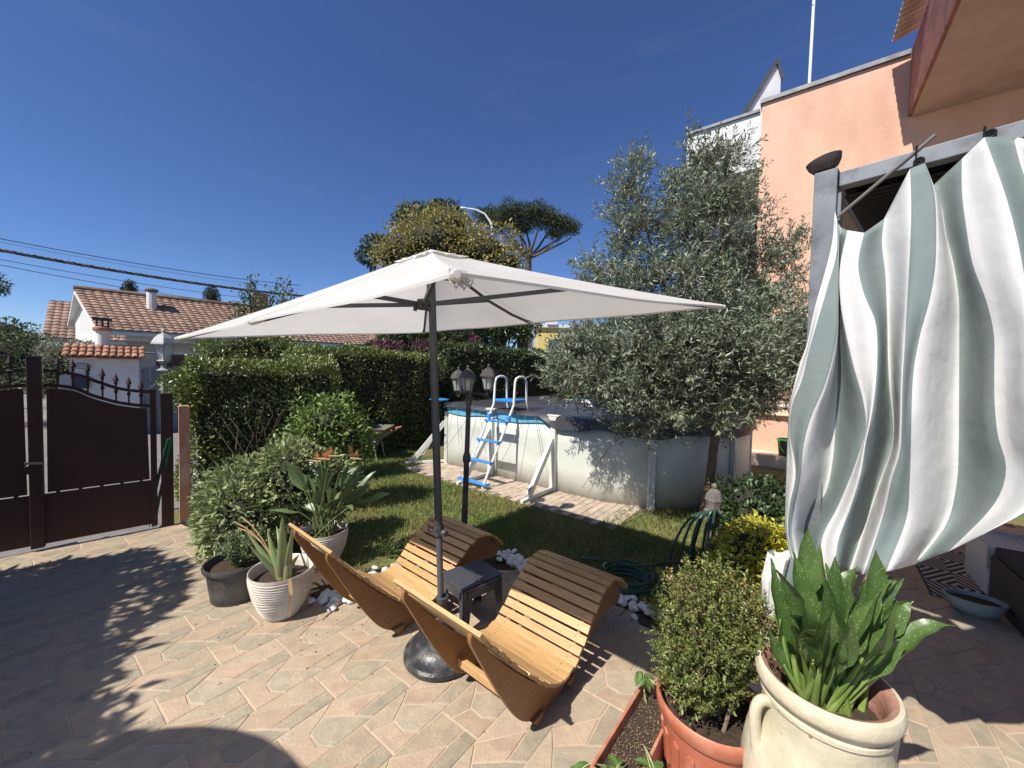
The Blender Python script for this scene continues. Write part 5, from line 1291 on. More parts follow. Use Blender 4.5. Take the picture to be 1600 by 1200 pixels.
for c in range((nb - 1) * SUB + 1):
    f = c / SUB; i = min(int(f), nb - 2); t_ = f - i
    ts = t_ * t_ * (3 - 2 * t_)
    col = []
    for k in range(NR):
        x = cols[i][k][0] * (1 - t_) + cols[i + 1][k][0] * t_; y = cols[i][k][1] * (1 - t_) + cols[i + 1][k][1] * t_
        fr = k / (NR - 1); amp = .35 + .9 * min(1, fr * 1.6)
        o_ = (foff[i] * (1 - ts) + foff[i + 1] * ts) * amp * 1.75
        # bulge and gather toward the hem, gentle cross creases
        o_ += .045 + .05 * math.sin(math.pi * fr) + .07 * max(0, 1 - f / 5.0) * min(1, fr * 4) + .012 * math.sin(7.5 * fr + f * 2.3) * fr + .008 * math.sin(17 * fr + f * 1.1) * fr
        o_ += .55 * (.026 * abs(math.sin(2.1 * f + 5.2 * fr + .4)) * min(1, fr * 2) - .020 * abs(math.sin(1.3 * f - 6.1 * fr + 1.0)) * min(1, fr * 1.6) + .012 * abs(math.sin(3.7 * f + 11 * fr)) * fr)
        if fr > .84: o_ += .09 * ((fr - .84) / .16) ** 1.3
        col.append(on_plane(1150 + x / 1.5, 100 + y / 1.5, PP - RB * o_, RA_)[2])
    P3.append(col)
last = P3[-1]; prev = P3[-2]
for k in range(1, 61):
    P3.append([q + RA * (.030 * k) + RB * (.035 * math.sin(k * .52) + .012 * math.sin(k * 1.31 + j * .1)) * (.4 + .6 * j / NR) - Vector((0, 0, .05 * math.sin(k * .11) * j / NR)) for j, q in enumerate(last)])
nv = len(P3); V = np.array([tuple(q) for col in P3 for q in col]); idx = np.arange(nv * NR).reshape(nv, NR)
Fq = np.stack([idx[:-1, :-1], idx[1:, :-1], idx[1:, 1:], idx[:-1, 1:]], -1).reshape(-1, 4)
cl = np_object('cloth', V, Fq, m_cur, cu, smooth=True)
a_ = cl.data.attributes.new('stripe', 'FLOAT', 'FACE'); a_.data.foreach_set('value', np.repeat([(c // SUB) % 2 for c in range(nv - 1)], NR - 1).astype(np.float32))
md = cl.modifiers.new('thick', 'SOLIDIFY'); md.thickness = .0012
# tail of the curtain bundled round the post
tl = MB(); rows = []
base_pts = [(1225, 868), (1216, 905), (1213, 950), (1216, 990), (1218, 1030), (1222, 1090)]
for j, (u, v) in enumerate(base_pts):
    c = D(u, v, 1.60); row = []
    for k in range(25):
        a = 2 * math.pi * k / 24; rr_ = (.048, .052, .045, .05, .046, .03)[j] * (1 + .22 * math.sin(5 * a + j * .8) + .1 * math.sin(9 * a + j)); row.append(c + Vector((rr_ * math.cos(a), rr_ * math.sin(a), .012 * math.sin(3 * a + j))))
    rows.append(row)
tl.grid(rows); to = tl.build('bundled_tail', m_cur, cu, smooth=True, ang=70)
at = to.data.attributes.new('stripe', 'FLOAT', 'FACE'); at.data.foreach_set('value', np.array([0.0 if (p.index % 24) < 17 else 1.0 for p in to.data.polygons], dtype=np.float32))
m_ring = mat('dark_eyelet', (0.03, 0.03, 0.032), rough=.4, metal=.5)
for (u, v, ub, vb) in ((1436, 252, 1433, 215), (1547, 209, 1540, 178)):
    c = on_plane(u, v, PP - RB * .035, RA_)[2]; bt = on_plane(ub, vb, PP - RB * .035, RA_)[2]; mb = MB()
    mb.tube([c + (RA * math.cos(a) + Vector((0, 0, 1)) * math.sin(a)) * .013 for a in (2 * math.pi * k / 12 for k in range(13))], .004, 6); mb.build('eyelet', m_ring, cu, smooth=True)
    bz = PP + RA * ((bt - PP).dot(RA))
    mb = MB(); lo = Vector((bz.x, bz.y, PH - .068)); hi = Vector((bz.x, bz.y, PH + .008)); d = .036
    mb.tube([c, lo - RB * d, hi - RB * d, hi + RB * d, lo + RB * d, lo - RB * d * .6, c], .0075, 6, flat=.5); mb.build('strap', m_ring, cu)
# ================================================================== UNDER THE PERGOLA
def rugm():
    m = bpy.data.materials.new('diamond_rug'); m.use_nodes = True; nt = m.node_tree; N, L = nt.nodes, nt.links; p = N['Principled BSDF']; p.inputs['Roughness'].default_value = .95
    tc_ = N.new('ShaderNodeTexCoord'); sx = N.new('ShaderNodeSeparateXYZ'); L.new(tc_.outputs['Object'], sx.inputs[0])
    def mth(op, a, b=None):
        n = N.new('ShaderNodeMath'); n.operation = op
        for i, q in enumerate((a, b)):
            if q is None: continue
            if isinstance(q, (int, float)): n.inputs[i].default_value = q
            else: L.new(q, n.inputs[i])
        return n.outputs[0]
    ax_ = mth('ABSOLUTE', mth('SUBTRACT', mth('FRACT', mth('MULTIPLY', sx.outputs[0], 2.4)), .5)); ay_ = mth('ABSOLUTE', mth('SUBTRACT', mth('FRACT', mth('MULTIPLY', sx.outputs[1], 1.6)), .5))
    s = mth('FRACT', mth('MULTIPLY', mth('ADD', ax_, ay_), 7.0)); f = mth('GREATER_THAN', s, .52)
    mx = N.new('ShaderNodeMix'); mx.data_type = 'RGBA'; L.new(f, mx.inputs[0]); mx.inputs[6].default_value = (.02, .02, .022, 1); mx.inputs[7].default_value = (.42, .40, .37, 1); L.new(mx.outputs[2], p.inputs['Base Color'])
    return m
ra = G(1437, 884); rb_ = G(1457, 930); rc = G(1572, 960)
e1 = (rc - rb_).normalized(); e2 = Vector((-e1.y, e1.x, 0))
rug = thing('outdoor_rug', 'black and white diamond patterned outdoor rug under the pergola', 'rug', (rb_.x, rb_.y, .003), rz=math.atan2(e1.y, e1.x))
mb = MB(); mb.box((.95, .65, .003), (1.9, 1.3, .006)); mb.build('woven_field', rugm(), rug)
mb = MB()
for x in (-.006, 1.906): mb.box((x, .65, .0035), (.012, 1.3, .007))
mb.build('bound_edge', mat('rug_edge', (.03, .03, .03), rough=.9), rug)
bw = G(1522, 958)
bo = thing('oval_bowl_planter', 'grey green oval ceramic bowl planter at the rug edge', 'planter', bw, rz=R(-30))
mb = MB(); mb.lathe([(.09, .001), (.12, .015), (.155, .06), (.168, .105), (.170, .118), (.160, .118), (.15, .09), (.12, .06)], (0, 0, 0), 32, cap=False, sx=1.0, sy=.62); mb.build('bowl', mat('celadon_glaze', (0.27, 0.33, 0.30), (0.36, 0.40, 0.36), 12, .35, c3=(.18, .26, .23), scale3=14), bo, smooth=True)
mb = MB(); mb.lathe([(.0, .09), (.1, .095), (.155, .088)], (0, 0, 0), 20, cap=False, sy=.62); mb.build('soil', m_potsoil, bo, smooth=True)
m_navy = mat('navy_metal', (0.018, 0.022, 0.032), (0.025, 0.03, 0.04), 8, .45)
m_wick = mat('charcoal_wicker', (0.02, 0.021, 0.024), (0.035, 0.035, 0.038), 40, .6, bump=.6, bscale=90)
sf0 = G(1578, 1000)
sf = thing('wicker_pouf', 'dark charcoal wicker seat at the right edge of the picture', 'seat', (sf0.x + .1, sf0.y, 0), rz=R(-36))
mb = MB()
for k in range(13): mb.box((.45, .30, .025 + k * .027), (.9 + .004 * (k % 2), .6 + .004 * (k % 2), .0235))
mb.build('woven_body', m_wick, sf, bevel=.004)
mb = MB(); mb.box((.45, .30, .40), (.88, .58, .07)); mb.build('cushion', mat('charcoal_cushion', (.03, .031, .035), (.04, .04, .045), 20, .9), sf, bevel=.02)
tf = G(1528, 890)
tbv = thing('garden_table', 'dark navy metal table with square legs behind the striped curtain', 'table', (tf.x, tf.y, 0), rz=R(-36))
for (x, y) in ((0, 0), (1.5, 0), (0, .8), (1.5, .8)):
    mb = MB(); mb.box((x, y, .36), (.07, .07, .72)); mb.build('leg', m_navy, tbv, bevel=.003)
mb = MB(); mb.box((.75, .4, .735), (1.62, .92, .03)); mb.build('table_top', m_navy, tbv, bevel=.004)
def checkm():
    m = bpy.data.materials.new('checked_cloth'); m.use_nodes = True; nt = m.node_tree; N, L = nt.nodes, nt.links; p = N['Principled BSDF']; p.inputs['Roughness'].default_value = .9
    tc_ = N.new('ShaderNodeTexCoord'); br = N.new('ShaderNodeTexBrick'); br.offset = 0; br.inputs['Scale'].default_value = 9; br.inputs['Mortar Size'].default_value = .012; br.inputs['Color1'].default_value = (.72, .70, .58, 1); br.inputs['Color2'].default_value = (.74, .72, .64, 1); br.inputs['Mortar'].default_value = (.35, .13, .12, 1); br.inputs['Brick Width'].default_value = .5; br.inputs['Row Height'].default_value = .4
    mp = N.new('ShaderNodeMapping'); mp.inputs['Rotation'].default_value = (R(90), 0, 0); L.new(tc_.outputs['Object'], br.inputs[0]); L.new(br.outputs[0], p.inputs['Base Color']); return m
ck = checkm()
bx0 = D(1545, 870, 3.05)
cb = thing('covered_chest', 'white storage chest under a checked cloth at the right picture edge', 'chest', (bx0.x, bx0.y, 0), rz=R(-36))
mb = MB(); mb.box((.42, .25, .20), (.84, .5, .40)); mb.build('chest', mat('white_plastic', (.7, .7, .68), rough=.5), cb, bevel=.01)
mb = MB(); Pm = []
for i in range(21):
    row = []
    for k, (y, z) in enumerate(((-.012, .22), (-.012, .32), (-.010, .405), (.0, .414), (.25, .414), (.5, .414), (.51, .35))):
        x = -.015 + i * .0435; row.append(Vector((x, y + (.012 * math.sin(i * 1.1) if k < 2 else 0), z + (.012 * math.sin(i * .9) if k == 0 else 0))))
    Pm.append(row)
mb.grid(Pm); mb.build('checked_cloth', ck, cb, smooth=True)
# bucket on the plinth of the salmon house
bk = D(1227, 716, 7.38)
bko = thing('black_bucket', 'black plastic bucket with green rim by the salmon wall', 'bucket', bk)
mb = MB(); mb.lathe([(.10, .0), (.105, .01), (.14, .36), (.13, .36), (.10, .03)], bk, 20, cap=False); mb.build('tub', mat('black_plastic', (.03, .03, .03), rough=.5), bko, smooth=True)
mb = MB(); mb.lathe([(.142, .35), (.155, .352), (.155, .375), (.138, .378)], bk, 20, cap=False); mb.tube([bk + Vector((-.15, -.02, .36)), bk + Vector((-.19, -.1, .25)), bk + Vector((-.12, -.15, .12))], .01, 6); mb.build('rim', mat('lime_green_plastic', (.05, .42, .06), rough=.5), bko, smooth=True)
# ================================================================== GATE
GP = Vector((-4.35, 3.48, 0)); GAN = math.atan2(.59, .64); GD = Vector((math.cos(GAN), math.sin(GAN), 0)); GN = Vector((GD.y, -GD.x, 0))
m_gate = mat('dark_brown_steel', (0.042, 0.014, 0.010), (0.055, 0.019, 0.013), 3, 0.7, metal=0.0, c3=(0.035, 0.016, 0.012), scale3=1.5)
def gs(u, v): r_ = on_plane(u, v, GP, GAN); return r_[0], r_[1]
sR = gs(246, 800)[0]; 
up_px = [(68, 577), (92, 579), (118, 583), (145, 592), (165, 599), (185, 605), (212, 609), (243, 611)]
lo_px = [(68, 600), (92, 601), (118, 605), (142, 615), (165, 622), (185, 627), (212, 631), (243, 633)]
upc = [gs(*q) for q in up_px]; loc_ = [gs(*q) for q in lo_px]
upc = catmull(upc, 4); loc_ = catmull(loc_, 4)
def at2(curve, s):
    for i in range(1, len(curve)):
        if curve[i][0] >= s: 
            a, b = curve[i - 1], curve[i]; f = (s - a[0]) / (b[0] - a[0] + 1e-9); return a[1] + (b[1] - a[1]) * f
    return curve[-1][1]
def gp(s, z, d=0.0): return GP + GD * s + GN * d + Vector((0, 0, z))
spear_s = [gs(u, 600)[0] for u in (91, 114, 137, 160, 181, 201, 220)]; tips = [1.86, 1.80, 1.765, 1.70, 1.635, 1.59, 1.55]
z_tips = [gs(u, v)[1] for u, v in ((91, 556), (114, 561), (137, 567), (160, 575), (181, 583), (201, 588), (220, 594))]
c0 = gs(57, 700)[0]
def gate_leaf(mirror, label):
    ff = (lambda s: s) if not mirror else (lambda s: 2 * c0 - s)
    X = lambda s, z, d=0.0: gp(ff(s), z, d)
    t = thing('gate_leaf', label, 'gate', X((c0 + sR) / 2, 0), 'leaves of the driveway gate')
    sl = gs(71, 700)[0]; sr = sR - .05
    # frame
    mb = MB(); mb.bar(X(sl - .043, .03), X(sl - .043, at2(upc, sl) + .02), .05, .080, GN); mb.build('stile', m_gate, t)
    mb = MB(); mb.bar(X(sR - .022, .03), X(sR - .022, upc[-1][1] + .02), .05, .044, GN); mb.build('stile', m_gate, t)
    for nm, cv in (('top_rail', upc), ('lower_rail', loc_)):
        mb = MB(); mb.tube([X(s, z - .012) for s, z in cv], .016, 6); mb.build(nm, m_gate, t, smooth=True)
    zb = gs(160, 760)[1]
    mb = MB(); poly = [(sl + .007, zb + .012), (sr - .006, zb + .012)] + [(s, z - .040) for s, z in reversed(loc_) if sl + .012 < s < sr - .006]
    mb.prism([(ff(s), z) for s, z in poly], GP - GN * .004, GD, (0, 0, 1), GN * .008); mb.build('panel', m_gate, t)
    mb = MB(); mb.prism([(ff(sl - .012), .05), (ff(sr + .008), .05), (ff(sr + .008), zb), (ff(sl - .012), zb)], GP - GN * .008, GD, (0, 0, 1), GN * .016); mb.build('kick_panel', m_gate, t)
    mb = MB()     # thin clips holding the panel
    for f in (.1, .3, .5, .7, .9): mb.bar(X(sl + (sr - sl) * f - .012, zb + .006), X(sl + (sr - sl) * f + .012, zb + .006), .014, .02, GN)
    mb.build('panel_clips', m_gate, t)
    for s, zt in zip(spear_s, z_tips):
        zl = at2(loc_, s); c = X(s, 0)
        mb = MB(); mb.tube([c + Vector((0, 0, z)) for z in (zl - .02, zl + .07, zl + .085, zl + .1, zl + .115, zt - .12, zt - .105, zt - .095, zt - .085, zt - .075, zt - .05, zt)], [.007, .007, .015, .015, .007, .007, .014, .014, .008, .024, .016, .001], 8); mb.build('spear', m_gate, t)
    return t, X, sl
t, X, sl = gate_leaf(False, 'right leaf of the dark brown steel gate with spear tips, beside the pillar')
mb = MB(); mb.bar(gp(gs(40, 723)[0], gs(40, 723)[1], .03), gp(gs(70, 722)[0], gs(70, 722)[1], .03), .02, .05, GN); mb.build('lock_bolt', mat('worn_steel', (.30, .25, .19), (.2, .16, .12), 20, .45, metal=.6), t)
mb = MB(); q = gs(47, 730); mb.box(gp(q[0], q[1] - .02, .04), (.06, .03, .07), GAN); mb.build('lock_case', m_gate, t)
gate_leaf(True, 'left leaf of the dark brown steel gate, cut by the picture edge')
mb = MB(); zc = gs(57, 556)[1]; mb.prism([(-.042, -.03), (.042, -.03), (.042, .03), (-.042, .03)], gp(c0, .03, .02), GD, GN, (0, 0, zc - .03)); o = mb.build('gate_stop_post', m_gate, base=gp(c0, 0, .02), bevel=.004); tag(o, 'dark square steel stile where the two gate leaves meet', 'post')
mb = MB(); s = gs(261, 700)[0]; mb.prism([(-.05, -.04), (.05, -.04), (.05, .04), (-.05, .04)], gp(s, -.05), GD, GN, (0, 0, gs(261, 614)[1] + .05)); o = mb.build('gate_hinge_post', m_gate, base=gp(s, 0), bevel=.004); tag(o, 'dark steel hinge post between the right gate leaf and salmon pillar', 'post')
m_pil = mat('pillar_plaster', (0.62, 0.31, 0.17), (0.52, 0.26, 0.14), 5, 0.9, bump=.5, bscale=30, c3=(.70, .52, .40), scale3=4)
pi0 = G(285, 814)
mb = MB(); PX = Vector((math.cos(R(-47)), math.sin(R(-47)), 0)); mb.prism([(-.10, -.02), (.06, -.02), (.06, .07), (-.10, .07)], Vector((pi0.x, pi0.y, -.08)), PX, (-PX.y, PX.x, 0), (0, 0, 1.36)); pil = mb.build('gate_pillar', m_pil, base=(pi0.x, pi0.y, 0), bevel=.012); tag(pil, 'salmon plastered gate pillar beside the clipped hedge', 'pillar')
# green plant stakes leaning at the gate
m_stake = mat('green_coated_stake', (0.02, 0.10, 0.045), (0.03, 0.13, 0.06), 20, .45); m_stend = mat('blue_grey_stake_end', (.16, .26, .30), rough=.5)
for k, (u0, v0, u1, v1) in enumerate(((233, 823, 262, 686), (243, 823, 266, 684), (239, 824, 268, 688), (229, 821, 258, 700))):
    a = G(u0, v0); e = on_plane(u1, v1, GP + GN * .06, GAN)[2]
    lab = ['green plant stake leaning on the gate, second from the left', 'green plant stake leaning on the gate, nearest the pillar foot', 'green plant stake leaning on the gate, third from the left', 'green plant stake leaning on the gate, leftmost and shortest'][k]
    t = thing('plant_stake', lab, 'stake', a, 'green stakes leaning on the gate')
    mb = MB(); mb.tube([a + Vector((0, 0, .05)), e], .009, 7); mb.build('rod', m_stake, t); mb = MB(); mb.tube([a, a + (e - a) * .06], [.005, .010], 7); mb.build('tip', m_stend, t)
# white grey lantern beside the gate
m_wl = mat('white_grey_lantern_paint', (.33, .345, .33), (.26, .27, .26), 9, .5)
lq = D(256, 566, 4.75)
wl = thing('pillar_lantern', 'pale grey garden lantern standing above the creeper behind the gate', 'lantern', (lq.x, lq.y, 0))
lantern(wl, lq + Vector((0, 0, .01)), 1.38, mr=m_wl, mf=m_wl, rot=.2)
mb = MB(); mb.tube([Vector((lq.x, lq.y, -.05)), Vector((lq.x, lq.y, lq.z - .11)), lq - Vector((0, 0, .10)), lq - Vector((0, 0, .07)), lq - Vector((0, 0, .05))], [.03, .03, .075, .03, .03], 12); mb.build('stand', m_wl, wl, smooth=True)

# ================================================================== STREET SIDE, LEFT
SD = Vector((.72, .694, 0)); SN = Vector((-.694, .72, 0))            # along the street, and away from us
m_tile = mat('terracotta_roof', (0.36, 0.165, 0.10), (0.46, 0.24, 0.15), 5, 0.85, rnd=.14, c3=(0.22, 0.12, 0.09), scale3=3)
m_rtile = mat('far_roof_tile', (0.25, 0.155, 0.11), (0.36, 0.24, 0.175), 6, 0.85, attr=.22, c3=(0.20, 0.13, 0.10), scale3=1.2)
m_white = mat('house_white', (0.76, 0.75, 0.71), (0.68, 0.67, 0.63), 2, 0.9, c3=(.55, .54, .5), scale3=.8)
# entrance wall with tiled coping
e0 = Vector((-10.35, 9.0, 0)); EW = 1.16
ew = thing('tiled_entrance_wall', 'white entrance wall with small tiled roof across the street', 'wall', e0 + SD * EW / 2)
mb = MB(); mb.prism([(0, 0), (EW, 0), (EW, .9), (0, .9)], e0 - Vector((0, 0, .1)), SD, SN, (0, 0, 1.92)); mb.build('wall', m_white, ew)
tm = MB()
for j in range(9):
    for z_, y_ in ((0, 0),): pass
prof = []
for k in range(7): a = math.pi * k / 6; prof.append((.058 * math.cos(a), .035 * math.sin(a)))
tl_ = MB(); rows = []
for y in (0, .26): rows.append([Vector((x * (1.08 if y == 0 else .92), y, z + (.018 if y == 0 else 0))) for x, z in prof])
tl_.grid(rows); tme = tl_.mesh('roof_tile', m_tile, smooth=True)
for r_ in range(3):
    for k in range(11):
        o = bpy.data.objects.new('roof_tile', tme); COL.objects.link(o); o.parent = ew; q = e0 + SD * (-.06 + k * .128) + SN * (-.16 + r_ * .2) + Vector((0, 0, 1.86 + r_ * .095)) - (e0 + SD * EW / 2)
        o.location = q; o.rotation_euler = (R(24), 0, math.atan2(SD.y, SD.x) + random.uniform(-.03, .03))
        sm = o.modifiers.new('thick', 'SOLIDIFY'); sm.thickness = .014
mb = MB(); mb.prism([(-.1, -.14), (EW + .1, -.14), (EW + .1, .5), (-.1, .5)], e0 + Vector((0, 0, 1.825)), SD, SN, (0, 0, .02)); mb.prism([(-.14, 1.85), (.5, 2.12), (.5, 1.85)], e0 - SD * .05, SN, (0, 0, 1), SD * (EW + .1)); mb.build('roof_board', m_tile, ew)
mb = MB(); q = D(161, 556, 9.75); mb.lathe([(.12, -.3), (.12, .55), (.15, .56), (.16, .6), (.14, .63), (.12, .63)], q + Vector((0, 0, .05)), 16); ch = mb.build('flue', m_white, ew, smooth=True); 
mb = MB(); mb.lathe([(.165, .57), (.18, .60), (.175, .66), (.14, .68)], q + Vector((0, 0, .05)), 16); mb.build('flue_collar', m_tile, ch, smooth=True)
mb = MB(); mb.box(q + Vector((0, 0, .92)), (.34, .30, .04), R(44)); 
for a in (45, 135, 225, 315): mb.tube([q + Vector((.1 * math.cos(R(a)), .1 * math.sin(R(a)), .7)), q + Vector((.1 * math.cos(R(a)), .1 * math.sin(R(a)), .9))], .02, 5)
mb.build('flue_cap', mat('dark_cap', (.06, .055, .05), rough=.8), ch)
pq = on_plane(127, 572, e0 - SN * .02, math.atan2(SD.y, SD.x)); pc = pq[2]
pn = thing('name_plaque', 'small oval dark rimmed name plaque on the white entrance wall', 'plaque', pc)
mb = MB(); mb.prism([(.16 * math.cos(a) * (1 if abs(math.cos(a)) < .8 else 1), .065 * math.sin(a)) for a in (2 * math.pi * k / 20 for k in range(20))], pc, SD, (0, 0, 1), -SN * .012); mb.build('rim', mat('plaque_rim', (.12, .13, .15), rough=.5), pn)
mb = MB(); mb.prism([(.135 * math.cos(a), .045 * math.sin(a)) for a in (2 * math.pi * k / 20 for k in range(20))], pc - SN * .013, SD, (0, 0, 1), -SN * .004); mb.build('face', mat('plaque_face', (.55, .56, .56), rough=.5), pn)
tx = bpy.data.curves.new('plaque_lettering', 'FONT'); tx.body = 'BIZZA'; tx.size = .075; tx.align_x = 'CENTER'; tx.align_y = 'CENTER'; tx.extrude = .001
txo = bpy.data.objects.new('plaque_lettering', tx); COL.objects.link(txo); txm = bpy.data.meshes.new_from_object(txo); bpy.data.objects.remove(txo); txm.materials.append(mat('lettering', (.08, .09, .11), rough=.6))
txo = link('plaque_lettering', txm, pn); txo.location = -SN * .0195; txo.rotation_euler = (R(90), 0, math.atan2(SD.y, SD.x))
mbx = on_plane(127, 597, e0 - SN * .05, math.atan2(SD.y, SD.x))[2]
lb = thing('letter_box', 'dark blue letter box on the white entrance wall behind the gate', 'letter box', mbx)
mb = MB(); mb.box(mbx, (.26, .1, .3), math.atan2(SD.y, SD.x)); bb_ = mb.build('box', mat('dark_blue_paint', (.03, .045, .07), rough=.4), lb, bevel=.006)
mb = MB(); mb.box(mbx - SN * .052 + Vector((0, 0, .07)), (.18, .006, .02), math.atan2(SD.y, SD.x)); mb.build('slot', m_pole, bb_)
q = on_plane(102, 596, e0 - SN * .1, math.atan2(SD.y, SD.x))[2]
mt_ = thing('meter_cabinet', 'small grey meter cabinet beside the white entrance wall', 'cabinet', (q.x, q.y, 0))
mb = MB(); mb.prism([(-.1, -.06), (.1, -.06), (.1, .06), (-.1, .06)], (q.x, q.y, -.1), SD, SN, (0, 0, q.z + .22)); mb.build('case', mat('meter_grey', (.35, .36, .36), rough=.6), mt_, bevel=.006)
mb = MB(); mb.prism([(-.075, -.068), (.075, -.068), (.075, -.061), (-.075, -.061)], (q.x, q.y, q.z - .35), SD, SN, (0, 0, .5)); mb.build('door', mat('meter_grey', (.35, .36, .36)), mt_)
# blue grey board fence right of it
f0 = e0 + SD * (EW + .02) + SN * .1
bf = thing('board_fence', 'weathered blue grey board fence with uneven tops across the street', 'fence', f0)
m_bfen = mat('blue_grey_boards', (.13, .16, .18), (.19, .22, .24), 6, .8, rnd=.15)
for k in range(15):
    hh = 1.70 + .07 * math.sin(k * 2.3) + random.uniform(-.03, .03); mb = MB(); w_ = .085
    mb.prism([(-w_, 0), (w_, 0), (w_, hh), (w_ * .3, hh + .04), (-w_, hh - .03)], f0 + SD * (.1 + k * .185) - Vector((0, 0, .1)), SD, (0, 0, 1), SN * .03); mb.build('board', m_bfen, bf)
mb = MB(); mb.bar(f0 + SN * .05 + Vector((0, 0, 1.2)), f0 + SD * 2.8 + SN * .05 + Vector((0, 0, 1.2)), .03, .06); mb.tube([f0 + Vector((0, 0, 2.0)), f0 + SD * 2.8 + Vector((0, 0, 2.0))], .02, 6); mb.build('fence_rail', m_bfen, bf)

# main house across the street: gable end to the left
def tiled_slope(name, A, Bv, Cc, rows_, cols_, m, parent, amp=.035):
    """A ridge start, Bv ridge vector, Cc down-slope vector"""
    nrm_ = Vector(Bv).cross(Vector(Cc)).normalized()
    if nrm_.z < 0: nrm_ = -nrm_
    nx = cols_ * 4; Pq = []
    V = []; 
    for r_ in range(rows_ + 1):
        for s_ in (0, 1):
            if r_ == rows_ and s_ == 1: continue
            row = []
            for k in range(nx + 1):
                f = k / nx; w = amp * abs(math.sin(math.pi * k / 4)) * 1.0
                lift = .028 if s_ == 0 else .0
                row.append(Vector(A) + Vector(Bv) * f + Vector(Cc) * (r_ / rows_) + nrm_ * (w + lift))
            V.append(row)
    # order: each course starts low (s=1 of previous) and ends raised
    mb = MB(); mb.grid(V); o = mb.build(name, m, parent, fixn=False)
    rng_ = np.random.default_rng(3); fa = o.data.attributes.new('rnd', 'FLOAT', 'FACE'); base_r = rng_.uniform(0, 1, (len(V), cols_)); fa.data.foreach_set('value', np.array([base_r[i][min(cols_ - 1, j // 4)] for i in range(len(V) - 1) for j in range(nx)], dtype=np.float32))
    return o
rs = D(115, 451, 13.0); ridge_len = 13.5
eave0 = D(151, 514, 12.2)
dn = eave0 - rs
hs = thing('tiled_house', 'white single storey house with brown tiled gable roof across the street', 'house', (rs.x, rs.y, 0))
tiled_slope('roof', rs, SD * ridge_len, dn, 15, 62, m_rtile, hs, .03)
dn2 = D(105, 505, 14.6) - rs; tiled_slope('roof', rs, SD * ridge_len, dn2, 8, 62, m_rtile, hs, .03)
mb = MB(); mb.tube([rs + Vector((0, 0, .04)), rs + SD * ridge_len + Vector((0, 0, .04))], .09, 8); mb.build('ridge_tiles', m_rtile, hs)
# soffit board under the slopes, gable wall, front wall set back under the eave
mb = MB()
for d_ in (dn, dn2): mb.prism([(0, 0), (1, 0), (1, 1), (0, 1)], rs - Vector((0, 0, .16)), SD * ridge_len, d_ * .995, (0, 0, .10))
mb.build('soffit', m_white, hs)
wz = rs.z - .18; hx = Vector((dn.x, dn.y, 0)); hx -= SD * hx.dot(SD); hw = hx.length; hxn = hx.normalized()
slope = -dn.z / hw
gi = 1.0; hwi = hw - .35
cF_ = Vector((rs.x, rs.y, 0)) + Vector((dn.x, dn.y, 0)) * .90 + SD * .10; cB_ = Vector((rs.x, rs.y, 0)) + Vector((dn2.x, dn2.y, 0)) * .70 + SD * .15
cA_ = Vector((rs.x, rs.y, 0)) + SD * .25
mb = MB(); zf = rs.z + dn.z * .90 - .18; zb_ = rs.z + dn2.z * .7 - .18
ring_ = [(cF_, -.1), (cF_, zf), (cA_, rs.z - .2), (cB_, zb_), (cB_, -.1)]
mb.add([p + Vector((0, 0, z)) for p, z in ring_] + [p + SD * .25 + Vector((0, 0, z)) for p, z in ring_], [(0, 1, 2, 3, 4), (9, 8, 7, 6, 5)] + [(k, (k + 1) % 5, 5 + (k + 1) % 5, 5 + k) for k in range(5)]); mb.build('gable_wall', m_white, hs)
mb = MB(); mb.prism([(gi + .26, hwi - 1.2), (ridge_len, hwi - 1.2), (ridge_len, hwi - 1.0), (gi + .26, hwi - 1.0)], Vector((rs.x, rs.y, -.1)), SD, hxn, (0, 0, wz - slope * hwi + .5)); mb.build('porch_wall', m_white, hs)
mb = MB(); mb.prism([(gi + .26, hwi - .16), (ridge_len, hwi - .16), (ridge_len, hwi), (gi + .26, hwi)], Vector((rs.x, rs.y, wz - slope * hwi - .42)), SD, hxn, (0, 0, .4)); mb.build('eave_beam', m_white, hs)
for s_ in (3.4, 6.5, 9.5):
    mb = MB(); mb.prism([(s_, hwi - .17), (s_ + .22, hwi - .17), (s_ + .22, hwi + .01), (s_, hwi + .01)], Vector((rs.x, rs.y, -.1)), SD, hxn, (0, 0, wz - slope * hwi - .3)); mb.build('porch_pillar', m_white, hs)
for s_ in (2.0, 5.0, 8.0):
    mb = MB(); mb.prism([(s_, hwi - .995), (s_ + .9, hwi - .995), (s_ + .9, hwi - .97), (s_, hwi - .97)], Vector((rs.x, rs.y, .1)), SD, hxn, (0, 0, 1.95)); wd = mb.build('shutter_door', mat('brown_shutter', (.10, .06, .045), (.14, .08, .06), 8, .6), hs)
mb = MB(); q = Vector((rs.x, rs.y, 0)) + SD * (gi - .02) + hxn * .75 + Vector((0, 0, wz - slope * .75 - .55)); mb.box(q, (.02, .26, .45), GAN); mb.build('gable_vent', mat('vent_dark', (.12, .12, .12)), hs)
mb = MB(); q = D(237, 470, 13.9); mb.tube([q - Vector((0, 0, .5)), q + Vector((0, 0, .30))], .14, 12); chm = mb.build('chimney', m_white, hs); mb = MB(); mb.tube([q + Vector((0, 0, .305)), q + Vector((0, 0, .36)), q + Vector((0, 0, .40)), q + Vector((0, 0, .44))], [.15, .19, .19, .12], 12); mb.build('chimney_cap', mat('chimney_cap', (.16, .15, .14), rough=.9), chm)
mb = MB(); q = D(407, 472, 16.5); mb.box(q + Vector((0, 0, -.1)), (.5, .4, .9), R(44)); chb = mb.build('brick_chimney', m_tile, hs)
for k, (u, v) in enumerate(((332, 468), (352, 466), (395, 455), (270, 462))):
    pass
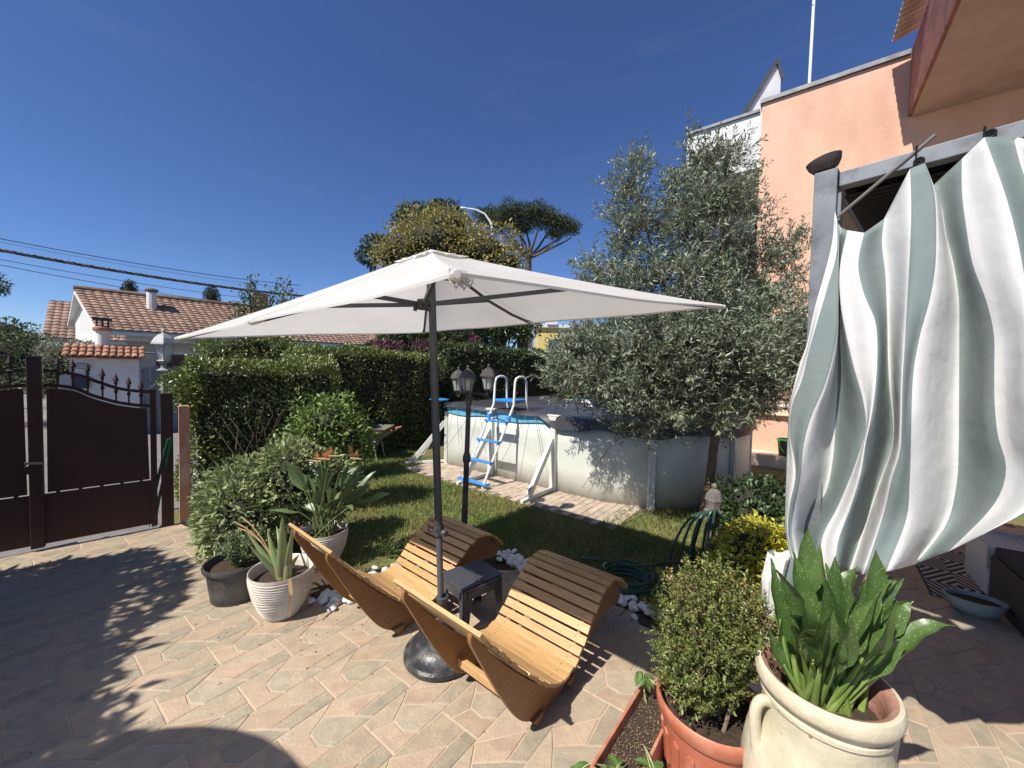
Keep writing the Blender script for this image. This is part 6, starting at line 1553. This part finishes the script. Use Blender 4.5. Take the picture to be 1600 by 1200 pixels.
# second house behind
rs2 = D(77, 470, 17.5)
h3 = thing('far_tiled_house', 'white house with brown tiled roof standing behind the gable at far left', 'house', (rs2.x, rs2.y, 0))
dn3 = hxn * 2.1 + Vector((0, 0, -1.75)); tiled_slope('roof', rs2, SD * 5, dn3, 12, 22, m_rtile, h3, .03); dn4 = Vector((-dn3.x, -dn3.y, dn3.z)); tiled_slope('roof', rs2, SD * 5, dn4, 6, 22, m_rtile, h3, .03)
mb = MB(); mb.prism([(-1.8, -.1), (1.8, -.1), (1.8, rs2.z - .2 - 1.8 * .83), (0, rs2.z - .2), (-1.8, rs2.z - .2 - 1.8 * .83)], Vector((rs2.x, rs2.y, 0)) + SD * .6, hxn, (0, 0, 1), SD * 4); mb.build('wall', m_white, h3)
mb = MB()
for d_ in (dn3, dn4): mb.prism([(0, 0), (1, 0), (1, 1), (0, 1)], rs2 - Vector((0, 0, .14)), SD * 5, d_ * .99, (0, 0, .09))
mb.build('soffit', m_white, h3)
# third roof seen under the parasol's edge
r3a = D(470, 519, 19.0)
h4 = thing('low_tiled_house', 'low house with orange tiled roof behind the hedge under the parasol', 'house', (r3a.x, r3a.y, 0))
hz = Vector((1, .12, 0)).normalized(); tiled_slope('roof', r3a + Vector((0, 0, .35)), hz * 4.7, Vector((.1, -.9, -.75)), 8, 26, m_rtile, h4, .03)
mb = MB(); mb.prism([(0.2, 0), (4.4, 0), (4.4, 2.5), (.2, 2.5)], Vector((r3a.x, r3a.y - .3, -.1)), hz, (-hz.y, hz.x, 0), (0, 0, r3a.z - .35)); mb.build('wall', m_white, h4)
# overhead cables
m_cab = mat('cable_black', (.03, .03, .032), rough=.6); m_cabg = mat('cable_grey', (.13, .13, .13), rough=.7)
def cable(label, p, q, r_, m, n=24, sagz=.15):
    a = D(*p); b = D(*q); pts = [a.lerp(b, k / n) - Vector((0, 0, sagz * 4 * (k / n) * (1 - k / n))) for k in range(n + 1)]
    mb = MB(); mb.tube(pts, r_, 6); o = mb.build('overhead_cable', m, base=(a + b) / 2, smooth=True); tag(o, label, 'cable', 'overhead cables above the street')
cable('thin overhead cable, topmost of the street cables', (-60, 361, 10), (470, 446, 17), .011, m_cab)
cable('thin overhead cable between the topmost one and the thick bundle', (-60, 366, 10.5), (470, 452, 17.5), .006, m_cabg)
cable('thin overhead cable just below the thick bundle', (-60, 394, 10), (470, 474, 17), .008, m_cab)
cable('thin overhead cable, lowest of the street cables', (-60, 402, 10), (440, 482, 17), .009, m_cab)
a0_, b0_ = (-60, 379, 10.2), (480, 463, 17.2)
bu = thing('cable_bundle', 'thick twisted overhead cable bundle crossing the sky at left', 'cable', (D(*a0_) + D(*b0_)) / 2)
for k in range(3):
    pts = []
    for j in range(181):
        f = j / 180; q = D(*a0_).lerp(D(*b0_), f) - Vector((0, 0, .15 * 4 * f * (1 - f))); an_ = f * 150 + k * 2.09; pts.append(q + Vector((0, math.cos(an_) * .03, math.sin(an_) * .03 + .0)))
    mb = MB(); mb.tube(pts, .026, 5); mb.build('strand', m_cabg if k else m_cab, bu, smooth=True)
# ================================================================== TREES BEYOND THE GARDEN
def tree(name, label, base, ells, n, L, W, m, seed, trunk_r=.12, cat='tree', group=None, mb_=None, coreK=0.0, shell=.55, lumpy=.25, ls=4.0, up=.2, rnd=.8, forkf=.45):
    base = Vector(base); t = thing(name, label, cat, base, group)
    rr = random.Random(seed); top = Vector(ells[0][0]); mbx_ = mb_ or m_bark
    fork = base.lerp(Vector((base.x * .5 + top.x * .5, base.y * .5 + top.y * .5, top.z)), forkf)
    mb = MB(); mb.tube([base - Vector((0, 0, .1)), base.lerp(fork, .5) + Vector((rr.uniform(-.1, .1), 0, 0)), fork], [trunk_r * 1.2, trunk_r, trunk_r * .8], 10)
    for c, r_ in ells:
        e = Vector(c); mb.tube([fork - Vector((0, 0, trunk_r)), fork.lerp(e, .5) + Vector((rr.uniform(-.2, .2), rr.uniform(-.2, .2), .1)), e, e + Vector((0, 0, r_[2] * .6))], [trunk_r * .55, trunk_r * .4, trunk_r * .2, .01], 7)
    mb.build('trunk', mbx_, t, smooth=True)
    if coreK: core('inner_growth', t, ells, coreK, _mats['shade_growth'], seed)
    blob_leaves('crown', t, ells, n, L, W, m, seed, shell=shell, lumpy=lumpy, ls=ls, up=up, rnd=rnd)
    return t
def E(u, v, y, rx, ry, rz): return (tuple(D(u, v, y)), (rx, ry, rz))
m_ytree = M_leaf('yellow_blossom_leaf', (0.50, 0.42, 0.14), (0.24, 0.23, 0.075), .35, .2, .6, sc=2.2)
b = D(700, 560, 14.5)
tree('blossoming_tree', 'broad tree with yellowish blossom rising behind the parasol top', (b.x, b.y, 0), [E(690, 380, 14.5, 1.7, 1.5, 1.15), E(640, 390, 14.5, 1.2, 1.2, .85), E(755, 395, 14.5, 1.4, 1.3, .9), E(700, 355, 14.8, 1.1, 1.1, .7), E(790, 412, 14.3, .8, .9, .6), E(610, 400, 14.6, .7, .9, .5), E(740, 470, 14.8, 1.8, 1.4, 1.6)], 15000, .15, .07, m_ytree, 41, .2, coreK=.6, ls=5, lumpy=.3)
m_dtree = M_leaf('dark_tree_leaf', (0.045, 0.07, 0.03), (0.075, 0.105, 0.045), .35, .15, .5)
b = D(590, 560, 16)
tree('dark_tree', 'dark green tree peeking out left of the yellow blossoming tree', (b.x, b.y, 0), [E(590, 385, 16, .55, .6, .45), E(578, 402, 16, .45, .5, .4), E(650, 345, 16.5, 1.0, .9, .6), E(690, 335, 16.5, 1.0, .8, .45)], 3600, .17, .08, m_dtree, 42, .15, ls=6)
m_pine = M_leaf('pine_needles', (0.045, 0.075, 0.032), (0.075, 0.105, 0.045), .35, .05, .6, sc=1.2)
b = D(828, 560, 30)
m_pbark = mat('pine_bark', (.12, .10, .085), (.075, .06, .05), 3, .9, bump=.5, bscale=6)
pine = thing('umbrella_pine', 'tall umbrella pine with flat dark crown behind the street lamp', 'tree', (b.x, b.y, 0))
mb = MB(); fk = D(826, 398, 30); rr = random.Random(5)
mb.tube([Vector((b.x, b.y, -.1)), D(826, 480, 30), fk], [.32, .27, .22], 10)
tips = [(790, 350), (805, 340), (822, 345), (842, 348), (860, 352), (880, 362), (893, 366), (775, 345), (812, 362), (868, 372)]
for (u, v) in tips:
    e = D(u, v + 6, 30 + rr.uniform(-2, 2)); mb.tube([fk - Vector((0, 0, .3)), fk.lerp(e, .45) + Vector((rr.uniform(-.2, .2), 0, -.25)), fk.lerp(e, .8) + Vector((0, 0, -.1)), e], [.12, .09, .07, .03], 7)
mb.build('trunk', m_pbark, pine, smooth=True)
ell = [E(778, 345, 30, 1.2, 1.4, .75), E(802, 333, 30, 1.3, 1.5, .65), E(832, 334, 30, 1.4, 1.6, .65), E(858, 344, 30, 1.2, 1.5, .62), E(880, 352, 30, 1.0, 1.3, .55), E(895, 358, 30, .55, .8, .45), E(815, 355, 30.5, 1.2, 1.2, .4), E(760, 338, 31, 1.0, 1.2, .6), E(868, 366, 30, .7, .8, .35)]
core('inner_growth', pine, ell, .62, _mats['shade_growth']); blob_leaves('crown', pine, ell, 11000, .26, .05, m_pine, 44, shell=.5, lumpy=.35, ls=7, up=.5, rnd=.8)
# dark growth between hedge and parasol, with bougainvillea
b = D(720, 575, 12.5)
for k, (u, v, lab, ee) in enumerate(((640, 545, 'dark leafy tree with ivy left of the parasol pole above the hedge', [E(640, 530, 12, .9, .7, .55), E(600, 548, 12, .6, .6, .3)]),
                                     (720, 540, 'dark leafy tree behind the lamp post above the hedge', [E(720, 525, 12.5, 1.0, .8, .75), E(690, 545, 12.3, .6, .6, .5)]),
                                     (790, 530, 'dark leafy tree with two trunks right of the lamp post beyond the hedge', [E(780, 515, 14, 1.1, .9, .6), E(820, 510, 14.5, .6, .7, .45), E(750, 540, 13.5, .6, .6, .7)]))):
    b = D(u, 575, ee[0][0][1]); tree('ivy_tree', lab, (b.x, b.y, 0), ee, 3200, .13, .07, m_hdark, 60 + k, .13, coreK=.5, group='dark trees beyond the hedge')
mb = MB(); q = D(778, 560, 14); mb.tube([Vector((q.x, q.y, -.1)), Vector((q.x + .1, q.y, 3.4))], [.26, .22], 10); q2 = D(816, 555, 14.6); mb.tube([Vector((q2.x, q2.y, -.1)), Vector((q2.x, q2.y, 3.6))], [.25, .2], 10); o = mb.build('trunks', m_pbark, bpy.data.objects['ivy_tree.002'], smooth=True)
m_boug = M_leaf('bougainvillea_bract', (0.34, 0.03, 0.20), (0.24, 0.02, 0.16), .35, .25, .5)
for k, (u, v, y, w, h_, lab) in enumerate(((672, 541, 10.8, .55, .16, 'pink bougainvillea on the hedge left of the parasol pole'), (608, 540, 10.6, .4, .12, 'small pink bougainvillea patch above the long hedge by the tiled roof'), (740, 545, 11.6, .25, .38, 'pink bougainvillea hanging behind the three lantern post'))):
    c = D(u, v, y); t = thing('bougainvillea', lab, 'flowering plant', (c.x, c.y, 0), 'bougainvillea patches'); el = [(tuple(c), (w, .3, h_))]
    stems('stems', t, (c.x, c.y, 0), [c + Vector((random.uniform(-w, w) * .7, 0, 0)) for _ in range(5)], .02, m_bark, .1, k)
    bo_ = blob_leaves('bracts', t, el, 420, .06, .05, m_boug, 70 + k, shell=.7, lumpy=.4, ls=9); bo_['kind'] = 'stuff'; blob_leaves('foliage', t, el, 420, .08, .045, m_hdark, 80 + k, shell=.8, lumpy=.3)
# left side trees across the street
m_ltree = M_leaf('street_tree_leaf', (0.085, 0.12, 0.05), (0.14, 0.175, 0.075), .35, .2, .5)
b = D(20, 590, 10.5)
tree('street_tree', 'round green tree at the far left behind the gate', (b.x, b.y, 0), [E(20, 560, 10.5, 1.0, .9, .75), E(-30, 560, 10.5, 1.1, .9, .85), E(50, 545, 11, .55, .6, .45), E(45, 590, 10.3, .8, .6, .5), E(15, 520, 11, .5, .5, .4), E(-10, 525, 11, .5, .5, .35)], 9000, .10, .05, m_ltree, 45, .14, coreK=.55, ls=5)
m_flow = M_leaf('pale_blossom_leaf', (0.30, 0.30, 0.22), (0.13, 0.16, 0.08), .4, .2, .5, sc=7)
b = D(85, 600, 9.6)
tree('oleander_bush', 'pale flowering bush left of the white entrance wall', (b.x, b.y, 0), [E(88, 575, 9.6, .42, .45, .6), E(100, 552, 9.9, .5, .45, .35), E(75, 600, 9.5, .35, .4, .4), E(125, 545, 10.3, .5, .4, .22)], 4200, .07, .035, m_flow, 46, .05, coreK=.55, ls=6, cat='shrub')
b = D(-30, 520, 14)
tree('conifer_branch_tree', 'dark tree showing one branch tip at the left picture edge', (b.x, b.y, 0), [E(-12, 446, 14, .45, .4, .3), E(-60, 440, 14, 1.0, .8, .7)], 2000, .16, .05, m_pine, 47, .18)
m_cyp = M_leaf('cypress_leaf', (0.03, 0.05, 0.028), (0.05, 0.07, 0.035), .3, .05, .6)
for (u, v, lab) in ((202, 462, 'dark cypress top behind the tiled roof ridge, left of the chimney'), (331, 470, 'dark cypress top behind the tiled roof, right of the chimney')):
    c = D(u, v, 24); b = Vector((c.x, c.y, 0)); tree('cypress', lab, b, [(tuple(c), (.40, .4, .95)), ((c.x, c.y, c.z - 1.6), (.5, .5, 1.4))], 2600, .14, .05, m_cyp, 48 + u, .12, coreK=.75, shell=.3, lumpy=.1, up=.9, rnd=.4, group='cypresses behind the tiled house')
# loose greenery between the gate hedge and the parasol
m_loose = M_leaf('loose_tree_leaf', (0.085, 0.125, 0.05), (0.14, 0.18, 0.075), .35, .22, .5)
b = D(390, 580, 8.2)
tree('loose_shrub_tree', 'loose dark green shrub rising behind the clipped hedge under the parasol corner', (b.x, b.y, 0), [E(385, 540, 8.2, .85, .6, .42), E(345, 556, 8.0, .45, .5, .35), E(440, 548, 8.5, .6, .5, .3)], 5200, .075, .04, m_hedge, 51, .06, coreK=.5, ls=7, lumpy=.35)
sp = thing('young_slender_tree', 'slender young tree with sparse upright shoots above the parasol corner', 'tree', (D(395, 580, 8.8).x, 8.8, 0))
tops = [D(u, v, 8.8 + random.uniform(-.2, .2)) for u, v in ((392, 428), (398, 440), (380, 455), (372, 470), (405, 462), (365, 480), (436, 432), (452, 440), (425, 455), (445, 452), (415, 470), (388, 445), (460, 462))]
stems('trunk', sp, (D(395, 580, 8.8).x, 8.8, 0), tops, .03, m_bark, .06, 9, 6)
P = []; b_ = np.array((D(395, 580, 8.8).x, 8.8, 0.0)); rg = np.random.default_rng(9)
for q in tops:
    f = rg.uniform(.80, 1.0, (70, 1)); P.append(b_ + (np.array(q) - b_) * f + rg.normal(0, .06, (70, 3)))
P = np.concatenate(P); leaves('crown', P, rg.normal(size=P.shape) + np.array([0, 0, .3]), .085, .045, m_loose, sp)
# street lamp
slp = thing('street_lamp', 'curved white street lamp rising behind the yellow blossoming tree', 'street lamp', (D(772, 560, 20).x, 20, 0))
m_slp = mat('galvanised_white', (.62, .63, .63), rough=.5)
pb_ = D(772, 560, 20); mb = MB(); mb.tube([Vector((pb_.x, 20, -.1)), D(771, 420, 20), D(770, 362, 20), D(766, 346, 20), D(757, 334, 20), D(744, 328, 20), D(730, 326, 20)], [.09, .07, .06, .055, .05, .05, .05], 10); mb.build('pole', m_slp, slp, smooth=True)
q = D(723, 326, 20); mb = MB(); mb.lathe([(0, -.09), (.09, -.07), (.12, 0), (.09, .06), (0, .08)], q, 12, sx=2.2, sy=1.0); mb.build('lamp_head', m_slp, slp, smooth=True)
mb = MB(); q = D(833, 560, 22); mb.tube([Vector((q.x, 22, -.1)), D(832, 496, 22)], .07, 8); mb.tube([D(832, 500, 22), D(845, 492, 22)], .04, 6); o = mb.build('utility_pole', m_slp, base=(q.x, 22, 0)); tag(o, 'thin white utility pole in front of the yellow building', 'pole')
mb = MB(); q = D(454, 545, 15); mb.tube([Vector((q.x, 15, -.1)), D(454, 519, 15), D(455, 468, 15)], .035, 8); o = mb.build('thin_pole', m_slp, base=(q.x, 15, 0)); tag(o, 'thin pale pole standing behind the hedge left of the parasol', 'pole')
# yellow building
yb = D(838, 545, 26)
y0 = thing('yellow_building', 'pale yellow building with white roof edge beyond the hedge', 'house', (yb.x, yb.y, 0))
zt = D(850, 512, 26).z
m_yel_w = mat('yellow_plaster', (.70, .56, .20), (.62, .5, .18), 1.2, .9)
mb = MB(); mb.box((yb.x + 2.3, 28, zt / 2), (4.4, 4, zt)); mb.build('wall', m_yel_w, y0)
mb = MB(); mb.box((yb.x + 2.3, 28, zt + .1), (4.8, 4.4, .196)); mb.build('roof_edge', m_white, y0)
for k in range(2):
    mb = MB(); mb.box((yb.x + 1.2 + k * 1.9, 25.99, zt - 1.3), (.8, .06, 1.1)); mb.build('window', mat('dim_glass', (.08, .09, .1), rough=.2), y0)
mb = MB(); q = D(862, 502, 26); mb.box(q, (.7, .6, .5)); mb.build('roof_box', m_white, y0)
# ================================================================== WHEELBARROW
wb = Vector((-2.62, 7.35, 0))
wo = thing('wheelbarrow', 'old green wheelbarrow with red grips parked by the long hedge', 'wheelbarrow', wb)
m_wb = mat('green_barrow_paint', (.10, .13, .09), (.16, .12, .08), 7, .6); m_grip = mat('red_grip', (.45, .10, .07), rough=.6)
h1 = D(611, 673, 7.3); h2 = D(626, 667, 7.6)
for i, hh in enumerate((h1, h2)):
    o_ = Vector((0, -.2 + .42 * i, 0)); st_ = wb + o_ + Vector((-.55, 0, .22))
    mb = MB(); mb.tube([st_, wb + o_ + Vector((.05, 0, .33)), hh - Vector((.04, 0, .015)), hh], .016, 8); hd = mb.build('handle', mat('worn_tube', (.42, .40, .36), rough=.5), wo, smooth=True)
    mb = MB(); mb.tube([hh - Vector((.12, 0, .035)), hh + Vector((.02, 0, .004))], .021, 8); mb.build('grip', m_grip, hd)
    mb = MB(); mb.tube([wb + o_ + Vector((.05, 0, .34)), wb + o_ + Vector((.12, 0, -.03))], .015, 8); mb.build('leg', hd.data.materials[0], wo)
mb = MB(); vs = [(-.45, -.18, .30), (.12, -.18, .34), (.12, .18, .34), (-.45, .18, .30), (-.65, -.3, .62), (.3, -.3, .60), (.3, .3, .60), (-.65, .3, .62)]
mb.add([wb + Vector(v) for v in vs], [(0, 1, 2, 3), (0, 1, 5, 4), (1, 2, 6, 5), (2, 3, 7, 6), (3, 0, 4, 7)]); ty = mb.build('tray', m_wb, wo); md = ty.modifiers.new('thick', 'SOLIDIFY'); md.thickness = .012
mb = MB(); mb.tube([wb + Vector((-.62 + .17 * math.cos(a), 0, .17 + .17 * math.sin(a))) for a in (2 * math.pi * k / 16 for k in range(17))], .035, 8); mb.tube([wb + Vector((-.62, -.05, .17)), wb + Vector((-.62, .05, .17))], .05, 8); mb.build('wheel', m_resin, wo, smooth=True)

# ================================================================== UNSEEN STAND-INS BESIDE THE CAMERA (added for the shade they cast)
hedge('standin_hedge', 'tall unseen stand-in hedge left of the camera, added to shade the tiles', (-3.10, .56), (-4.75, 2.35), 1.2, 2.3, 9000, .14, .055, m_hedge, 14, lumpy=.22)  # hedge is a stand-in, placed out of view for its leafy shadow

pr = thing('standin_parasol', 'round unseen stand-in parasol behind the camera, added to cast the curved shade', 'parasol', (-2.75, -.42, 0))  # parasol is a stand-in, placed out of view for its rounded shadow
c = Vector((-2.75, -.42, 2.30)); mb = MB(); mb.lathe([(1.02, -.30), (1.02, -.14), (.7, .0), (.35, .12), (.0, .22)], c, 40, cap=False); pc_ = mb.build('canopy', m_canvas, pr, smooth=True)
mb = MB(); mb.tube([Vector((c.x, c.y, .02)), c + Vector((0, 0, .24))], .022, 12); mb.build('pole', m_pole, pr)
mb = MB(); mb.lathe([(.24, 0), (.25, .03), (.2, .06), (.04, .09), (.03, .3)], (c.x, c.y, .001), 32); mb.build('base_weight', m_resin, pr, smooth=True)
for k in range(8):
    a = 2 * math.pi * k / 8; mb = MB(); mb.tube([c + Vector((0, 0, .2)), c + Vector((.7 * math.cos(a), .7 * math.sin(a), -.02)), c + Vector((1.0 * math.cos(a), 1.0 * math.sin(a), -.15))], .008, 6); mb.build('rib', m_pole, pr)

rg = np.random.default_rng(90); n = 150
fx = np.concatenate([rg.uniform(-3.0, 1.2, 60), rg.normal(-1.3, .35, 50), rg.normal(.9, .3, 40)]); fy = np.concatenate([rg.uniform(1.2, 3.4, 60), rg.normal(2.65, .22, 50), rg.normal(2.5, .3, 40)])
V, Fc = leaf_arrays(np.stack([fx, fy, np.full(n, .003)], 1), nrm(rg.normal(size=(n, 3)) * np.array([1, 1, .12])), nrm(rg.normal(size=(n, 3)) * .3 + np.array([0, 0, 1.0])), rg.uniform(.008, .028, n), rg.uniform(.003, .010, n), .2, 0)
fo = np_object('fallen_leaves', V, Fc, mat('fallen_leaf', (.16, .10, .05), (.28, .19, .09), 30, .9), base=(0, 0, 0)); tag(fo, 'small dry leaves and crumbs scattered over the terrace tiles', 'leaves', kind='stuff')
